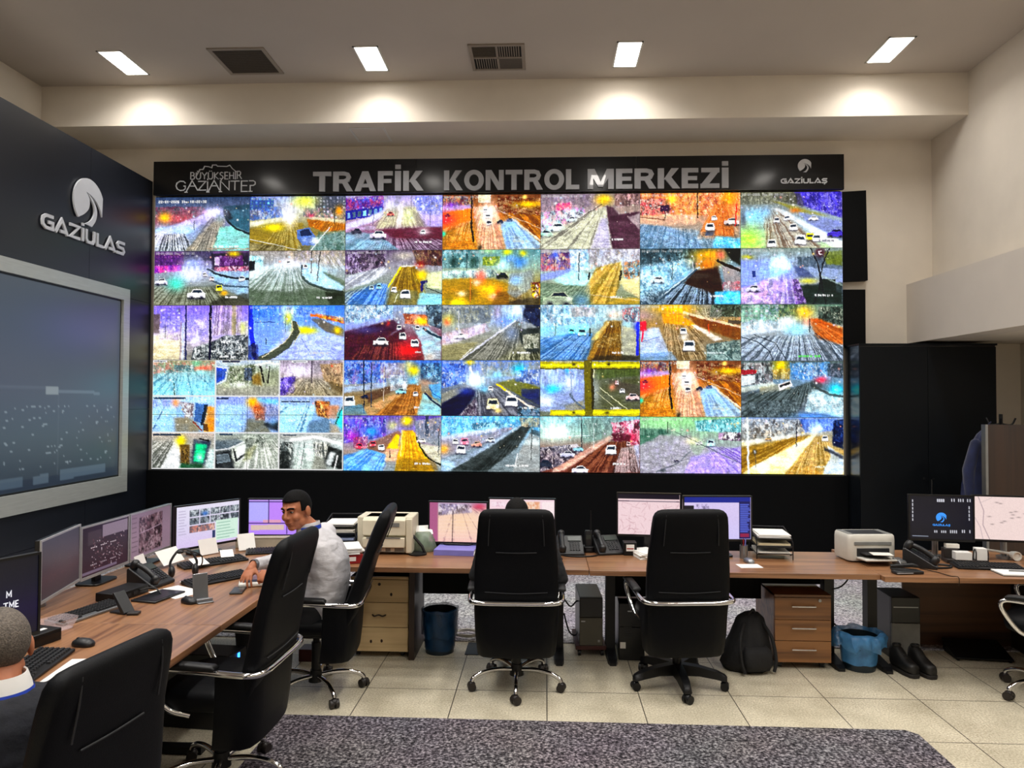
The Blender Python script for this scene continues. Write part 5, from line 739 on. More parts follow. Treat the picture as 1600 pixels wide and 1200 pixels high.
F46 = [('G', '88a0c0', 'b0a890', 'c0a860', 'c8a848'), ('N', ['c8d0d8', '687080', '98a0a8', 'e8e0d8', '443c38'], .35, [0, .3, 10, .2, 10, 3, 0, 4], .7), ('N', ['2048a8', '5888e0', '88b0f0'], .35, [9, .2, 15, .2, 15, 2, 10, 2.4], .7), ('P', 'f0f0e8', [0, 3.8, 10, 2.4, 10, 2.8, 0, 4.6], .8, 2), ('P', '9a7420', [0, 5, 9, 3, 11, 2.8, 4, 8, 0, 9], .9, 3), ('F', '5a4008', 'e8c870', 11, 2, 40, [0, 4.8, 9, 3, 11, 2.8, 3, 8.6, 0, 9], .5), ('P', 'fcf4d0', [11, 2.8, 11.9, 2.6, 6.8, 9, 0, 9, 1.4, 8], 1, 1), ('P', 'b89c58', [11.6, 3, 13.6, 2.8, 14, 6, 12.6, 9, 7, 9], .95, 3), ('F', '6a5420', 'f8e8b0', 12, 1, 60, [11.6, 3, 13.4, 2.8, 14.2, 6, 12.6, 9, 6.8, 9], .55), ('B', 'e8f4ff', 11.6, 1.8, 1.3, .8, .9), ('P', 'd0dcec', [13.4, 4.4, 16, 6, 16, 9, 12.6, 9, 14, 6], .95, 2), ('P', '081434', [14.6, .4, 16, .2, 16, 5, 14.4, 4.4, 14.2, 2.6], .95, 1), ('N', ['182c68', '4868b0', '0a1028'], .35, [14.4, .6, 16, .4, 16, 4, 14.4, 3.6], .6), ('P', '282c38', [13, 4.6, 16, 6, 16, 6.6, 13, 5.2], .8, 2), ('C', 'f0f0e8', 13.1, 3.3, 1.2), ('X', 'c8a878', 4.2, 3.4, .9), ('L', 'e0e8e8', .3, [.9, 0, 1.1, 9]), ('L', '101830', .16, [8.7, .6, 8.6, 4.6]), ('B', '101828', 2.1, 5.5, .3, .4, .9), ('B', 'f4f4f4', 2.1, 5.5, .16, .2, .9), ('L', '303840', .1, [2.2, 6, 2.3, 8]), ('F', 'a87818', 'ffe8a0', 12, -4, 70, [7.6, 7.8, 13, 7.4, 12.6, 9, 7, 9], .5), ('T',), ('K', 11.6, 7.6, 8, 'ffd')]
MOS = [
 [('G', 'a09878', '98b0b0', '88c0d0', '98ccd8'), ('N', ['c87060', '98b090', '607870', 'd8a898'], .5, [0, .6, 16, .4, 16, 2.6, 0, 3.4], .6), ('B', 'e87058', 12.6, 2, 2.4, .5, .8), ('B', '70d0a8', 11, .8, 1.4, .8, .7), ('N', ['306878', 'c8e8e8', '506870'], .4, [5.4, 1.2, 10.4, 1.2, 10.4, 2.8, 5.4, 2.8], .7), ('F', '3c6478', 'c0e0e8', 8, .6, 26, [3, 3, 13, 3, 16, 9, 0, 9, 0, 5], .6, 3, .2, .45), ('L', '205048', .3, [5.4, 5.8, 5.6, 9]), ('B', 'b8f0f0', 12, 3, 2, .5, .6), ('P', 'eee', [0, .1, 3.6, .1, 3.6, .6, 0, .6], .9), ('P', '234', [.2, .2, 3.2, .2, 3.2, .5, .2, .5], .8)],
 [('G', 'c8d0e0', '98a088', 'a0a48c', '98988c'), ('P', '2848b0', [0, 1.6, 3, 1.8, 2.4, 4.6, 0, 6], .9, 2), ('L', 'd8e4f8', .4, [0, 1.6, 3, 2, 2.4, 5, .4, 6]), ('N', ['e8ece0', '505a44', '98a48c', '28301c', 'c8ccb8'], .45, [3, 1.6, 10, 1, 10, 6, 3.4, 6.4], .85), ('N', ['203050', '60709a', '182030'], .4, [7, 2, 9, 2, 9, 5, 7, 5], .7), ('P', '8a6a28', [9, 4, 11, 3, 11.6, 6.4, 9, 6], .8, 3), ('L', '181818', .5, [11, 1, 12, 5.4]), ('L', '181818', .4, [13.4, 1.6, 13, 5.6]), ('L', 'f4f4e8', .5, [10, 1.2, 13, .6, 16, 1]), ('B', 'f0f4f4', 6, 6.4, 3, 1, .7), ('P', 'a0a094', [0, 7, 16, 6.4, 16, 9, 0, 9], .8, 5), ('P', '223', [1.6, .1, 6, .1, 6, .6, 1.6, .6], .9)],
 [('G', '9a90a0', 'b8b0b8', 'a09888', '8a7c58'), ('B', 'f4f0ff', 4.4, 2.6, 3, 1.4, .95), ('N', ['4830b0', '8a70e0', '281870', 'c8b8f8'], .45, [0, 4.4, 4, 4, 3.6, 8, 0, 9], .8), ('N', ['887048', 'b89868', '5a4428', 'd8b888'], .45, [10, 1, 16, .6, 16, 7, 11, 5], .7), ('P', '58482c', [12, 5, 16, 6.4, 16, 8.6, 13, 7], .7, 3), ('F', '4a4438', 'd8d0b8', 7.6, 3, 34, [4, 4.6, 11, 4.6, 14, 9, 1, 9], .6), ('L', '302838', .3, [8, 0, 8, 5.6]), ('B', 'd84828', 13, 1.4, .25, .25), ('P', 'eee', [3, .1, 7, .1, 7, .6, 3, .6], .9), ('P', '234', [3.2, .2, 6.6, .2, 6.6, .5, 3.2, .5], .8)],
 [('G', 'b8c8e0', 'a0c0e0', '98b8dc', '90b0d0'), ('N', ['a8a0c8', 'd8e4f4', '7890b8'], .5, [0, .8, 6, .6, 6, 3, 0, 3.6], .5), ('F', '20384c', 'c8e0f4', 5, -1, 18, [0, 2.6, 6, 2.6, 6.6, 9, 0, 9], .85, 2, .05, .25), ('B', 'e8a060', 6, 1.6, .9, 1, .9), ('N', ['f4f4f4', '886050', 'c0a098', '502c20'], .45, [7, 1.4, 10.6, 1.6, 10.4, 5, 8.4, 5.6], .7), ('P', '908468', [5.4, 5, 10, 5.2, 12.4, 8, 11.6, 9, 6, 9], .8, 3), ('P', '4a70a8', [11, 1.6, 14.2, 2, 13, 7, 10.6, 6]), ('P', '182838', [13.2, 2, 14.3, 2, 13, 7.2, 12.2, 7]), ('P', 'd89830', [14, 2.4, 16, 2.6, 16, 9, 13, 9], .9, 1), ('P', '483018', [13, 6.6, 14, 6.8, 14.4, 8.6, 13, 8.4], .8), ('B', 'd0e8f8', 12, .9, 4, .7, .8), ('L', '803820', .3, [10.4, 6.2, 12.6, 8.4]), ('P', '234', [.2, .2, 8.4, .2, 8.4, .7, .2, .7], .9)],
 [('G', '98a8d0', 'a8b8dc', '98b0d4', '90acd0'), ('F', '2c4058', 'c0d8f0', 7, -2, 18, [0, 2, 8, 2, 7.4, 9, 0, 9], .8, 2, .05, .25), ('B', 'f4c010', 9.2, 1.4, 1.3, 1.2, 1), ('B', 'e87010', 10.4, 3, 1.2, 1.4, .9), ('N', ['b85828', '6a3018', 'e8a888', '884838'], .4, [9.6, 2.4, 12.6, 2.4, 12.4, 6, 10, 6], .7), ('P', '787868', [8, 5.4, 12, 5.6, 14, 9, 7.4, 9], .85, 3), ('N', ['8888a8', 'c8c8dc', '50587a'], .45, [12, 1.8, 16, 2, 16, 6, 12.6, 5.6], .6), ('P', '101418', [12, 6.4, 16, 6, 16, 8.6, 13, 7.6], .85, 2), ('B', '88b8e0', 14.4, 6, .9, 1, .8), ('P', '80c8d8', [10, .4, 16, .8, 16, 2, 11, 1.4], .8, 2), ('P', '234', [.2, .2, 3.2, .2, 3.2, .7, .2, .7], .9)],
 [('G', 'a0b0cc', 'a8c4dc', '98bcd8', '90b8d4'), ('F', '304c60', 'd0e8f8', 9, -3, 16, [0, 2, 9, 2, 7.4, 9, 0, 9], .8, 2, .05, .25), ('B', 'f4d0a0', 9.8, 1.4, 1, .8, .7), ('N', ['b86020', '3a1808', 'e8a040', '602c10', 'f4c878'], .5, [8.6, 1, 12.6, 1, 12.4, 5.4, 9.4, 4.6], .85), ('P', 'c89068', [12, 2.2, 15, 2, 14.4, 5.4, 12, 5], .8, 2), ('P', '607c98', [7.4, 6, 12, 5, 14, 9, 6.6, 9], .8, 3), ('P', '30d8d8', [14.6, 4, 16, 2.4, 16, 8, 14, 6.6], .95, 1), ('P', 'b0a088', [12.6, 6.4, 14.6, 7, 15.4, 9, 12.6, 9], .8, 2), ('L', '183028', .3, [15.6, 2.4, 14, 6.6]), ('P', '234', [.4, 1, 7.6, 1, 7.6, 1.5, .4, 1.5], .9)],
 [('G', 'b8b0a8', 'a8a8a0', '8a8c88', '888c88'), ('F', '30342c', 'd0d0cc', 7, -1, 40, [0, 2, 6.6, 2, 5, 9, 0, 9], .75), ('P', 'eceef0', [6, 2, 7.4, 3, 7.4, 9, 2.4, 9], .85, 3), ('B', 'f4e000', 7.4, 2, 1.1, 1.2, 1), ('N', ['584018', '302008', '987838'], .4, [7, 3, 9.6, 3, 9.6, 8, 7.4, 7.6], .85), ('P', '303c50', [10.6, 1.6, 15, 2, 13.6, 8, 10, 7.4], .9, 1), ('P', '20c890', [11.2, 2.6, 14, 3, 13, 7.4, 10.6, 7], 1, 1), ('B', 'e0fff4', 12.2, 6, .8, 1, .9), ('P', '104828', [7.4, 7.6, 13, 7.6, 13, 9, 7, 9], .8, 3), ('P', 'd8e8e8', [14.6, 4, 16, 4, 16, 9, 13.4, 9], .8, 2), ('L', '181818', .4, [12, 1.4, 14.4, 2]), ('P', '234', [.2, .3, 7.4, .3, 7.4, .8, .2, .8], .9)],
 [('G', '98a098', 'b8bcb4', 'c8ccc4', 'a8aca8'), ('N', ['283028', '889088', 'd8dcd4'], .5, [7, .4, 13, .4, 12, 4, 7.6, 4.6], .6), ('P', '606c74', [0, 2, 5.6, 1.4, 7.2, 2.2, 3, 4, 0, 4.4], .95, 1), ('L', 'e8ecf0', .3, [0, 4.3, 3.4, 3.9, 7.2, 2.2]), ('P', '181c20', [0, 4.6, 4, 4, 5, 9, 0, 9], .95, 1), ('P', '707c84', [.4, 5.4, 3.4, 5, 4, 7, .6, 7.6], .9), ('P', 'e8eaec', [5.6, 3.4, 7.6, 2.8, 7.4, 6.2, 5.8, 7], 1, 1), ('L', '202428', .5, [4.8, 4, 5.4, 6.8, 7.6, 5.2]), ('F', '606860', 'f4f4f0', 11, -2, 50, [8, 4, 16, 1, 16, 9, 5, 9], .6, 3), ('P', '8a8c60', [8, 4, 10.4, 2.8, 9, 6, 7, 7], .6, 4), ('L', '9aa098', .4, [11.4, 2, 10.6, 9]), ('P', '234', [1, .1, 4.4, .1, 4.4, .5, 1, .5], .8)],
 [('G', 'a8a8a4', 'b8c0c0', 'c0c8c4', 'a8b0ac'), ('N', ['0c1010', '384040', '687070', 'c8ccc8'], .5, [0, 2, 4, 2, 3.6, 9, 0, 9], .85), ('P', '101414', [0, 5, 2.4, 4, 3, 9, 0, 9], .8, 2), ('L', '181c1c', .5, [3.2, 3.6, 3.4, 6, 2.6, 7.4]), ('F', '8a9490', 'f0f8f4', 6, -2, 24, [3.4, 2, 8, 2, 10, 9, 2.6, 9], .6, 3, .1, .4), ('L', '283030', .16, [6.4, 2.4, 5.4, 8.8]), ('L', 'f4f4f4', .8, [3, 1.6, 9, .8, 16, 2.6]), ('F', '181c1c', 'e8e4d8', 10, -9, 120, [8.4, 2, 13, 2.2, 12, 6.4, 9, 5.4], .9), ('P', '141818', [12.4, 3, 16, 4.2, 16, 9, 11, 7.6], .9, 1), ('P', 'e0e4e4', [12.8, 4.4, 14.2, 4.8, 12.8, 8, 11.6, 7.2], 1, 1), ('L', 'e8ece8', .3, [14.6, 5.4, 13.8, 8.8]), ('P', '88887c', [9, 5.4, 11.4, 6.4, 12, 9, 8, 9], .7, 3), ('P', '234', [1, .2, 4.4, .2, 4.4, .6, 1, .6], .8)],
]
FEEDS = [[F00, F01, F02, F03, F04, F05, F06], [F10, F11, F12, F13, F14, F15, F16], [F20, F21, F22, F23, F24, F25, F26], [None, None, F32, F33, F34, F03, F36], [None, None, F42, F43, F44, F45, F46]]
def grid_mesh(name, w, h, im, m, parent=None, loc=(0, 0, 0), y=0.0, curve=0):
    """picture grid in the XZ plane facing -Y; im row 0 is the top"""
    H, W = im.shape[:2]
    xs, zs = np.meshgrid(np.linspace(-w / 2, w / 2, W), np.linspace(h, 0, H))
    co = np.stack([xs, np.full_like(xs, y), zs], -1).reshape(-1, 3)
    i = np.arange((H - 1) * (W - 1)); r_, c_ = i // (W - 1), i % (W - 1); a = r_ * W + c_
    f = np.stack([a, a + W, a + W + 1, a + 1], -1)
    me = bpy.data.meshes.new(name)
    me.vertices.add(len(co)); me.vertices.foreach_set('co', co.astype(np.float32).ravel())
    me.loops.add(f.size); me.loops.foreach_set('vertex_index', f.astype(np.int32).ravel())
    me.polygons.add(len(f)); me.polygons.foreach_set('loop_start', (np.arange(len(f)) * 4).astype(np.int32))
    me.polygons.foreach_set('loop_total', np.full(len(f), 4, np.int32)) if bpy.app.version < (4, 1, 0) else None
    me.update(calc_edges=True)
    at = me.color_attributes.new('picture', 'FLOAT_COLOR', 'POINT')
    lin = np.where(im <= .04045, im / 12.92, ((im + .055) / 1.055) ** 2.4)
    at.data.foreach_set('color', np.concatenate([lin, np.ones((H, W, 1))], -1).astype(np.float32).ravel())
    me.materials.append(M[m]); o = bpy.data.objects.new(name, me); COL.objects.link(o)
    if parent: o.parent = parent
    o.location = loc
    return o
screen_mat('wall_screen', 1.0, .5, .2)
mat('bezel', '#050506', .4, var=.1)
SW, SH, SX0, SZ0, SYF = 8.486 / 7, 3.412 / 5, -4.908, 1.05, 8.957
mos = Paint(32, 18, 9, 77)
for k, ops in enumerate(MOS):
    mos.sub((k % 3) * 32 / 3, (k // 3) * 6, 32 / 3, 6); mos.run(ops)
mos.cell = None
mim = mos.finish(.045, 1.13)
for k in range(4):       # white rules between the cells
    c_ = min(int(k * mos.nW / 3), mos.nW); mim[:, max(c_ - 1, 0):c_ + 1] = .93; r_ = min(int(k * mos.nH / 3), mos.nH); mim[max(r_ - 1, 0):r_ + 1, :] = .93
DESC = {
 (0, 0): 'a snowy dual carriageway curving under a teal slope', (0, 1): 'a junction with a dark blue car and yellow snow', (0, 2): 'a white van crossing below purple shopfronts', (0, 3): 'an orange boulevard, the one in the top row', (0, 4): 'snowy tram tracks beside a dark maroon road', (0, 5): 'golden trees and cars on an orange road', (0, 6): 'a motorway with a yellow taxi and deep blue trees',
 (1, 0): 'a foggy square with a cyan glow and purple shops', (1, 1): 'a grey snowy road with two thin poles', (1, 2): 'a white minibus coming down a yellow road', (1, 3): 'blurred yellow lights and blue blobs', (1, 4): 'a snowy tree beside an olive road and a parked car', (1, 5): 'a dark road vanishing under an orange glow', (1, 6): 'lavender fog and a round red sign on black masts',
 (2, 0): 'violet fog behind two dark poles and snowy bushes', (2, 1): 'a blue snowfield cut by a curved dark lane', (2, 2): 'white cars on a maroon road with a red glow', (2, 3): 'a grey road under white-blue haze and dark trees', (2, 4): 'a brown road with a blue post at the right edge', (2, 5): 'a white car on a golden road with a red sign', (2, 6): 'curving tyre tracks on grey snow with a green caption',
 (3, 2): 'a brown street with a yellow street lamp', (3, 3): 'two cars side by side below a white glare', (3, 4): 'a yellow-barred window frame', (3, 5): 'an orange boulevard, the one in the fourth row', (3, 6): 'a bus on a grey street with cyan and pink glows',
 (4, 2): 'a bright yellow avenue', (4, 3): 'a dark motorway slanting across white snow', (4, 4): 'a teal glare over a brown road', (4, 5): 'a lilac snowfield under a green sky', (4, 6): 'a pale wedge of snow between golden roads',
 (3, 0): 'the upper left quarter of a nine-picture tram stop mosaic', (3, 1): 'the upper right quarter of a nine-picture tram stop mosaic', (4, 0): 'the lower left quarter of a nine-picture tram stop mosaic', (4, 1): 'the lower right quarter of a nine-picture tram stop mosaic'}
for r_ in range(5):
    for c_ in range(7):
        ops = FEEDS[r_][c_]
        if ops: p_ = Paint(seed=r_ * 7 + c_ + 1 if ops is not F03 else 4); p_.run(ops); im = p_.finish(.045, 1.13)
        else:
            hh, ww = mos.nH // 2, mos.nW // 2; im = mim[(r_ - 3) * hh:(r_ - 3) * hh + hh + 1, c_ * ww:c_ * ww + ww + 1]
        t = thing('display_panel', 'video wall panel showing ' + DESC[(r_, c_)], 'display', (SX0 + (c_ + .5) * SW, SYF, SZ0 + (4 - r_) * SH), 0, 'panels of the video wall')
        e = .0022
        MB().bb(-SW / 2 + e * .2, SW / 2 - e * .2, .003, .04, e * .2, SH - e * .2).build('casing', 'bezel', t, smooth=0)
        grid_mesh('screen', SW - 2 * e, SH - 2 * e, im, 'wall_screen', t, (0, 0, e))

# ---------------------------------------------------------------- big rear-projection screen on the left wall
screen_mat('grey_screen', .62, .34, .9, .012)
p_ = Paint(16, 9, 14, 5)
p_.run([('G', '4a525c', '48525e', '4e5868', '465662', '2c3a48'), ('B', '5a60a0', 13, 2, 3, 1.2, .4), ('P', '7c8a98', [11.2, 4.68, 14.3, 4.72, 14.3, 4.86, 11.2, 4.84], .7), ('P', 'aab4b8', [10.3, 4.55, 11.2, 4.55, 11.2, 4.9, 10.3, 4.9], .8), ('L', '7c8a98', .05, [0, 4.6, 10.3, 4.6], .6), ('L', '6c7884', .04, [11.2, 4.9, 11.2, 8.8], .6), ('P', '1c2c40', [0, 8.55, 16, 8.5, 16, 9, 0, 9], .8), ('P', '6c8090', [11.4, 8.35, 14.9, 8.3, 14.9, 8.75, 11.4, 8.8], .7), ('P', '708290', [9.6, 8.45, 10.6, 8.4, 10.6, 8.8, 9.6, 8.85], .7), ('P', '6c8090', [0, 8.4, 9, 8.4, 9, 8.8, 0, 8.8], .6)])
rs = np.random.RandomState(3)
for k in range(260):
    x, y = rs.uniform(.3, 15.6), rs.choice([5.4, 5.6, 5.9, 6.2, 6.6, 6.9, 7.2, 7.45, 7.7, 8.0]) + rs.uniform(-.05, .05)
    if rs.rand() < .6: p_.P('aebcc4', [x, y, x + rs.uniform(.04, .2), y, x + .1, y + .08, x, y + .08], .7)
t = thing('projection_screen', 'large grey rear-projection screen in a brushed silver frame on the left wall', 'screen', (-4.9425, 6.51, .845), R(90))
f_ = MB()
f_.prism([(-1.895, 0), (1.895, 0), (1.775, .185), (-1.775, .185)], -.05, -.002)
f_.prism([(1.895, 0), (1.895, 2.365), (1.775, 2.23), (1.775, .185)], -.05, -.002)
f_.prism([(-1.895, 2.365), (-1.895, 0), (-1.775, .185), (-1.775, 2.23)], -.05, -.002)
f_.prism([(1.895, 2.365), (-1.895, 2.365), (-1.775, 2.23), (1.775, 2.23)], -.05, -.002)
f_.build('frame', 'frame_silver', t, smooth=0)
MB().bb(-1.775, 1.775, -.016, -.002, .185, 2.23).build('inner_bezel', 'bezel', t, smooth=0)
grid_mesh('screen', 3.51, 2.005, p_.finish(.0, 1.0, False), 'grey_screen', t, (0, -.018, .205))
# ---------------------------------------------------------------- furniture materials
wood('walnut_top', '#5d3a24', '#956a48', 'x', .33, 1, .25)
wood('walnut_top_side', '#5d3a24', '#956a48', 'y', .33, 1, .25)
wood('walnut_edge', '#5e3a20', '#8f6340', 'x', .45)
wood('walnut_front', '#543219', '#85582f', 'x', .4, .8)
wood('walnut_dark', '#1a0e08', '#2e1b10', 'z', .5, .8)
wood('walnut_panel', '#3a2313', '#5c3b22', 'x', .5, .6)
wood('birch', '#a1835a', '#cdb285', 'x', .5, .5)
mat('leather', '#020306', .5, var=.2, scale=40, bump=.12, bscale=260, spec=.16)
mat('leather_seam', '#1a1b1e', .5, var=.1)
mat('chrome', '#d8d8da', .09, metal=1, var=.03)
mat('steel_grey', '#8d8f92', .3, metal=.8, var=.05)
mat('black_plastic', '#060608', .45, var=.15, spec=.35)
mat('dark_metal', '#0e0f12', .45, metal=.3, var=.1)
mat('caster_brown', '#1c1513', .5, var=.15)
mat('handle_dark', '#3a2e24', .4, metal=.5, var=.1)
mat('wood_knot', '#2a1206', .6)

# ---------------------------------------------------------------- desks
def desk(label, x0, x1, y0, y1, mtop, legs=(), modesty=None, wood_panels=(), loc=None, cut=None):
    cx, cy = (x0 + x1) / 2, (y0 + y1) / 2
    t = thing('desk', label, 'desk', (cx, cy, 0), 0, 'walnut desks of the control room')
    poly = cut or [(x0, y0), (x1, y0), (x1, y1), (x0, y1)]
    MB().prism([(a - cx, b - cy) for a, b in poly], .704, .74, 'xy').build('desktop', mtop, t, bevel=.003, smooth=0)
    for (x, ya, yb, axis) in legs:
        l = MB()
        if axis == 'y':
            l.bb(x - cx - .035, x - cx + .035, (ya + yb) / 2 - cy - .01, (ya + yb) / 2 - cy + .08, .03, .704)
            l.bb(x - cx - .03, x - cx + .03, ya - cy + .05, yb - cy - .05, .66, .704)
            l.loft([[(x - cx + sx * w_, yy - cy, zz) for sx, zz in ((-1, .001), (1, .001), (1, h_), (-1, h_))] for yy, w_, h_ in ((ya, .022, .02), (ya + .05, .034, .035), ((ya + yb) / 2, .036, .06), (yb - .05, .034, .035), (yb, .022, .02))])
        else:
            l.bb(ya - cx, yb - cx, x - cy - .03, x - cy + .03, .001, .04); l.bb((ya + yb) / 2 - cx - .04, (ya + yb) / 2 - cx + .04, x - cy - .03, x - cy + .03, .03, .704)
        l.build('leg', 'dark_metal', t, smooth=0)
    for q in modesty or (): MB().bb(q[0] - cx, q[1] - cx, q[2] - cy, q[3] - cy, q[4], q[5]).build('modesty_panel', q[6], t, smooth=0)
    for q in wood_panels: MB().bb(q[0] - cx, q[1] - cx, q[2] - cy, q[3] - cy, q[4], q[5]).build('side_panel', 'walnut_dark', t, smooth=0)
    return t
desk('long walnut desk below the screens, under the white printer and the purple-tinted monitor', -1.688, .312, 5.162, 5.90, 'walnut_top', [(.11, 5.36, 5.84, 'y')], [(-.94, .08, 5.66, 5.68, .43, .70, 'black_matte')], [(-1.0, -.96, 5.42, 5.86, .001, .70)])
desk('long walnut desk below the screens, under the two map monitors and the wire letter trays', .315, 2.298, 5.15, 5.90, 'walnut_top', [(.50, 5.38, 5.84, 'y'), (2.12, 5.36, 5.84, 'y')], [(.54, 1.64, 5.66, 5.68, .43, .70, 'black_matte'), (1.64, 2.08, 5.66, 5.68, .545, .70, 'black_matte')])
desk('walnut desk at the right with the dark emblem monitor and a brown front panel', 2.301, 3.70, 5.09, 6.02, 'walnut_top', [(2.44, 5.33, 5.90, 'y')], [(2.83, 3.68, 5.96, 5.98, .012, .70, 'walnut_panel')], [(3.66, 3.70, 5.2, 6.0, .001, .70)])
desk('walnut desk along the left wall where the man in the white shirt sits', -2.96, -1.69, 3.792, 6.06, 'walnut_top_side', [(3.95, -2.7, -1.85, 'x')], [(-2.80, -2.78, 4.1, 5.9, .25, .70, 'black_matte')])
desk('walnut desk at the lower left in front of the man seen from behind', -2.80, -1.69, 1.9, 3.788, 'walnut_top_side', [(3.65, -2.6, -1.85, 'x'), (2.1, -2.6, -1.85, 'x')], [(-2.70, -2.68, 2.2, 3.6, .25, .70, 'black_matte')])

# ---------------------------------------------------------------- office chairs
def office_chair(label, x, y, rz, base='chrome', lift=0.0, spin=0.0, h=0, recline=0):
    """high-backed office chair facing local +Y"""
    t = thing('office_chair', label, 'chair', (x, y, 0), R(rz), 'black leather office chairs')
    def rr(w, d, z, yc, p=4, n=28): return [(a, yc + b, z) for a, b in rrect(w, d, n, p)]
    L = lift
    zh = lambda z: z + L + h * max(0, z - .6)
    RC = Matrix.Translation((0, -.22, .50)) @ Matrix.Rotation(R(recline), 4, 'X') @ Matrix.Translation((0, .22, -.50))
    s_ = MB().loft([rr(.225, .215, .435 + L, 0), rr(.255, .245, .45 + L, 0), rr(.262, .255, .485 + L, 0), rr(.258, .25, .515 + L, 0), rr(.235, .225, .535 + L, 0), rr(.12, .11, .542 + L, 0)])
    s_.build('seat', 'leather', t, smooth=60)
    prof = [(.50, .262, .040, -.215), (.60, .268, .048, -.232), (.72, .272, .046, -.246), (.84, .270, .042, -.256), (.96, .262, .040, -.268), (1.06, .252, .045, -.285), (1.13, .246, .046, -.298), (1.18, .240, .043, -.307), (1.205, .230, .036, -.312), (1.221, .213, .026, -.315), (1.230, .188, .014, -.317), (1.233, .15, .005, -.318)]
    b_ = MB().loft([rr(w, d, z + L + h * max(0, z - .6), yc, 5) for z, w, d, yc in prof]); bk = b_.xform(RC).build('backrest', 'leather', t, smooth=60)
    pl = [(.276, -.095), (.277, -.17), (.268, -.235), (.235, -.272), (.16, -.288), (.08, -.293)]; pl = pl + [(0, -.294)] + [(-a, b) for a, b in pl[::-1]]
    sk = MB(); rg = []
    for z, k, dy in ((.27, .90, .030), (.285, .93, .02), (.40, .975, .008), (.55, 1.0, 0), (.615, 1.0, 0), (.625, .99, 0)):
        o_ = [(a * k, b + dy, z + L) for a, b in pl]; i_ = [(a * k * .955, (b + dy) * .955 + .002, z + L) for a, b in pl[::-1]]; rg.append(o_ + i_)
    sk.loft(rg); sk.build('back_shell', 'leather', t, smooth=50)
    q = MB()
    q.tube([(-.13, -.311, zh(.955)), (0, -.3125, zh(.952)), (.13, -.311, zh(.955))], .0035, 6).xform(RC).build('seam', 'leather_seam', bk)
    MB().tube([(-.2, -.2945, .70 + L), (0, -.2965, .692 + L), (.2, -.2945, .70 + L)], .003, 6).xform(RC).build('seam', 'leather_seam', bk)
    for sx in (-1, 1):
        MB().tube([(sx * .165, -.345, zh(1.20)), (sx * .172, -.343, zh(1.12)), (sx * .178, -.325, zh(1.0))], .0035, 6).xform(RC).build('seam', 'leather_seam', bk)
    # chrome tube: round the back and down the front of both arms
    pts = [(.225, .05, .42 + L), (.262, .14, .46 + L), (.288, .215, .56 + L), (.297, .238, .625 + L), (.300, .205, .656 + L), (.300, .10, .658 + L), (.300, -.08, .65 + L), (.300, -.20, .642 + L), (.285, -.285, .638 + L), (.22, -.318, .636 + L), (.1, -.322, .634 + L)]
    full = pts + [(0, -.322, .634 + L)] + [(-a, b, c) for a, b, c in pts[::-1]]
    MB().tube(full, .0155, 10, 5).build('arm_frame', 'chrome' , t, smooth=60)
    for sx in (-1, 1):
        MB().loft([[(sx * .300 + a, yy, .674 + L + zz + b) for a, b in rrect(.027, hh, 16, 3)] for yy, hh, zz in ((-.115, .008, -.004), (-.10, .017, -.002), (.02, .019, .004), (.15, .018, .006), (.2, .014, .003), (.215, .005, 0))]).build('arm_pad', 'black_plastic', t, smooth=60)
    MB().cyl((0, 0, .10), (0, 0, .33 + L), .030, n=20).cyl((0, 0, .28 + L), (0, 0, .40 + L), .021).build('gas_column', 'black_plastic', t)
    MB().bb(-.12, .12, -.14, .12, .385 + L, .436 + L).build('mechanism', 'black_plastic', t, bevel=.012)
    bm_ = 'chrome' if base == 'chrome' else 'black_plastic'
    MB().cyl((0, 0, .075), (0, 0, .15), .048, .036, 20).build('hub', 'black_plastic', t)
    for k in range(5):
        a = -math.pi / 2 + spin + k * 2 * math.pi / 5; ca, sa = math.cos(a), math.sin(a)
        l = MB()
        if base == 'chrome':
            l.tube([(ca * .03, sa * .03, .112), (ca * .13, sa * .13, .122), (ca * .23, sa * .23, .112), (ca * .295, sa * .295, .085), (ca * .312, sa * .312, .062)], .0145, 10, 5)
        else:
            rs_ = []
            for r_, w_, z0, z1 in ((.03, .038, .075, .15), (.15, .036, .085, .142), (.26, .034, .075, .122), (.315, .028, .064, .1), (.328, .014, .064, .088)):
                rs_.append([(ca * r_ - sa * w_ * s1, sa * r_ + ca * w_ * s1, z) for s1, z in ((-1, z0), (1, z0), (.75, z1), (-.75, z1))])
            l.loft(rs_)
        lo = l.build('base_leg', bm_, t, smooth=60)
        c = MB(); cx, cy = ca * .312, sa * .312; b2 = a + .6 + k
        ux, uy = math.cos(b2), math.sin(b2)
        for s1 in (-1, 1):
            c.cyl((cx + ux * s1 * .006, cy + uy * s1 * .006, .028), (cx + ux * s1 * .028, cy + uy * s1 * .028, .028), .0275, n=16)
        c.ell((cx, cy, .04), (.026, .026, .022), 12, 8)
        c.build('caster', 'caster_brown' if base == 'chrome' else 'black_plastic', lo)
    return t
office_chair('black leather chair at the lower left, its back hiding part of the seated man', -1.60, 2.22, 81, h=-.09)
office_chair('empty black leather chair at the left desk, seen from its side and back', -1.625, 3.67, 88, recline=6, h=.06)
office_chair('black leather chair with chrome legs holding the man in the white shirt', -1.50, 4.80, 96, spin=.25, recline=13, h=.04)
office_chair('black leather chair with chrome legs in the middle, occupied and seen straight from behind', -.185, 4.985, 1, spin=0)
office_chair('empty black leather chair with a black plastic base in front of the map monitors', .90, 5.06, 6, base='plastic', spin=-.06)
office_chair('black leather chair cut off by the right edge of the picture', 3.31, 4.96, 50, spin=.2)

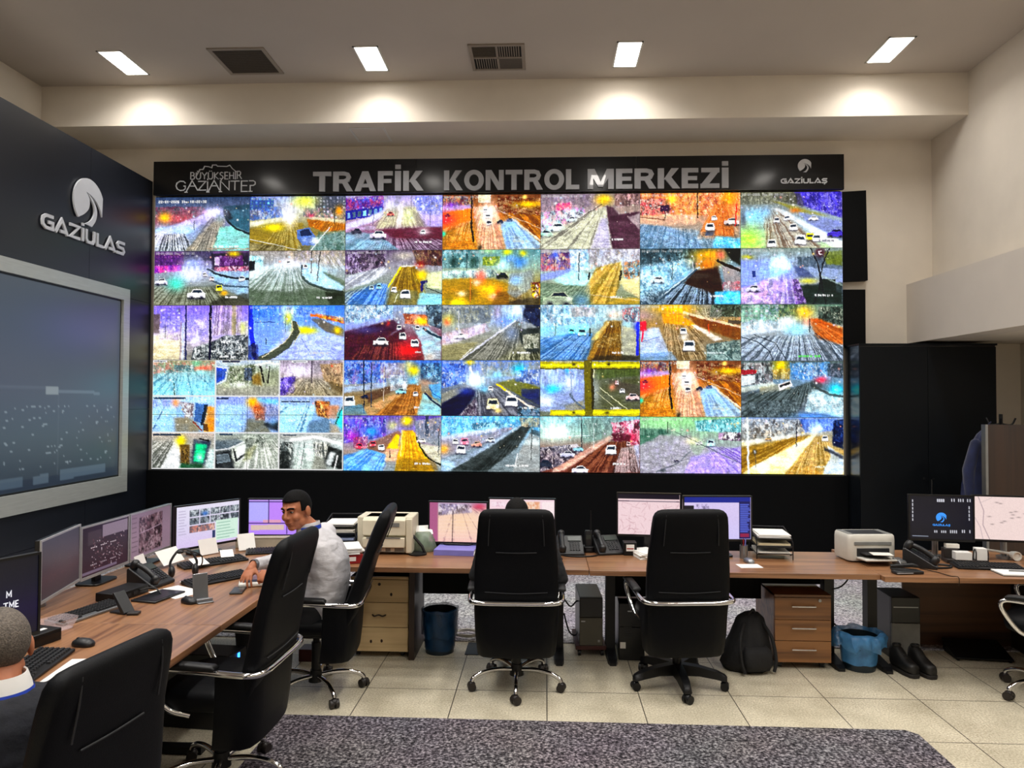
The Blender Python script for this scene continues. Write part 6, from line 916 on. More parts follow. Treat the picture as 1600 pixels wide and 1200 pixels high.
# ---------------------------------------------------------------- drawer units
def pedestal(name, label, x0, x1, y0, y1, z0, z1, body, front, seams, handle, lock):
    cx, cy = (x0 + x1) / 2, (y0 + y1) / 2; w = (x1 - x0) / 2; d = (y1 - y0) / 2
    t = thing(name, label, 'drawer unit', (cx, cy, 0))
    MB().bb(-w, w, -d + .018, d, z0, z1).build('body', body, t, bevel=.002, smooth=0)
    zs = [z0] + list(seams) + [z1 - .02]
    for i in range(len(zs) - 1):
        dr = MB().bb(-w + .002, w - .002, -d, -d + .0185, zs[i] + .002, zs[i + 1] - .002).build('drawer', front, t, bevel=.002, smooth=0)
        zc = (zs[i] + zs[i + 1]) / 2
        if handle == 'bar':
            h = MB().tube([(-.085, -d - .022, zc + .02), (.085, -d - .022, zc + .02)], .0055, 8, smooth=False)
            for s in (-1, 1): h.cyl((s * .075, -d - .022, zc + .02), (s * .075, -d, zc + .02), .005, n=8)
            h.build('handle', 'chrome', dr)
        elif i == 1:
            MB().tube([(-.05, -d, zc), (-.03, -d - .02, zc - .004), (0, -d - .016, zc + .004), (.03, -d - .02, zc - .004), (.05, -d, zc)], .006, 8).build('handle', 'handle_dark', dr)
    if lock: MB().cyl((lock[0], -d - .004, lock[1]), (lock[0], -d + .004, lock[1]), .011, n=14).build('lock', 'steel_grey' if handle == 'bar' else 'wood_knot', t)
    MB().bb(-w, w, -d, d, z1 - .018, z1).build('top_board', body, t, bevel=.002, smooth=0)
    for sx in (-1, 1):
        for sy in (-1, 1):
            c = MB().cyl((sx * (w - .05) - .012, sy * (d - .06), .022), (sx * (w - .05) + .012, sy * (d - .06), .022), .0215, n=14)
            c.bb(sx * (w - .05) - .018, sx * (w - .05) + .018, sy * (d - .06) - .018, sy * (d - .06) + .018, .026, z0)
            c.build('caster', 'black_plastic', t)
    return t
t = pedestal('drawer_unit', 'pale birch drawer unit on casters under the printer desk', -1.452, -1.013, 5.46, 5.88, .045, .60, 'birch', 'birch', (.225, .41), 'wave', (0, .545))
for x, z in ((-.06, .12), (.02, .125), (.09, .47)): MB().ell((x, -.2102, z), (.009, .001, .013), 10, 6).build('wood_knot', 'wood_knot', t)
pedestal('drawer_unit', 'walnut drawer unit with three chrome bar handles beside the black backpack', 1.655, 2.056, 5.385, 5.86, .05, .535, 'walnut_front', 'walnut_front', (.205, .355), 'bar', (.12, .495))

# ---------------------------------------------------------------- black cabinet, wall panels, wooden screen at the right
t = thing('cabinet', 'tall black two-door cabinet standing right of the video wall', 'cabinet', (4.385, 8.80, 0))
MB().bb(-.765, .765, -.18, .20, 0, 2.575).build('body', 'cabinet_side', t, smooth=0)
for s, (a, b) in enumerate(((-.763, -.002), (.002, .763))):
    d_ = MB().bb(a, b, -.2, -.181, .06, 2.56).build('door', 'cabinet_black', t, bevel=.002, smooth=0)
    MB().cyl(((-.05, .05)[s], -.206, 1.05), ((-.05, .05)[s], -.2, 1.05), .012, n=12).build('lock', 'dark_metal', d_)
MB().bb(-.775, .775, -.205, .205, 2.575, 2.597).build('top_board', 'cabinet_black', t, smooth=0)
tag(MB().prism([(3.50, 3.37), (3.875, 3.385), (3.862, 4.475), (3.50, 4.455)], 8.96, 9.045).build('wall_panel', 'black_matte', smooth=0), 'black panel fixed to the wall beside the top rows of the video wall, upper one', 'panel')
tag(MB().bb(3.50, 3.845, 8.96, 9.045, 2.60, 3.275).build('wall_panel', 'black_matte', smooth=0), 'black panel fixed to the wall above the cabinet, lower of the two', 'panel')

t = thing('room_divider', 'dark brown wooden divider board with a paper notice at the right edge', 'divider', (4.95, 7.58, 0))
MB().bb(-.52, .6, -.02, .02, .03, 1.70).build('board', 'walnut_dark', t, smooth=0)
MB().bb(-.545, -.52, -.035, .035, .03, 1.70).build('edge_post', 'steel_grey', t, smooth=0)
for x in (-.4, .45): MB().bb(x - .03, x + .03, -.2, .2, 0, .03).build('foot', 'dark_metal', t, smooth=0)
mat('paper', '#dedad0', .7, var=.03)
mat('paper_cream', '#d8cba8', .7, var=.04)
n_ = MB().bb(-.075, .135, -.024, -.0205, 1.33, 1.61).build('notice', 'paper', t, smooth=0)
for k, (a, b) in enumerate(((-.04, .10), (-.05, .11), (-.03, .09))): MB().bb(a, b, -.0255, -.024, 1.47 - k * .03, 1.478 - k * .03).build('print_line', 'black_matte', n_, smooth=0)
t = thing('coat_stand', 'dark coat stand whose hooks show above the wooden divider', 'coat stand', (4.80, 7.95, 0))
p_ = MB().cyl((0, 0, .03), (0, 0, 1.80), .018, n=12); p_.build('pole', 'dark_metal', t)
MB().lathe([(.001, 0), (.19, 0), (.19, .015), (.03, .03), (.001, .03)]).build('base', 'dark_metal', t)
for k in range(4):
    a = k * math.pi / 2 + 2.6; MB().tube([(0, 0, 1.70), (.09 * math.cos(a), .09 * math.sin(a), 1.69), (.13 * math.cos(a), .13 * math.sin(a), 1.76)], .009, 8).build('hook', 'dark_metal', t)
mat('navy_cloth', '#121b40', .9, var=.25, scale=12, bump=.3, bscale=30, sheen=.3)
j = MB(); rings = []
for z, w_, d_ in ((1.48, .03, .03), (1.42, .09, .06), (1.30, .16, .09), (1.1, .2, .10), (.9, .235, .11), (.72, .25, .12)):
    rings.append([(math.cos(2 * math.pi * i / 36) * w_ * (1 + .10 * math.sin(i * 1.9 + z * 3)), math.sin(2 * math.pi * i / 36) * d_ * (1 + .16 * math.sin(i * 2.3)), z) for i in range(36)])
t = thing('jacket', 'dark navy jacket hanging behind the left edge of the wooden divider', 'jacket', (4.60, 7.86, .17))
j.loft(rings).build('body', 'navy_cloth', t, smooth=80)
MB().chain([(-.12, -.02, 1.32), (-.2, -.03, 1.05), (-.2, -.04, .8)], [.055, .06, .05]).build('sleeve', 'navy_cloth', t, smooth=80)
MB().tube([(0, 0, 1.47), (.03, .02, 1.52), (.07, .04, 1.55)], .006, 6).build('hanging_loop', 'navy_cloth', t)
# ---------------------------------------------------------------- desktop monitors
DT = .74
screen_mat('monitor_screen', 1.0, .3, .4)
mat('monitor_black', '#0a0a0c', .35, var=.1)
mat('monitor_silver', '#a9abad', .35, metal=.4, var=.05)
def pic(ops, seed=1, k=8, noise=.012):
    p = Paint(k=k, seed=seed); p.run(ops); return p.finish(noise, 1.02, False)
def monitor(label, left, right, zb, ops, h=.33, stand='base', rim='monitor_black', seed=1, text=None, k=8, tilt=0):
    (xa, ya), (xb, yb) = left, right
    w = math.hypot(xb - xa, yb - ya); rz = math.atan2(yb - ya, xb - xa)
    t = thing('monitor', label, 'monitor', ((xa + xb) / 2, (ya + yb) / 2, DT), rz, 'desktop monitors')
    z0 = zb - DT; b = .011
    MB().bb(-w / 2, w / 2, .004, .03, z0, z0 + h).build('casing', 'monitor_black', t, bevel=.004, smooth=0)
    MB().loft([[(-w * .32 * q, y, z0 + h * .5 - h * .32 * q), (w * .32 * q, y, z0 + h * .5 - h * .32 * q), (w * .32 * q, y, z0 + h * .5 + h * .32 * q), (-w * .32 * q, y, z0 + h * .5 + h * .32 * q)] for y, q in ((.03, 1), (.055, .8))]).build('rear_housing', 'monitor_black', t, smooth=0)
    f_ = MB()
    for s in (-1, 1): f_.bb(s * (w / 2 - b / 2) - b / 2, s * (w / 2 - b / 2) + b / 2, -.004, .004, z0, z0 + h)
    f_.bb(-w / 2 + b, w / 2 - b, -.004, .004, z0 + h - b, z0 + h); f_.bb(-w / 2 + b, w / 2 - b, -.004, .004, z0, z0 + b * 1.5)
    f_.build('bezel', rim, t, smooth=0)
    sc = grid_mesh('screen', w - 2 * b, h - 2.5 * b, pic(ops, seed, k), 'monitor_screen', t, (0, .001, z0 + b * 1.5))
    if text: text(sc, w, h)
    if stand == 'base':
        MB().bb(-.035, .035, .05, .075, .012, z0 + h * .45).build('stand_neck', 'monitor_black', t, bevel=.004)
        MB().prism([(a, .06 + c) for a, c in rrect(.12, .085, 28, 5)], .001, .014, 'xy').build('stand_base', 'monitor_black', t, bevel=.003)
    elif stand == 'arm':
        MB().cyl((0, .13, .001), (0, .13, z0 + h * .62), .022, n=16).cyl((0, .13, 0.001), (0, .13, .02), .05, n=20).build('stand_pole', 'steel_grey', t)
        MB().cyl((0, .05, z0 + h * .5), (0, .15, z0 + h * .5), .018, n=12).cyl((0, .13, z0 + h * .5 - .035), (0, .13, z0 + h * .5 + .035), .032, n=16).build('clamp', 'steel_grey', t)
    return t
def stroke_text(par, word, x, z, h, w=.008):
    g = line_word({**THIN, 'M': (.8, [[(.05, 0), (.05, 1), (.4, .3), (.75, 1), (.75, 0)]]), 'E': (.52, [[(.5, 1), (.05, 1), (.05, 0), (.52, 0)], [(.05, .5), (.44, .5)]])}, word, x - h * .8 * len(word), x, z + .03, h, w, -.004, -.0015, .2)
    return g.build('screen_text', 'screen_white', par, smooth=0)
emit('screen_white', '#c9ccd6', .9)
UI_D = [('G', '1e2028', '2a2630', '302832', '2c2630')]
rs = np.random.RandomState(11)
def dots(n, x0, x1, y0, y1, cols, s=.14):
    return [('P', cols[rs.randint(len(cols))], [x, y, x + s * 1.6, y, x + s * 1.6, y + s, x, y + s], .9) for x, y in zip(rs.uniform(x0, x1, n), rs.uniform(y0, y1, n))]
def lines(n, x0, x1, y0, y1, col, w=.1):
    return [('L', col, w, [x0, y0 + (y1 - y0) * i / max(1, n - 1), x0 + (x1 - x0) * rs.uniform(.6, 1), y0 + (y1 - y0) * i / max(1, n - 1)]) for i in range(n)]
monitor('dark monitor with white letters at the left edge of the picture', (-2.42, 2.66), (-2.225, 3.16), .885, [('G', '14141c', '161624', '1a1430', '141220')], h=.36, stand='arm', rim='bezel',
        text=lambda sc, w, h: (stroke_text(sc, 'M', w / 2 - .125, .145, .026, .0035), stroke_text(sc, 'TMe'.replace('e', 'E'), w / 2 - .095, .098, .026, .0035)))
monitor('dark plain monitor with a pale grey rim, left of the dotted one', (-2.70, 3.83), (-2.825, 4.36), .815, [('G', '2a2a34', '383038', '403036', '302a30')] + dots(60, 4, 14, 3, 7, ['503840', '483a48', '5a4448']), h=.345, stand='arm', rim='monitor_silver')
monitor('dark monitor filled with small pale dots, left of the photo gallery one', (-2.828, 4.37), (-2.828, 4.89), .805, [('G', '241c26', '2a1c28', '301e28')] + [('P', '3a3038', [2, 1, 6.5, 1, 6.5, 3.4, 2, 3.4])] + dots(150, 3, 14.4, 2.4, 8, ['8a7078', 'c8b8c0', '503038', '6a4a50'], .16) + [('P', '8a7c88', [6.8, .3, 15.8, .3, 15.8, 2.6, 6.8, 2.6], .9), ('P', '6a5c6c', [.3, 8.2, 12, 8.2, 12, 8.7, .3, 8.7])] + [('L', 'd8ccd0', .14, [3 + i * .55, 4.0, 3.25 + i * .55, 4.0]) for i in range(17) if i % 6 < 4] + [('L', 'd8ccd0', .14, [3 + i * .55, 7.2, 3.25 + i * .55, 7.2]) for i in range(19) if i % 6 < 4], stand='base', rim='monitor_silver')
monitor('mauve monitor with a dark street picture, left of the brightest white monitor', (-2.828, 4.90), (-2.822, 5.44), .805, [('G', '7c6a76', '8a7482', '84707c'), ('N', ['2a1c22', '5a4048', '8a7078', '1c1418', 'a08890'], .45, [3.2, 1, 12.6, .8, 12.6, 8.4, 3.2, 8.4], .95), ('L', 'a890a0', .16, [3.4, 4.2, 8, 3.9, 12, 3.5]), ('L', '2a2024', .12, [7, 1, 7.6, 4])] + lines(8, .6, 2.8, .8, 7.6, '5a4a54', .16), stand='base', rim='monitor_silver')
W_PIC = [('G', 'e4e0f0', 'dcd6ec', 'd8c8ea')] + [('N', ['1c2028', '9098a0', '505a64', 'd0d8dc'], .35, [3.2 + i * 2.6, 1 + j * 1.7, 5.6 + i * 2.6, 1 + j * 1.7, 5.6 + i * 2.6, 2.5 + j * 1.7, 3.2 + i * 2.6, 2.5 + j * 1.7], .95, 0) for i in range(5) for j in range(2)] + [('N', ['c07868', '40404c', 'e0b8a8', '706068'], .35, [3.2, 4.4, 9.6, 4.4, 9.6, 6, 3.2, 6], .9, 0), ('B', '4078d0', 7, 2, .8, .5, .8), ('P', 'd4ecdc', [9.8, 4, 15.7, 4, 15.7, 8.5, 9.8, 8.5], .95), ('P', '303c60', [9, 6.1, 9.7, 6.1, 9.7, 8.4, 9, 8.4])] + lines(6, 10.2, 15, 4.6, 8, '8ab0a0', .16) + lines(9, .6, 2.6, 1, 6, 'b8b0c8', .16)
monitor('brightest white monitor with rows of small photos, left of the purple monitor', (-2.725, 5.31), (-2.43, 5.775), .795, W_PIC, h=.335)
P_PIC = [('G', 'c8a8f4', 'c49cf0', 'b890f0'), ('P', 'b8b4f8', [0, .6, 5.4, .6, 5.4, 5.6, 0, 5.6], .9), ('P', 'c090f0', [5.6, .6, 10.5, .6, 10.5, 5.6, 5.6, 5.6], .9), ('P', 'b8c0fc', [10.8, .6, 16, .6, 16, 2.6, 10.8, 2.6], .9), ('P', 'c8a8fc', [10.8, 2.9, 16, 2.9, 16, 6, 10.8, 6], .9), ('P', 'e0a8b0', [4, 5.2, 9, 5.2, 9, 5.9, 4, 5.9], .8), ('P', 'd8c4b0', [.6, 6.6, 9.8, 6.4, 9.8, 7.8, .6, 7.9], .9), ('L', '281850', .22, [5.5, 0, 5.5, 6]), ('L', '281850', .22, [10.6, 0, 10.6, 8.8]), ('L', '281850', .22, [0, 6.1, 16, 6.1]), ('L', '281850', .18, [10.6, 2.75, 16, 2.75]), ('L', '281850', .22, [0, .5, 16, .5])]
monitor('purple monitor partly hidden behind the head of the man in the white shirt', (-2.435, 5.93), (-1.945, 5.96), .80, P_PIC, h=.31)
RAIL = [('G', 'a8708c', 'b07890', 'a86c88'), ('G', 'b8a0b8', 'e8c8b8', 'f0d0b8', 'e8b8b8')] + [('F', '7a5868', 'f4d8c8', 8, -1, 22, [2.4, 1, 16, 1, 16, 9, 2.4, 9], .75, 1, .1, .4), ('N', ['403848', '8880a8', 'e8e0f0'], .5, [2.4, .3, 12, .3, 12, 2.2, 2.4, 3], .8), ('B', 'f8d8b0', 9, 4, 4, 2, .5), ('B', 'c83858', 14, .8, 2, .8, .8), ('L', '201018', .2, [6.6, 2, 6.4, 9])] + [('L', 'f8e0d8', .12, [2.4, y, 16, y], .5) for y in (4, 4.8, 5.6, 6.4, 7.2, 8)] + [('P', 'a86488', [0, 0, 2.2, 0, 2.2, 9, 0, 9]), ('P', '8a5070', [2.2, 0, 2.4, 0, 2.4, 9, 2.2, 9], .5)]
t7 = monitor('purple-tinted monitor showing tram rails, left of the seated person in the middle', (-.92, 5.79), (-.445, 5.76), .79, RAIL, h=.335)
PINK = [('G', 'f0d8e0', 'f0d4dc', 'ecd0d8'), ('N', ['e8b890', 'f0d8c0', 'd89870'], .5, [8.6, .4, 12.4, .4, 12.4, 3.4, 8.6, 3.4], .8), ('N', ['403028', 'e8a890', 'f8e8d8', 'c04838'], .4, [11, 3.6, 12.8, 3.6, 12.8, 7, 11, 7], .85), ('P', 'f8ecec', [13, .4, 16, .4, 16, 9, 13, 9], .8), ('L', 'a87868', .1, [8.6, 3.5, 12.6, 3.5]), ('N', ['d8b8c8', 'f4e4ec'], .4, [.4, .6, 4, .6, 4, 1.6, .4, 1.6], .8)]
monitor('pinkish-white monitor directly behind the seated person in the middle', (-.43, 5.60), (.085, 5.58), .835, PINK, h=.345)
def maplike(bg, ink, n, seed):
    q = np.random.RandomState(seed); o = [('G', bg, bg)]
    for i in range(n):
        x, y, a, l = q.uniform(0, 16), q.uniform(1.4, 9), q.uniform(0, 3.2), q.uniform(.6, 2.6); o.append(('L', ink, .07, [x, y, x + math.cos(a) * l, y + math.sin(a) * l * .8], .7))
    return o
monitor('monitor with a pale pink street map, left of the chair with the plastic base', (.565, 5.80), (1.06, 5.76), .865, maplike('ecd4d8', 'b08890', 90, 3) + [('P', '1a1420', [0, 0, 16, 0, 16, 1.1, 0, 1.1]), ('P', '403040', [0, 1.4, 16, 1.4, 16, 1.7, 0, 1.7], .8), ('L', 'fff', .12, [3, 1.55, 15, 1.55], .5)], h=.34)
monitor('monitor with a pale map and a blue sidebar, right of the pink map monitor', (1.05, 5.64), (1.578, 5.67), .86, [('G', 'd8ccec', 'd4c8ec', 'd0c8f0')] + [('N', ['686080', 'd4c8ec', 'd4c8ec'], .3, [3, 1.6, 6, 1.6, 6, 4, 3, 4], .8), ('P', '182880', [0, 0, 16, 0, 16, 1.2, 0, 1.2]), ('P', '0a0a18', [0, 1.8, 2.3, 1.8, 2.3, 3.3, 0, 3.3]), ('P', '181850', [13.2, 1, 16, 1, 16, 9, 13.2, 9])] + lines(16, 13.5, 15.8, 1.6, 7.4, '6878d8', .22) + [('P', 'a02848', [13.5, 7.8, 15.6, 7.8, 15.6, 8.6, 13.5, 8.6], .8)], h=.345)
LOGO = [('G', '14141e', '161622', '14141c')] + [('P', 'e0e0e8', [x, y, x + .26, y, x + .26, y + .55, x, y + .55], .9) for x, y in [(7 + i * .5, .6) for i in range(4)] + [(10.6 + i * .55, .5) for i in range(2)] + [(12.3 + i * .55, .5) for i in range(3)] + [(14.6 + i * .55, .5) for i in range(2)] + [(.6, .8 + i * .8) for i in range(6)] + [(14.9, 2 + i * .8) for i in range(4)] + [(6.2 + i * .5, 7.2) for i in range(2)] + [(7.9 + i * .5, 7.2) for i in range(3)] + [(10.2 + i * .5, 7.1) for i in range(4)] + [(13.2 + i * .5, 7) for i in range(2)] + [(15.1, 7)]] + [('L', 'a8b0c0', .12, [.6, 8.5, 4.6, 8.5])]
mat_b = emit('screen_blue', '#2f7fd6', .9)
def logo_text(sc, w, h):
    emblem(.0, .16, .037, -.004, -.0015).build('screen_emblem', 'screen_blue', sc, smooth=0)
    line_word(LINE, 'GAZİULAŞ', -.06, .06, .098, .013, .003, -.004, -.0015, .2).build('screen_text', 'screen_blue', sc, smooth=0)
monitor('dark monitor with a blue round emblem on the right desk', (2.735, 5.66), (3.185, 5.60), .885, LOGO, h=.345, stand='arm', text=logo_text)
monitor('bright pale pink map monitor at the right edge', (3.20, 5.66), (3.72, 5.58), .885, [('G', 'ecd8d4', 'ecd8d4'), ('L', '9a8890', .14, [1, 0, 2.2, 3, 2, 6, 3.4, 9]), ('L', 'b0a0a8', .1, [0, 4, 1.4, 6.4, 2, 9]), ('L', 'c8b8b8', .1, [1.4, 1.4, 4, .2])] + [('B', '8a7c7c', x, y, .4, .12, .8) for x, y in ((5, 1.2), (5.8, 1.4), (8, 3.2), (9, 3), (8.4, 3.7), (9.6, 4.2), (8.2, 4.4), (6, 5.4), (6.6, 5.1), (3.4, 4.2), (4, 5.8), (11, 3.4))], h=.345, stand='arm')

# ---------------------------------------------------------------- desk telephones, keyboards, mice
mat('phone_black', '#121316', .4, var=.15)
mat('key_grey', '#1a1b1e', .5, var=.1)
mat('key_print', '#b9bbbf', .5, var=.03)
mat('lcd_grey', '#2c3430', .3, var=.05)
def telephone(label, x, y, rz, s=1.0):
    t = thing('telephone', label, 'telephone', (x, y, DT), R(rz), 'black desk telephones'); t.scale = (s, s, s)
    MB().prism([(-.10, 0.001), (.10, 0.001), (.10, .115), (.085, .125), (-.075, .03), (-.10, .02)], -.10, .10, 'yz').build('base', 'phone_black', t, bevel=.006)
    a = math.atan2(.095, .16); k = Matrix.Translation((0, -.075, .03)) @ Matrix.Rotation(a, 4, 'X')
    kp = MB()
    for i in range(4):
        for j in range(6): kp.box((.0 + i * .021, .018 + j * .0165, .003), (.015, .011, .006))
    kp.xform(k); kp.build('keypad', 'key_grey', t, smooth=0)
    MB().box((.034, .14, .003), (.10, .05, .008)).xform(k).build('display', 'lcd_grey', t, smooth=0)
    hs = MB().tube([(-.066, .0, .022), (-.066, .03, .036), (-.066, .09, .042), (-.066, .15, .036), (-.066, .18, .022)], .017, 10).cap_((-.066, .005, .012), (-.066, .005, .03), .027).cap_((-.066, .175, .012), (-.066, .175, .03), .027).xform(k)
    hs.build('handset', 'phone_black', t, smooth=60)
    return t
telephone('black desk telephone at the left, in front of the dotted monitor', -2.50, 4.58, 80, 1.0)
telephone('black desk telephone standing just right of the seated person, left of the radio', .20, 5.72, 4)
telephone('black desk telephone between the radio and the pink map monitor', .49, 5.76, 14)
telephone('black desk telephone beside the low laser printer on the right desk', 2.72, 5.46, 62, 1.1)
def keyboard(label, x, y, rz, w=.44, d=.14, body='black_plastic', keys='key_grey', z=DT):
    t = thing('keyboard', label, 'keyboard', (x, y, z), R(rz), 'keyboards on the desks')
    MB().prism([(-d / 2, .001), (d / 2, .001), (d / 2, .026), (-d / 2, .014)], -w / 2, w / 2, 'yz').build('base', body, t, bevel=.004, smooth=0)
    kk = MB(); n = 20
    for j in range(6):
        for i in range(n):
            if j == 0 and 5 < i < 11: continue
            yy = -d / 2 + .012 + (j + .5) * (d - .02) / 6
            kk.box((-w / 2 + .012 + (i + .5) * (w - .024) / n, yy, .018 + (yy + d / 2) / d * .012), ((w - .024) / n * .8, (d - .02) / 6 * .8, .009), taper=.8)
    kk.build('keys', keys, t, smooth=0)
    return t
keyboard('black keyboard with raised keys at the lower left in front of the nearest seated man', -2.23, 3.12, 100, .46, .16)
keyboard('grey keyboard lying flat below the monitor with the pale side rim', -2.50, 3.93, 76, .42, .13, 'steel_grey', 'key_grey')
tw = keyboard('black keyboard with a white strip beside the hand of the man in the white shirt', -2.13, 4.72, 52, .42, .15)
MB().bb(-.20, .06, .078, .112, .001, .012).build('white_strip', 'white_plastic', tw, bevel=.003)
keyboard('long black keyboard at the back of the left desk below the white monitor', -2.38, 5.20, 46, .46, .15)
keyboard('black keyboard in the corner below the purple monitor', -2.08, 5.62, 20, .44, .14)
keyboard('black keyboard on the right desk in front of the dark emblem monitor', 3.16, 5.40, -6, .45, .15)
def mouse(label, x, y, rz, m='phone_black'):
    t = thing('computer_mouse', label, 'mouse', (x, y, DT), R(rz), 'computer mice')
    b = MB().loft([[(a * q, c * q * 1.0, z) for a, c in rrect(.032, .058, 20, 2.6)] for z, q in ((.001, .95), (.01, 1), (.022, .9), (.032, .62), (.036, .25))]); b.build('shell', m, t, smooth=80)
    MB().cyl((-.004, .03, .031), (.004, .03, .031), .007, n=10).build('wheel', 'key_grey', t)
    return t
mouse('black mouse beside the raised-key keyboard at the lower left', -2.205, 3.44, 80)
mouse('dark mouse lying in front of the grey metal phone stand', -2.06, 4.19, 60)
mouse('grey mouse just right of the empty chair with the plastic base', 1.50, 5.48, 10, 'steel_grey')

# ---------------------------------------------------------------- printers
mat('printer_cream', '#cfc8b2', .5, var=.04)
mat('printer_white', '#c9c6bd', .45, var=.04)
mat('printer_dark', '#1c1d20', .5)
mat('printer_grey', '#6f706e', .5)
t = thing('laser_printer', 'boxy cream laser printer on the desk behind the man in the white shirt', 'printer', (-1.225, 5.62, DT))
MB().bb(-.215, .215, -.02, .24, .012, .285).build('body', 'printer_cream', t, bevel=.008)
MB().prism([(-.02, .14), (-.055, .15), (-.06, .262), (-.02, .285)], -.165, .165, 'yz').build('front_door', 'printer_cream', t, bevel=.004)
f_ = MB().bb(-.16, .16, -.075, -.02, .06, .132); f_.build('paper_tray', 'printer_cream', t, bevel=.004)
MB().bb(-.13, .13, -.078, -.075, .128, .138).build('tray_lip', 'printer_grey', t, smooth=0)
MB().bb(-.15, .15, -.04, -.02, .02, .058).build('paper_slot', 'printer_grey', t, smooth=0)
for x in (-.09, -.02, .05): MB().bb(x, x + .03, -.043, -.04, .026, .05).build('guide', 'printer_white', t, smooth=0)
MB().bb(.165, .215, -.045, -.02, .012, .275).build('side_column', 'printer_cream', t, bevel=.008)
MB().prism([(.0, .285), (.17, .285), (.20, .262), (-.0, .262)], -.15, .15, 'yz').build('output_bin', 'printer_dark', t, smooth=0)
MB().bb(.03, .12, -.0625, -.058, .215, .245).build('badge', 'printer_grey', t, smooth=0)
t = thing('laser_printer', 'low white laser printer with its paper tray open on the right part of the desk', 'printer', (2.405, 5.66, DT), R(5))
MB().loft([[(x, y, z) for x, y in rrect(w_, d_, 32, 9)] for z, w_, d_ in ((.012, .175, .12), (.03, .18, .125), (.165, .18, .125), (.192, .177, .122), (.202, .17, .115))]).build('body', 'printer_white', t, smooth=40)
MB().bb(-.12, .12, -.134, -.118, .03, .105).build('tray_opening', 'printer_dark', t, smooth=0)
MB().prism([(-.12, .03), (-.27, .038), (-.27, .05), (-.12, .045)], -.125, .125, 'yz').build('paper_tray', 'printer_white', t, bevel=.003)
MB().prism([(-.12, .07), (-.22, .072), (-.22, .078), (-.12, .08)], -.10, .10, 'yz').build('tray_cover', 'printer_dark', t, smooth=0)
MB().bb(-.12, .12, -.08, .09, .199, .204).build('output_bin', 'printer_dark', t, smooth=0)
for s in (-1, 1): MB().bb(s * .145 - .02, s * .145 + .02, -.09, .10, .196, .206).build('top_rail', 'printer_grey', t, bevel=.003)
MB().bb(-.14, .14, -.131, -.124, .128, .152).build('front_band', 'printer_grey', t, bevel=.002)
tag(MB().box((2.435, 5.44, DT + .083), (.14, .1, .003), rz=-.1).build('paper_sheet', 'paper', smooth=0), 'white sheet lying on the open tray of the low laser printer', 'paper')

# ---------------------------------------------------------------- wire letter trays
mat('tray_metal', '#1b1c20', .45, metal=.4)
mat('paper_blue', '#8f9cc0', .7, var=.1)
mat('paper_white', '#e6e4e0', .7, var=.02)
def letter_tray(label, x, y, rz, n, w, h, top):
    t = thing('letter_tray', label, 'letter tray', (x, y, DT), R(rz))
    d = .30; st = h / n
    fr = MB()
    for sx in (-1, 1):
        fr.tube([(sx * w / 2, -d / 2, .001), (sx * w / 2, -d / 2, h * .75)], .004, 6, smooth=False)
        fr.tube([(sx * w / 2, d / 2, .001), (sx * w / 2, d / 2, h + .03)], .004, 6, smooth=False)
        fr.tube([(sx * w / 2, -d / 2, h * .75), (sx * w / 2, -d * .2, h * .95), (sx * w / 2, d / 2, h + .03)], .004, 6)
    fr.tube([(-w / 2, d / 2, h + .03), (w / 2, d / 2, h + .03)], .004, 6, smooth=False)
    fr.build('frame', 'tray_metal', t)
    for k in range(n):
        z = .03 + k * st
        MB().prism([(-d / 2 - .01, z + .015), (-d / 2 + .01, z), (d / 2 - .005, z), (d / 2 - .005, z + .004), (-d / 2 + .012, z + .004), (-d / 2 - .006, z + .018)], -w / 2 + .006, w / 2 - .006, 'yz').build('tray', 'tray_metal', t, smooth=0)
    for k in range(n):
        z = .035 + k * st; hh = st * (.35 + .25 * ((k * 7) % 3) / 2)
        p_ = MB()
        for q in range(4): p_.box((.004 * ((q * 5 + k) % 3 - 1), .006 * ((q * 3 + k) % 3 - 1) - .01, z + hh * (q + .5) / 4), (w - .03, d - .03, hh / 4 * .92), rz=.015 * ((q * 7 + k) % 5 - 2))
        o = p_.build('paper_stack', top[k % len(top)], None, smooth=0); o.location = t.location; o.rotation_euler = t.rotation_euler
        tag(o, '%s papers on the %s shelf of the tray %s' % (('white', 'blue-edged', 'mixed')[k % 3], ('bottom', 'second', 'third', 'top')[k if k < n - 1 else 3], 'behind the white-shirted man' if x < 0 else 'right of the map monitors'), 'paper', 'papers in the letter trays')
letter_tray('black wire letter tray filled with papers behind the man in the white shirt', -1.58, 5.72, 3, 4, .25, .235, ['paper_blue', 'paper_blue', 'paper', 'paper_white'])
letter_tray('black wire letter tray filled with papers right of the two map monitors', 1.735, 5.74, -5, 3, .26, .17, ['paper', 'paper_cream', 'paper_white'])

# ---------------------------------------------------------------- loose things on the left desk
def sheet(label, x, y, rz, w=.21, d=.297, m='paper_white', z=DT, name='paper_sheet', rx=0, ry=0, cat='paper', th=.002, group=None):
    o = MB().box((0, 0, 0), (w, d, th), rx=rx, ry=ry).build(name, m, smooth=0); o.location = (x, y, z + th / 2 + abs(math.sin(rx)) * d / 2 + abs(math.sin(ry)) * w / 2); o.rotation_euler.z = R(rz)
    return tag(o, label, cat, group)
sheet('white paper beside the raised-key keyboard at the lower left', -2.02, 3.10, 98, .34, .19)
sheet('white printed papers beside the black tablet on the left desk', -2.25, 4.42, 60, .2, .28)
sheet('small white note lying in front of the upright headset', -2.42, 5.06, 50, .10, .12, z=DT + .03, rx=.25)
sheet('small white note right of the other one, before the long keyboard', -2.34, 5.33, 30, .09, .11, z=DT + .03, rx=.3)
sheet('tilted paper leaning below the white monitor, left one', -2.56, 5.50, 58, .15, .12, z=DT + .005, rx=1.2)
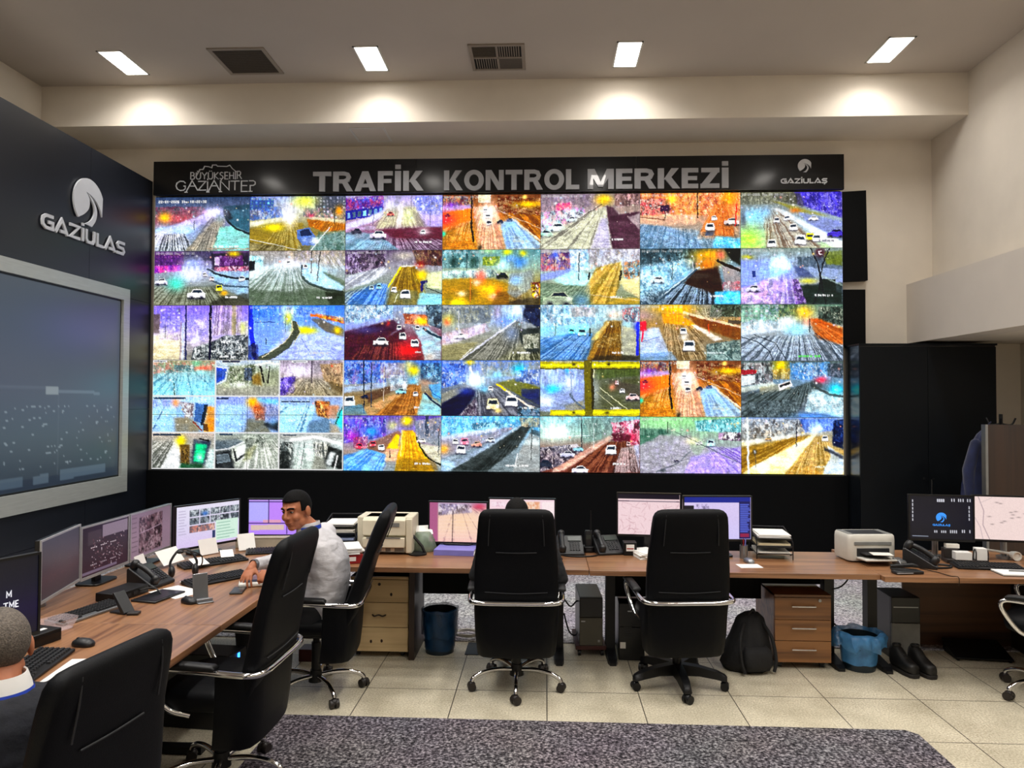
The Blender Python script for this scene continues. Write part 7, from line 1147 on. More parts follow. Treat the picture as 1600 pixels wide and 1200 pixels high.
sheet('tilted paper leaning below the right end of the white monitor', -2.33, 5.66, 40, .13, .13, z=DT + .01, rx=1.15)
sheet('white paper standing below the dotted monitor', -2.70, 4.83, 92, .12, .14, z=DT + .002, rx=1.2)
sheet('grey-white papers below the mauve monitor', -2.66, 5.12, 80, .22, .12, z=DT + .02, rx=.9)
mat('cardboard', '#a39a88', .8, var=.08)
t = thing('document_box', 'long pale beige box standing behind the keyboards in the corner of the left desk', 'box', (-2.22, 5.81, DT), R(6))
MB().bb(-.24, .24, -.04, .04, .001, .075).build('body', 'cardboard', t, bevel=.003, smooth=0)
MB().bb(-.243, .243, -.043, .043, .075, .083).build('lid', 'cardboard', t, bevel=.002, smooth=0)
t = thing('phone_stand', 'empty grey metal phone stand on the left desk', 'phone stand', (-2.00, 4.235, DT), R(40))
MB().bb(-.045, .045, -.07, .05, .001, .008).build('base', 'steel_grey', t, bevel=.003)
MB().box((0, .055, .075), (.085, .01, .15), rx=-.18).build('back_plate', 'steel_grey', t, bevel=.003)
MB().bb(-.045, .045, -.045, -.035, .008, .022).build('lip', 'steel_grey', t, bevel=.002)
t = thing('tablet', 'flat black tablet with a pen on the left desk, in front of the telephone', 'tablet', (-2.30, 4.30, DT), R(78))
MB().bb(-.13, .13, -.085, .085, .001, .013).build('body', 'phone_black', t, bevel=.005)
MB().bb(-.12, .10, -.075, .075, .013, .0145).build('screen', 'black_gloss', t, smooth=0)
t = thing('headset', 'black call headset with a boom microphone on the left desk', 'headset', (-2.40, 4.80, DT), R(30))
MB().tube([(-.075, 0, .045), (-.08, .01, .10), (-.04, .02, .165), (.0, .02, .18), (.04, .02, .165), (.08, .01, .10), (.075, 0, .045)], .008, 8).build('headband', 'phone_black', t)
for s in (-1, 1): MB().ell((s * .072, 0, .042), (.022, .04, .041), 18, 12).build('ear_cup', 'phone_black', t, smooth=80)
MB().tube([(.09, 0, .045), (.11, -.05, .09), (.10, -.10, .15), (.04, -.14, .19), (-.02, -.15, .195)], .0045, 6).ell((-.03, -.15, .195), (.022, .012, .012)).build('microphone_boom', 'phone_black', t, smooth=80)
t = thing('switch_box', 'black device box with cables under the dotted monitor', 'box', (-2.52, 4.30, DT), R(80))
MB().bb(-.13, .13, -.075, .075, .001, .05).build('case', 'black_plastic', t, bevel=.004)
for k in range(4): MB().bb(-.10 + k * .05, -.07 + k * .05, -.0765, -.075, .015, .032).build('port', 'key_grey', t, smooth=0)
MB().tube([(.05, -.075, .03), (.09, -.14, .04), (.06, -.22, .012), (-.02, -.27, .008)], .004, 6).build('cable', 'black_plastic', t)
t = thing('phone_holder', 'dark phone holder leaning on the grey keyboard of the left desk', 'phone holder', (-2.33, 3.98, DT), R(70))
MB().prism([(-.05, .001), (.06, .001), (.06, .01), (-.02, .012), (.045, .11), (.03, .115), (-.05, .012)], -.035, .035, 'yz').build('cradle', 'phone_black', t, bevel=.003)
MB().box((.0, -.085, .008), (.05, .06, .014), rz=.5).build('clip', 'caster_brown', t, bevel=.004)
t = thing('card_reader', 'small black box with a white label beside the head of the nearest man', 'box', (-2.46, 3.47, DT), R(75))
MB().bb(-.075, .075, -.075, .075, .001, .06).build('case', 'black_plastic', t, bevel=.004)
MB().bb(-.035, .035, -.03, -.005, .06, .061).build('label', 'paper_white', t, smooth=0)
MB().bb(-.07, .07, -.078, -.075, .02, .045).build('front_panel', 'black_gloss', t, smooth=0)
mat('clear_plastic', '#d9c8cc', .15, var=.03, alpha=.35)
t = thing('plastic_tray', 'clear plastic tray beside the small black box on the left desk', 'tray', (-2.50, 3.66, DT), R(70))
MB().loft([[(a, b, z) for a, b in rrect(q, q * .7, 20, 5)] for z, q in ((.001, .075), (.055, .1))], cap=False).build('wall', 'clear_plastic', t, smooth=30)
MB().prism(rrect(.076, .053, 20, 5), .001, .005, 'xy').build('bottom', 'clear_plastic', t, smooth=30)
t = thing('earphone_case', 'small white device box on the left desk beside the seated man\'s hands', 'box', (-1.86, 4.60, DT), R(20))
MB().bb(-.075, .075, -.05, .05, .001, .03).build('case', 'white_plastic', t, bevel=.01)
MB().bb(-.045, .045, -.03, .03, .03, .032).build('pad', 'phone_black', t, bevel=.001)

# ---------------------------------------------------------------- loose things on the desks below the screens
mat('red_card', '#8f1218', .5, var=.08)
mat('violet_card', '#7a78c8', .5, var=.06)
mat('green_clear', '#7e8f7c', .25, var=.25, scale=18, alpha=.75)
t = thing('document_box', 'red document box under a pile of papers on the desk behind the man', 'box', (-1.46, 5.36, DT), R(20))
MB().bb(-.11, .11, -.13, .13, .001, .065).build('body', 'red_card', t, bevel=.003, smooth=0)
MB().bb(-.06, .06, -.132, -.13, .02, .05).build('spine_label', 'paper_white', t, smooth=0)
p_ = MB()
for q in range(5): p_.box((.01 * (q % 3 - 1), .012 * (q % 2), .067 + .005 + q * .0085), (.21, .27, .008), rz=.06 * (q % 3 - 1))
o = p_.build('paper_stack', 'paper_white', smooth=0); o.location = (-1.46, 5.36, DT); o.rotation_euler.z = R(20)
tag(o, 'loose white papers piled on the red document box', 'paper')
t = thing('ring_binder', 'lavender binder lying under the stand of the tram rail monitor', 'binder', (-.68, 5.70, DT), R(-4))
MB().bb(-.155, .155, -.13, .12, .001, .005).bb(-.155, .155, -.13, .12, .038, .042).bb(-.155, .155, -.132, -.127, .001, .042).build('cover', 'violet_card', t, smooth=0)
MB().bb(-.15, .15, -.12, .115, .005, .038).build('pages', 'paper_white', t, smooth=0)
for o in [c for c in bpy.data.objects if c.parent == t7 and c.name.startswith('stand_base')]: o.location.z = .043; o.location.y = .0
tag(MB().box((-.50, 5.60, DT + .012), (.10, .07, .02), rz=.4).build('tissue_pack', 'paper_white', bevel=.006), 'small white tissue pack at the corner of the lavender binder', 'tissue')
t = thing('plastic_bag', 'greenish clear bag with papers between the cream printer and the tram rail monitor', 'bag', (-.955, 5.74, DT))
MB().loft([[(math.cos(2 * math.pi * i / 26) * q * (1 + .14 * math.sin(i * 2.1 + z * 40)), math.sin(2 * math.pi * i / 26) * q * .8 * (1 + .12 * math.sin(i * 1.7)), z) for i in range(26)] for z, q in ((.001, .085), (.03, .1), (.08, .095), (.12, .075), (.15, .05))]).build('body', 'green_clear', t, smooth=60)
sheet('crumpled white paper sticking out of the greenish bag', -.95, 5.77, 20, .13, .1, z=DT + .13, rx=.6)
t = thing('desk_microphone', 'black angled arm on a round foot left of the tram rail monitor', 'microphone', (-.97, 5.60, DT))
MB().lathe([(.001, .001), (.07, .001), (.07, .012), (.02, .02), (.001, .02)]).build('base', 'black_plastic', t)
MB().tube([(.05, .02, .012), (.03, .02, .06), (-.07, .05, .16)], .011, 8, smooth=False).build('arm', 'black_plastic', t)
mat('white_cable', '#c9c4b8', .5)
def cable(label, pts, r=.004, m='black_plastic', k=6):
    return tag(MB().tube(pts, r, 6, k).build('cable', m, smooth=60), label, 'cable')
cable('black coiled telephone cord in front of the telephone beside the radio', [(.13, 5.66, DT + .006), (.16, 5.60, DT + .006), (.25, 5.575, DT + .006), (.36, 5.60, DT + .006), (.42, 5.66, DT + .006)], .006)
cable('tangled black cable on the desk right of the seated person in the middle', [(.06, 5.56, DT + .006), (.10, 5.50, DT + .03), (.13, 5.44, DT + .012), (.09, 5.40, DT + .006), (.06, 5.46, DT + .02), (.10, 5.56, DT + .006)], .005)
t = thing('two_way_radio', 'black two-way radio in its charger between the two telephones', 'radio', (.345, 5.80, DT))
MB().prism(rrect(.045, .05, 22, 4), .001, .045, 'xy').build('charger', 'black_plastic', t, bevel=.005)
MB().loft([[(a, b, z) for a, b in rrect(w_, d_, 18, 5)] for z, w_, d_ in ((.04, .03, .018), (.15, .03, .02), (.165, .026, .017))]).build('radio_body', 'phone_black', t, smooth=50)
MB().cyl((.016, 0, .16), (.018, 0, .32), .006, .004, 8).build('antenna', 'black_plastic', t)
MB().bb(-.018, .018, -.021, -.019, .10, .13).build('display', 'lcd_grey', t, smooth=0)
MB().bb(-.02, .02, -.053, -.049, .015, .03).build('indicator_panel', 'key_grey', t, smooth=0)
t = thing('router_box', 'small black box with a white and red label under the pink map monitor', 'box', (.655, 5.71, DT))
MB().bb(-.05, .05, -.05, .05, .001, .10).build('case', 'black_plastic', t, bevel=.004)
lb = MB().bb(-.03, .03, -.052, -.05, .035, .085).build('label', 'paper_white', t, smooth=0)
MB().bb(-.026, .026, -.053, -.052, .05, .058).build('print_line', 'red_card', lb, smooth=0)
p_ = MB()
for q in range(6): p_.box((.006 * (q % 3 - 1), .008 * (q % 2), .004 + q * .0075), (.16, .22, .007), rz=.12 * (q % 3 - 1))
o = p_.build('paper_stack', 'paper_white', smooth=0); o.location = (.77, 5.64, DT); o.rotation_euler.z = .35
tag(o, 'untidy pile of papers and leaflets left of the open laptop', 'paper')
mat('laptop_screen_back', '#6d7d80', .35, metal=.3)
t = thing('laptop', 'small open laptop half hidden by the chair with the plastic base', 'laptop', (.95, 5.46, DT), R(-62))
MB().bb(-.12, .12, -.09, .09, .001, .018).build('base', 'phone_black', t, bevel=.003)
MB().box((0, .105, .10), (.24, .008, .185), rx=-.2).build('lid', 'laptop_screen_back', t, bevel=.003)
MB().bb(-.105, .105, -.03, .075, .018, .020).build('keys', 'key_grey', t, smooth=0)
t = thing('pen_cup', 'round grey metal pen cup below the map monitor with the blue sidebar', 'cup', (1.50, 5.62, DT))
MB().lathe([(.001, .001), (.03, .001), (.03, .10), (.027, .10), (.027, .006), (.001, .006)]).build('cup', 'steel_grey', t)
for k in range(3): MB().cyl((.006 * k - .006, .004 * k, .01), (.02 * k - .02, .01 * k, .145), .004, n=8).build('pen', ('phone_black', 'red_card', 'violet_card')[k], t)
sheet('white paper beside the grey mouse and the plastic-based chair', 1.47, 5.36, 5, .16, .12)

# ---------------------------------------------------------------- right desk
t = thing('stapler', 'black stapler lying in front of the low laser printer', 'stapler', (2.53, 5.30, DT), R(-15))
MB().prism([(-.09, .001), (.08, .001), (.08, .012), (-.09, .012)], -.018, .018, 'xz').build('base', 'phone_black', t, bevel=.003)
MB().prism([(-.09, .014), (.06, .03), (.085, .024), (.085, .042), (.05, .052), (-.09, .032)], -.015, .015, 'xz').build('arm', 'phone_black', t, bevel=.004)
t = thing('wallet', 'folded black wallet with pale trim at the front edge of the right desk', 'wallet', (2.50, 5.195, DT), R(8))
MB().bb(-.10, .10, -.035, .035, .001, .022).build('body', 'phone_black', t, bevel=.006)
MB().bb(-.098, .02, -.037, -.034, .009, .013).build('trim', 'key_print', t, smooth=0)
t = thing('hole_punch', 'grey and black hole punch between the printer tray and the telephone', 'hole punch', (2.555, 5.41, DT), R(20))
MB().bb(-.05, .05, -.04, .04, .001, .015).build('base', 'phone_black', t, bevel=.003)
MB().prism([(-.04, .015), (.05, .015), (.045, .06), (-.02, .045)], -.03, .03, 'yz').build('lever', 'steel_grey', t, bevel=.004)
cable('black cord loop on the right desk beside the telephone', [(2.70, 5.42, DT + .006), (2.76, 5.36, DT + .006), (2.87, 5.37, DT + .006), (2.92, 5.43, DT + .006), (2.86, 5.47, DT + .006), (2.76, 5.46, DT + .006), (2.69, 5.40, DT + .008)], .008)
cable('thin orange-brown cable crossing the front edge of the right desk', [(2.66, 5.35, DT + .004), (2.72, 5.24, DT + .004), (2.75, 5.13, DT + .004), (2.78, 5.08, DT + .006), (2.78, 5.075, DT - .05)], .003, 'handle_dark')
t = thing('desk_organizer', 'dark desk organizer holding white note blocks below the emblem monitor', 'organizer', (3.11, 5.58, DT), R(-8))
MB().bb(-.15, .13, -.06, .06, .001, .03).build('tray', 'caster_brown', t, bevel=.004)
MB().bb(-.15, -.05, -.0, .06, .03, .10).build('box', 'caster_brown', t, bevel=.004)
for k, (x, w_) in enumerate(((.045, .004), (.125, .004))):
    MB().tube([(x, -.055, .03), (x, -.055, .09), (x, -.02, .10), (x, .0, .03)], .004, 6).build('divider_wire', 'phone_black', t)
tag(MB().box((3.065, 5.555, DT + .058), (.11, .08, .055), rz=-.14).build('note_block', 'paper_white', bevel=.002, smooth=0), 'lower white note block at the left of the desk organizer', 'note block')
tag(MB().box((3.03, 5.625, DT + .115), (.09, .05, .03), rz=-.14).build('note_block', 'paper', bevel=.002, smooth=0), 'pale note block on top of the desk organizer', 'note block')
tag(MB().box((3.19, 5.545, DT + .073), (.07, .07, .085), rz=-.14).build('note_block', 'paper_white', bevel=.002, smooth=0), 'white note block held between the wires of the desk organizer', 'note block')
t = thing('desk_lamp', 'small white spot lamp lying on the right desk below the map monitor', 'lamp', (3.50, 5.72, DT), R(0))
MB().tube([(-.16, .05, .06), (-.08, .02, .055), (0, -.02, .045)], .010, 8).build('arm', 'white_plastic', t)
MB().lathe([(.012, .06), (.026, .045), (.034, 0), (.034, -.022), (.027, -.022), (.027, -.012), (.001, -.012)], (.02, -.05, .036), 20, 'y').build('lamp_head', 'white_plastic', t)
MB().lathe([(.001, .001), (.04, .001), (.04, .012), (.001, .014)], (-.16, .05, 0)).cyl((-.16, .05, .01), (-.16, .05, .06), .008, n=8).build('foot', 'white_plastic', t)
t = thing('notepad', 'white notepad with a pen at the front of the right desk', 'notepad', (3.27, 5.24, DT), R(-4))
MB().bb(-.14, .14, -.09, .09, .001, .012).build('pages', 'paper_white', t, smooth=0)
MB().bb(-.145, .145, -.094, .094, 0.0002, .004).build('backing', 'phone_black', t, smooth=0)
tag(MB().cyl((3.22, 5.26, DT + .017), (3.38, 5.24, DT + .017), .005, n=8).build('pen', 'steel_grey'), 'grey pen lying on the white notepad', 'pen')
t = thing('antenna_pole', 'thin dark antenna standing behind the dark emblem monitor', 'antenna', (3.01, 5.86, DT))
MB().cyl((0, 0, .001), (0, 0, .58), .006, .004, 8).build('rod', 'dark_metal', t); MB().lathe([(.001, .001), (.04, .001), (.035, .02), (.001, .03)]).build('base', 'dark_metal', t)

# ---------------------------------------------------------------- under the desks
mat('bin_blue', '#0f2a38', .35, var=.12, alpha=.93)
mat('bag_blue', '#1b4a78', .3, var=.45, scale=16, alpha=.42)
mat('bag_light', '#4c8cc4', .3, var=.3, scale=18, alpha=.6)
mat('bin_dark', '#0a1a24', .35, var=.15)
def waste_bin(label, x, y, r_, h, flare, bag='bag_blue'):
    t = thing('waste_bin', label, 'waste bin', (x, y, 0))
    MB().lathe([(.001, .001), (r_ * .82, .001), (r_, h), (r_ * .97, h), (r_ * .80, .008), (.001, .008)], n=28).build('bin', 'bin_dark', t)
    rs_ = []; n = 40
    for z, q, am in flare:
        rs_.append([(math.cos(2 * math.pi * i / n) * r_ * q * (1 + am * math.sin(i * 2.17 + z * 31)), math.sin(2 * math.pi * i / n) * r_ * q * (1 + am * math.sin(i * 1.63 + z * 17)), z + am * .12 * math.sin(i * .9)) for i in range(n)])
    MB().loft(rs_, cap=False).build('bin_liner', bag, t, smooth=80)
    return t
waste_bin('waste bin with a blue bag beside the birch drawer unit', -.80, 5.63, .132, .32, ((.03, .86, .03), (.15, .93, .03), (.26, .96, .03), (.335, 1.03, .04), (.325, 1.07, .05), (.22, 1.03, .07), (.13, 1.0, .09)))
waste_bin('waste bin with a light blue bag draped wide over its rim', 2.275, 5.45, .132, .24, ((.05, .9, .03), (.2, .97, .03), (.27, 1.05, .05), (.265, 1.22, .09), (.235, 1.32, .12), (.19, 1.30, .14), (.165, 1.24, .18)), 'bag_light')
waste_bin('dark blue waste bin under the near end of the left desk', -1.93, 3.30, .125, .30, ((.05, .9, .03), (.2, .97, .03), (.31, 1.04, .05), (.30, 1.12, .08), (.22, 1.08, .1)))
mat('pc_black', '#0a0b0e', .35, var=.15)
mat('pc_olive', '#4a463c', .4, var=.06)
mat('cart_red', '#3c0d0c', .5)
emit('led_blue', '#2a7cff', 6)
def tower(label, x, y, rz, w, d, h, z0, lower, parts=()):
    t = thing('computer_tower', label, 'computer', (x, y, 0), R(rz))
    MB().bb(-w / 2, w / 2, -d / 2 + .02, d / 2, z0, z0 + h).build('case', 'pc_black', t, bevel=.004)
    MB().bb(-w / 2, w / 2, -d / 2, -d / 2 + .021, z0, z0 + h * .58).build('front_lower', lower, t, bevel=.005)
    MB().bb(-w / 2, w / 2, -d / 2, -d / 2 + .021, z0 + h * .585, z0 + h).build('front_upper', 'pc_black', t, bevel=.005)
    for p in parts: MB().bb(*p[0]).build(p[1], p[2], t, smooth=0)
    return t
tower('black and olive computer tower on a red wheeled stand', .345, 5.78, 2, .175, .42, .36, .082, 'pc_olive', [((-.075, -.045, -.213, -.209, .26, .268), 'badge', 'key_print'), ((.05, .066, -.213, -.209, .11, .126), 'button', 'steel_grey')])
t = thing('tower_stand', 'dark red wheeled stand under the olive computer tower', 'stand', (.345, 5.77, 0), R(2))
MB().bb(-.115, .115, -.20, .22, .05, .08).build('platform', 'cart_red', t, bevel=.003)
for sx in (-1, 1):
    for sy in (-1, 1): MB().cyl((sx * .085 - .01, sy * .17, .024), (sx * .085 + .01, sy * .17, .024), .023, n=14).bb(sx * .085 - .014, sx * .085 + .014, sy * .17 - .012, sy * .17 + .012, .03, .05).build('caster', 'black_plastic', t)
tower('black computer tower with a white sticker beside the plastic-based chair', .655, 5.72, -2, .19, .44, .42, .001, 'pc_black', [((-.085, -.045, -.223, -.219, .09, .135), 'sticker', 'paper_white'), ((-.03, .02, -.223, -.219, .36, .368), 'badge', 'key_print')] + [((-.06, .0, -.2225, -.219, .17 + k * .018, .178 + k * .018), 'vent_slot', 'key_grey') for k in range(6)])
tower('black and grey computer tower under the right desk behind the shoes', 2.70, 5.79, 0, .21, .30, .46, .001, 'printer_grey', [((.06, .085, -.153, -.149, .02, .04), 'button', 'key_print'), ((-.09, .09, -.153, -.149, .385, .392), 'drive_slot', 'steel_grey')])
tower('computer tower with a glowing blue light under the left desk', -2.02, 4.32, 85, .19, .42, .43, .001, 'pc_black', [((-.01, .01, -.214, -.209, .36, .42), 'power_light', 'led_blue')])
cable('beige cable coil lying on the carpet behind the blue bag bin', [(-.62 + .11 * math.cos(a) * (1 + .12 * math.sin(a * 1.7)), 5.97 + .08 * math.sin(a), .035 + .006 * math.sin(a * 2.3)) for a in np.linspace(0, 6 * math.pi, 44)], .008, 'white_cable', 3)
cable('white cable hanging below the desktop above the olive computer tower', [(.14, 5.70, .70), (.2, 5.68, .665), (.3, 5.67, .655), (.38, 5.68, .68), (.42, 5.70, .70)], .005, 'white_cable')
cable('black cables between the desk leg and the olive computer tower, upper', [(.15, 5.60, .42), (.2, 5.62, .36), (.25, 5.70, .38), (.28, 5.80, .33)], .006)
cable('black cables between the desk leg and the olive computer tower, lower', [(.15, 5.64, .30), (.19, 5.66, .16), (.24, 5.70, .12), (.28, 5.90, .13)], .006)
cable('black cable curving down to the right of the walnut drawer unit', [(2.27, 5.60, .70), (2.26, 5.58, .62), (2.20, 5.58, .55), (2.12, 5.60, .52)], .006)
cable('black cable running from the walnut drawer unit to the light blue bag bin', [(2.08, 5.62, .38), (2.16, 5.64, .27), (2.26, 5.66, .2), (2.36, 5.68, .16)], .006)
mat('bag_black', '#07070a', .8, var=.3, scale=20, bump=.3, bscale=40)
t = thing('backpack', 'slumped black backpack on the floor beside the walnut drawer unit', 'backpack', (1.475, 5.42, 0), R(12))
MB().loft([[(sx + math.cos(2 * math.pi * i / 30) * w_ * (1 + .05 * math.sin(i * 2.3 + z * 20)), sy + math.sin(2 * math.pi * i / 30) * d_ * (1 + .07 * math.sin(i * 1.9)), z) for i in range(30)] for z, w_, d_, sx, sy in ((.001, .165, .13, -.01, 0), (.05, .185, .15, -.015, 0), (.16, .165, .14, -.005, .0), (.27, .125, .11, .02, .02), (.35, .10, .075, .03, .03), (.385, .05, .04, .04, .03))]).build('body', 'bag_black', t, smooth=80)
MB().loft([[(a * q, -.125 + yy + b * .05 * q, z) for a, b in rrect(.105, .9, 20, 3)] for z, q, yy in ((.03, .85, -.015), (.07, 1, -.02), (.15, 1, -.01), (.185, .8, .01))]).build('front_pocket', 'bag_black', t, smooth=80)
for s in (-1, 1): MB().tube([(s * .07 + .02, -.04, .33), (s * .12, -.12, .24), (s * .13, -.16, .10), (s * .11, -.17, .02)], .012, 8).build('strap', 'bag_black', t)
MB().tube([(0, .0, .375), (.03, -.02, .42), (.06, .01, .375)], .008, 8).build('handle', 'bag_black', t)
mat('shoe_leather', '#0b0a09', .5, var=.25, scale=30, bump=.15)
mat('shoe_sole', '#15110d', .7)
def boot(label, x, y, rz):
    t = thing('boot', label, 'shoe', (x, y, 0), R(rz), 'pair of dark boots under the right desk')
    pr = [(-.145, .030, .075), (-.12, .042, .085), (-.07, .047, .092), (0, .044, .115), (.05, .040, .15), (.10, .042, .155), (.135, .036, .15)]
    MB().loft([[(a, yy, max(.02, .02 + (c * .5 + .5) * (h_ - .02))) for a, c in [(w_ * p[0], p[1]) for p in rrect(1, 1, 20, 2.8)]] for yy, w_, h_ in pr]).build('upper', 'shoe_leather', t, smooth=80)
    MB().prism([(math.copysign(w_, s) if True else 0, yy) for s in (1,) for yy, w_ in ((-.155, .02), (-.13, .043), (-.05, .05), (.03, .044), (.13, .043), (.148, .03))] + [(-w_, yy) for yy, w_ in ((.148, .03), (.13, .043), (.03, .044), (-.05, .05), (-.13, .043), (-.155, .02))], .001, .024, 'xy').build('sole', 'shoe_sole', t, bevel=.003)
    MB().lathe([(.03, .145), (.036, .16), (.028, .165), (.024, .15)], (0, .09, 0), 16).build('collar', 'shoe_leather', t)
    for k in range(3): MB().tube([(-.02, .0 - .03 * k + .02, .118 - .012 * k), (0, .005 - .03 * k + .02, .128 - .012 * k), (.02, .0 - .03 * k + .02, .118 - .012 * k)], .003, 6).build('lace', 'shoe_sole', t)
    t.scale = (.95, .80, 1.12); return t
boot('left one of the dark boots on the floor right of the light blue bag bin', 2.555, 5.37, 14)
boot('right one of the dark boots on the floor, nearer the brown desk panel', 2.675, 5.36, 10)
t = thing('footrest', 'tilted black footrest on the floor under the right desk', 'footrest', (3.27, 5.74, 0), R(-5))
MB().box((0, 0, .055), (.40, .26, .014), rx=.28).build('plate', 'black_plastic', t, bevel=.004)
for s in (-1, 1): MB().prism([(-.12, .001), (.12, .001), (.12, .078), (-.12, .012)], s * .18 - .008, s * .18 + .008, 'yz').build('side_support', 'black_plastic', t, smooth=0)
mat('rug_red', '#4a1216', .9, var=.15, scale=30)
tag(MB().bb(-1.80, -1.46, 5.34, 5.47, .001, .09).build('storage_box', 'cart_red', bevel=.004), 'dark red box on the floor under the chair of the man in the white shirt', 'box')

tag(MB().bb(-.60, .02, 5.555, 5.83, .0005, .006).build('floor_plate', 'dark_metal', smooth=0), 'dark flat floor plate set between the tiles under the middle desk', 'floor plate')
# ---------------------------------------------------------------- people
mat('skin', '#a8694a', .55, var=.10, scale=30, spec=.35)
mat('skin_dark', '#8a5440', .55, var=.12, scale=30, spec=.35)
mat('hair_black', '#040303', .6, spec=.12, var=.4, scale=60, stretch=(1, 1, 4), bump=.5, bscale=120)
mat('hair_grey', '#5a5148', .7, var=.55, scale=160, bump=.6, bscale=200)
mat('hair_dark', '#0b0908', .7, spec=.15, var=.4, scale=120, bump=.5, bscale=160)
mat('eye_white', '#8f8a82', .25, var=.02)
mat('eye_dark', '#150d08', .15)
mat('lip', '#7c4238', .5)
mat('white_shirt', '#c4c2c6', .8, var=.04, scale=9, bump=.55, bscale=14, stretch=(1, 1, 2.6))
mat('navy_knit', '#0d0f18', .9, var=.2, scale=30, bump=.3, bscale=60)
mat('dark_cloth', '#0a0b0f', .9, var=.2, scale=20, bump=.3, bscale=30)
mat('trousers', '#0d0e13', .85, var=.2, scale=20)
mat('lanyard', '#1c3fb0', .5, var=.1)
FOLDS = bpy.data.textures.new('folds', 'CLOUDS'); FOLDS.noise_scale = .055; FOLDS.noise_depth = 2
def frame(c, fwd, up=(0, 0, 1)):
    f = Vector(fwd).normalized(); u = Vector(up); u = (u - f * u.dot(f)).normalized(); r = f.cross(u)
    m = Matrix((r, f, u)).transposed().to_4x4(); m.translation = Vector(c); return m
def head_into(b, T, s=1.0):
    st = len(b.v)
    b.ell((0, -.012, .032), (.077, .096, .088), 26, 18)
    b.ell((0, .018, -.032), (.062, .074, .082), 24, 16)
    b.ell((0, .056, -.090), (.029, .026, .022))
    for k in (-1, 1):
        b.ell((k * .040, .054, -.024), (.024, .030, .028)); b.ell((k * .05, .0, -.06), (.018, .045, .03))
        b.ell((k * .083, -.014, -.004), (.011, .022, .036)); b.ell((k * .012, .098, -.024), (.009, .010, .008))
        b.cap_((k * .012, .083, .036), (k * .046, .068, .034), .012, .010)
    b.cap_((0, .088, .024), (0, .106, -.018), .009, .0125)
    b.cap_((-.018, .084, -.053), (.018, .084, -.053), .0085); b.cap_((-.015, .082, -.064), (.015, .082, -.064), .009)
    b.xform(T @ Matrix.Scale(s, 4), st)
def head_parts(par, T, hair, line, s=1.0, face=True, ear=True):
    T = T @ Matrix.Scale(s, 4)
    h = MB(); rings = []; n, m = 40, 26
    vs = []; keep = []
    for i in range(m + 1):
        t = math.pi * i / m
        for j in range(n):
            a = 2 * math.pi * j / n
            vs.append((.0835 * math.sin(t) * math.cos(a), -.014 + .104 * math.sin(t) * math.sin(a), (.034 + (.100 + .012 * max(0, math.sin(t) * math.sin(a) + .2)) * math.cos(t))))
    fs = []
    for i in range(m):
        for j in range(n):
            q = (i * n + j, i * n + (j + 1) % n, (i + 1) * n + (j + 1) % n, (i + 1) * n + j)
            c = [sum(vs[k][d] for k in q) / 4 for d in range(3)]
            if c[2] > line(c[1], abs(c[0])): fs.append(q)
    h.add(vs, fs); h.xform(T)
    o = h.build('hair', hair, par, smooth=80)
    w = o.modifiers.new('solid', 'SOLIDIFY'); w.thickness = .011; w.offset = -1
    if face:
        for k in (-1, 1):
            e = MB().ell((k * .030, .0755, .013), (.0115, .0105, .0068), 16, 12).xform(T).build('eye', 'eye_white', par, smooth=80)
            MB().ell((k * .030 , .0835, .0125), (.0062, .0042, .0064), 14, 10).xform(T).build('iris', 'eye_dark', e, smooth=80)
            MB().tube([(k * .012, .0945, .031), (k * .03, .0895, .038), (k * .050, .073, .033)], .0052, 8).xform(T).build('eyebrow', hair, par, smooth=80)
            MB().tube([(k * .016, .0835, .020), (k * .03, .0855, .0225), (k * .045, .076, .019)], .0035, 6).xform(T).build('eyelid', 'skin', par, smooth=80)
        MB().tube([(-.021, .0865, -.0585), (0, .0935, -.058), (.021, .0865, -.0585)], .0038, 8).xform(T).build('lips', 'lip', par, smooth=80)
def hand_into(b, T, side=1, curl=(.5, .6, .5), spread=.10, thumb=.6, s=1.0):
    """palm along +Y, back of the hand +Z, thumb on the +X*side edge"""
    st = len(b.v)
    b.ell((0, .045, 0), (.040, .056, .0155), 20, 12); b.cap_((0, -.03, 0), (0, .02, 0), .026, .028)
    b.ell((side * .026, .035, -.006), (.018, .034, .016))
    for k, (x, L, r_) in enumerate(((.030, .070, .0088), (.010, .078, .0092), (-.011, .072, .0088), (-.030, .056, .008))):
        p = Vector((x * side, .088 - abs(x - .006) * .22, 0)); a = 0; y = spread * (x / .03)
        b.cap_((x * side * .8, .05, 0), p, r_ * 1.15, r_ * 1.1, 10)
        for q, f in enumerate((.45, .31, .24)):
            a += curl[q] * (1 + .08 * k)
            d = Vector((math.sin(y) * side * math.cos(a), math.cos(y) * math.cos(a), -math.sin(a)))
            p2 = p + d * L * f; b.cap_(p, p2, r_ * (1 - .08 * q), r_ * (1 - .08 * (q + 1)), 10); p = p2
    p = Vector((side * .030, .020, -.006))
    for q, (L, r_) in enumerate(((.045, .012), (.032, .0105), (.026, .0095))):
        a = thumb - q * .28
        d = Vector((side * math.sin(a), math.cos(a), -.35 - .12 * q)).normalized(); p2 = p + d * L; b.cap_(p, p2, r_, r_ * .93, 10); p = p2
    b.xform(T @ Matrix.Scale(s, 4), st)
def torso_into(b, rows, lat, front, n=28, p=2.5):
    lat = Vector(lat).normalized(); front = Vector(front).normalized()
    b.loft([[Vector(c) + lat * a + front * d for a, d in rrect(w_, dd, n, p)] for c, w_, dd in rows])
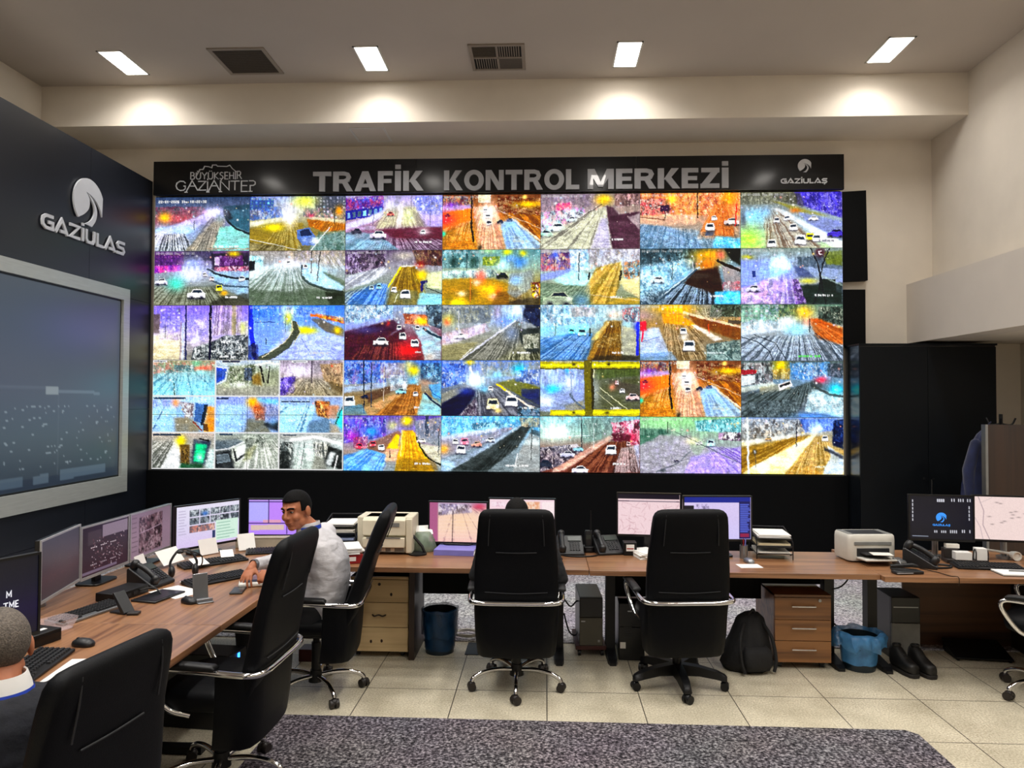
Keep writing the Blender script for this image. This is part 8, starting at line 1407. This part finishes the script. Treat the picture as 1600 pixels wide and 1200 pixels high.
def person(label, pose):
    t = thing('person', label, 'person', pose['root'])
    O = Vector(pose['root']); inv = Matrix.Translation(-O)
    def fin(mb, name, m, par=t, **k): return mb.xform(inv).build(name, m, par, **k)
    b = MB(); HT = frame(pose['head'], pose['look'], pose.get('up', (0, 0, 1)))
    head_into(b, HT, pose.get('hs', 1)); nk = Vector(pose['neck'])
    b.chain([HT @ Vector((0, -.02, -.05)), nk, nk + Vector((0, 0, -.10))], [.054, .060, .07])
    lat, fr = pose['lat'], pose['front']
    torso_into(b, [(c, w_ - .03, d - .03) for c, w_, d in pose['torso']], lat, fr)
    for arm in pose['arms']:
        b.chain([arm['sh'], arm['el'], arm['wr']], [.05, .038, .026]); hand_into(b, frame(arm['wr'], arm['dir'], arm['nor']) @ Matrix.Translation((0, .025, 0)), arm['side'], arm['curl'], arm.get('spread', .1), arm.get('thumb', .6))
    for leg in pose['legs']: b.chain([leg[0], leg[1], leg[2]], [.075, .05, .035])
    fin(b, 'body', pose['skin'], smooth=80, remesh=.0042, smooth_it=4)
    sh = MB(); torso_into(sh, pose['torso'], lat, fr)
    for arm in pose['arms']:
        e = Vector(arm['wr']) + (Vector(arm['el']) - Vector(arm['wr'])).normalized() * arm.get('cuff', .03)
        sh.chain([arm['sh'], arm['el'], e], pose.get('sleeve', [.075, .058, .042]))
    sh.chain([nk + Vector((0, 0, -.13)), nk + Vector((0, 0, -.075))], [.09, .075])
    so_ = fin(sh, 'shirt' if pose['top'] == 'white_shirt' else 'sweater', pose['top'], smooth=80, remesh=.009, smooth_it=6)
    so = so_; dm = so.modifiers.new('folds', 'DISPLACE'); dm.texture = FOLDS; dm.texture_coords = 'LOCAL'; dm.strength = (.013) if pose['top'] == 'white_shirt' else .012; dm.mid_level = .5
    tr = MB()
    for leg in pose['legs']: tr.chain(list(leg[:3]), [.098, .075, .058])
    p0, p1 = Vector(pose['legs'][0][0]), Vector(pose['legs'][1][0]); tr.cap_(p0, p1, .12); tr.cap_((p0 + p1) / 2, Vector(pose['torso'][0][0]), .13, .13)
    fin(tr, 'trousers', 'trousers', smooth=80, remesh=.012, smooth_it=4)
    for leg in pose['legs']:
        a, d = Vector(leg[2]), Vector(leg[3]).normalized()
        s_ = MB().chain([a + Vector((0, 0, -.03)) - d * .02, a + d * .08 + Vector((0, 0, -.045)), a + d * .18 + Vector((0, 0, -.058))], [.048, .045, .038])
        fin(s_, 'shoe', 'shoe_leather', smooth=80, remesh=.009, smooth_it=3)
    hd = pose['hair']; HTl = inv @ HT
    head_parts(t, HTl, hd[0], hd[1], pose.get('hs', 1), pose.get('face', True))
    return t, inv, HTl
# 1: man in the white shirt
f1 = Vector((-.978, .12, 0)).normalized(); l1 = Vector((f1.y, -f1.x, 0))      # l1 points to his right (away from the camera)
sR, sL = Vector((-1.49, 4.70, 1.03)) + l1 * .165, Vector((-1.47, 4.68, 1.03)) - l1 * .19
t, inv, HT1 = person('seated person in a white shirt with a blue lanyard, touching a phone', dict(
    root=(-1.48, 4.74, 0), head=(-1.575, 4.60, 1.215), look=(-.34, -.93, -.12), up=(-.10, -.05, 1), neck=(-1.51, 4.65, 1.105), lat=l1, front=f1, skin='skin',
    torso=[((-1.47, 4.75, .53), .175, .135), ((-1.44, 4.745, .64), .178, .14), ((-1.415, 4.735, .77), .18, .138), ((-1.425, 4.715, .90), .195, .138), ((-1.455, 4.69, 1.0), .20, .12), ((-1.485, 4.67, 1.065), .16, .09), ((-1.505, 4.655, 1.10), .08, .07)],
    arms=[dict(sh=sR, el=(-1.71, 5.03, .835), wr=(-1.875, 4.67, .855), dir=(-.03, -.85, -.42), nor=(-.1, -.42, .85), side=-1, curl=(.45, .45, .3), spread=.2, thumb=.75, cuff=.04),
          dict(sh=sL, el=(-1.50, 4.36, .80), wr=(-1.635, 4.42, .835), dir=(-.85, .15, .08), nor=(-.1, -.75, .6), side=1, curl=(.9, 1.1, .8), spread=.03, thumb=.25, cuff=.05)],
    legs=[((-1.50, 4.84, .56), (-1.93, 4.90, .56), (-1.92, 4.95, .10), (-1, .1, 0)), ((-1.50, 4.65, .56), (-1.92, 4.66, .56), (-1.90, 4.68, .10), (-1, 0, 0))],
    top='white_shirt', hair=('hair_black', lambda y, x: .078 if y > .035 else (.062 if y > .0 and x < .075 else (.012 if y > -.045 else -.048)))))
nk = Vector((-1.51, 4.65, 1.105)); c_ = MB()
for i, (r_, dz) in enumerate(((.074, -.03), (.076, .0), (.071, .022))): pass
c_.loft([[nk + Vector((math.cos(a) * r_, math.sin(a) * r_, dz + .012 * math.cos(a))) for a in np.linspace(0, 2 * math.pi, 28, endpoint=False)] for r_, dz in ((.080, -.04), (.076, .0), (.068, .03), (.064, .03), (.068, -.03))], cap=False).xform(inv).build('collar', 'white_shirt', t, smooth=60)
MB().loft([[nk + Vector((math.cos(a) * r_, math.sin(a) * r_, dz + .012 * math.cos(a))) for a in np.linspace(-1.9, 1.7, 24)] for r_, dz in ((.0795, -.014), (.0765, .010))], cap=False).xform(inv).build('lanyard', 'lanyard', t, smooth=60)
w_ = Vector((-1.872, 4.68, .855)); d_ = Vector((-.36, -.78, .03)).normalized()
MB().loft([[p for p in [w_ + d_ * q + (Vector((0, 0, 1)).cross(d_) * math.cos(a) + Vector((0, 0, 1)) * math.sin(a)) * .035 for a in np.linspace(0, 2 * math.pi, 20, endpoint=False)]] for q in (-.012, .012)], cap=False).xform(inv).build('watch_band', 'steel_grey', t, smooth=40)
tp = thing('smartphone', 'smartphone lying under the fingers of the man in the white shirt', 'phone', (-1.885, 4.46, DT), R(12))
MB().bb(-.038, .038, -.075, .075, .001, .010).build('body', 'phone_black', tp, bevel=.004); MB().bb(-.034, .034, -.068, .068, .010, .0112).build('screen', 'black_gloss', tp, smooth=0)

# 2: person in the middle chair, seen from behind
person('seated person in dark clothes, only hair and one arm showing round the middle chair', dict(
    root=(-.185, 5.03, 0), head=(-.195, 5.16, 1.105), look=(.05, 1, -.12), up=(0, .12, 1), neck=(-.19, 5.10, .99), lat=(1, 0, 0), front=(0, 1, 0), skin='skin_dark',
    torso=[((-.185, 4.96, .53), .165, .12), ((-.185, 4.97, .65), .165, .12), ((-.185, 5.0, .78), .17, .12), ((-.19, 5.04, .88), .185, .115), ((-.19, 5.08, .95), .17, .10), ((-.19, 5.09, .985), .09, .07)],
    arms=[dict(sh=(.01, 5.07, .93), el=(.105, 5.02, .715), wr=(.03, 5.27, .785), dir=(-.35, .9, -.05), nor=(0, .1, 1), side=-1, curl=(.3, .3, .2)),
          dict(sh=(-.39, 5.07, .93), el=(-.46, 5.04, .72), wr=(-.36, 5.28, .785), dir=(.3, .9, -.05), nor=(0, .1, 1), side=1, curl=(.3, .3, .2))],
    legs=[((-.10, 5.02, .55), (-.06, 5.42, .55), (-.09, 5.40, .10), (0, 1, 0)), ((-.28, 5.02, .55), (-.32, 5.42, .55), (-.27, 5.38, .10), (0, 1, 0))],
    top='dark_cloth', hair=('hair_dark', lambda y, x: .06 if y > .02 else (.0 if y > -.05 else -.055)), face=True))
tk = keyboard('black keyboard under the hands of the seated person in the middle', -.17, 5.36, 0)

# 3: man at the lower left, seen from behind
f3 = Vector((-.86, .51, 0)); l3 = Vector((f3.y, -f3.x, 0)); c3 = Vector((-1.765, 2.30, 0))
def q3(f, l, z): return c3 + f3 * f + l3 * l + Vector((0, 0, z))
t3, inv3, HT3 = person('person with short greying hair in the lower left corner, in a dark sweater', dict(
    root=tuple(c3), head=tuple(q3(.02, .0, 1.09) + Vector((-.02, .06, 0))), look=(-.74, .66, -.1), up=(0, 0, 1), neck=tuple(q3(-.02, 0, .985) + Vector((-.01, .03, 0))), lat=l3, front=f3, skin='skin',
    torso=[(q3(-.06, 0, .53), .18, .13), (q3(-.06, 0, .66), .182, .135), (q3(-.05, 0, .80), .19, .135), (q3(-.04, 0, .89), .205, .13), (q3(-.03, 0, .945), .19, .11), (q3(-.02, 0, .975), .11, .08)],
    arms=[dict(sh=q3(-.02, .21, .91), el=q3(.13, .27, .78), wr=q3(.36, .16, .80), dir=f3 + l3 * -.2, nor=(0, 0, 1), side=-1, curl=(.3, .3, .2)),
          dict(sh=q3(-.02, -.21, .91), el=q3(.13, -.27, .78), wr=q3(.36, -.12, .80), dir=f3 + l3 * .2, nor=(0, 0, 1), side=1, curl=(.3, .3, .2))],
    legs=[(q3(0, .1, .55), q3(.42, .13, .55), q3(.40, .12, .10), f3), (q3(0, -.1, .55), q3(.42, -.13, .55), q3(.40, -.12, .10), f3)],
    top='navy_knit', hair=('hair_grey', lambda y, x: .07 if y > .03 else (.045 if y > -.005 else (-.01 if y > -.05 else -.062)))))
nk = q3(-.02, 0, .985) + Vector((-.01, .03, 0))
MB().loft([[nk + Vector((math.cos(a) * r_, math.sin(a) * r_, dz)) for a in np.linspace(0, 2 * math.pi, 28, endpoint=False)] for r_, dz in ((.094, -.035), (.084, .01), (.072, .046), (.067, .044), (.07, -.03))], cap=False).xform(inv3).build('collar', 'paper_white', t3, smooth=60)
MB().loft([[nk + Vector((math.cos(a) * r_, math.sin(a) * r_, dz)) for a in np.linspace(-2.4, 1.4, 24)] for r_, dz in ((.097, -.028), (.090, -.002))], cap=False).xform(inv3).build('lanyard', 'lanyard', t3, smooth=60)
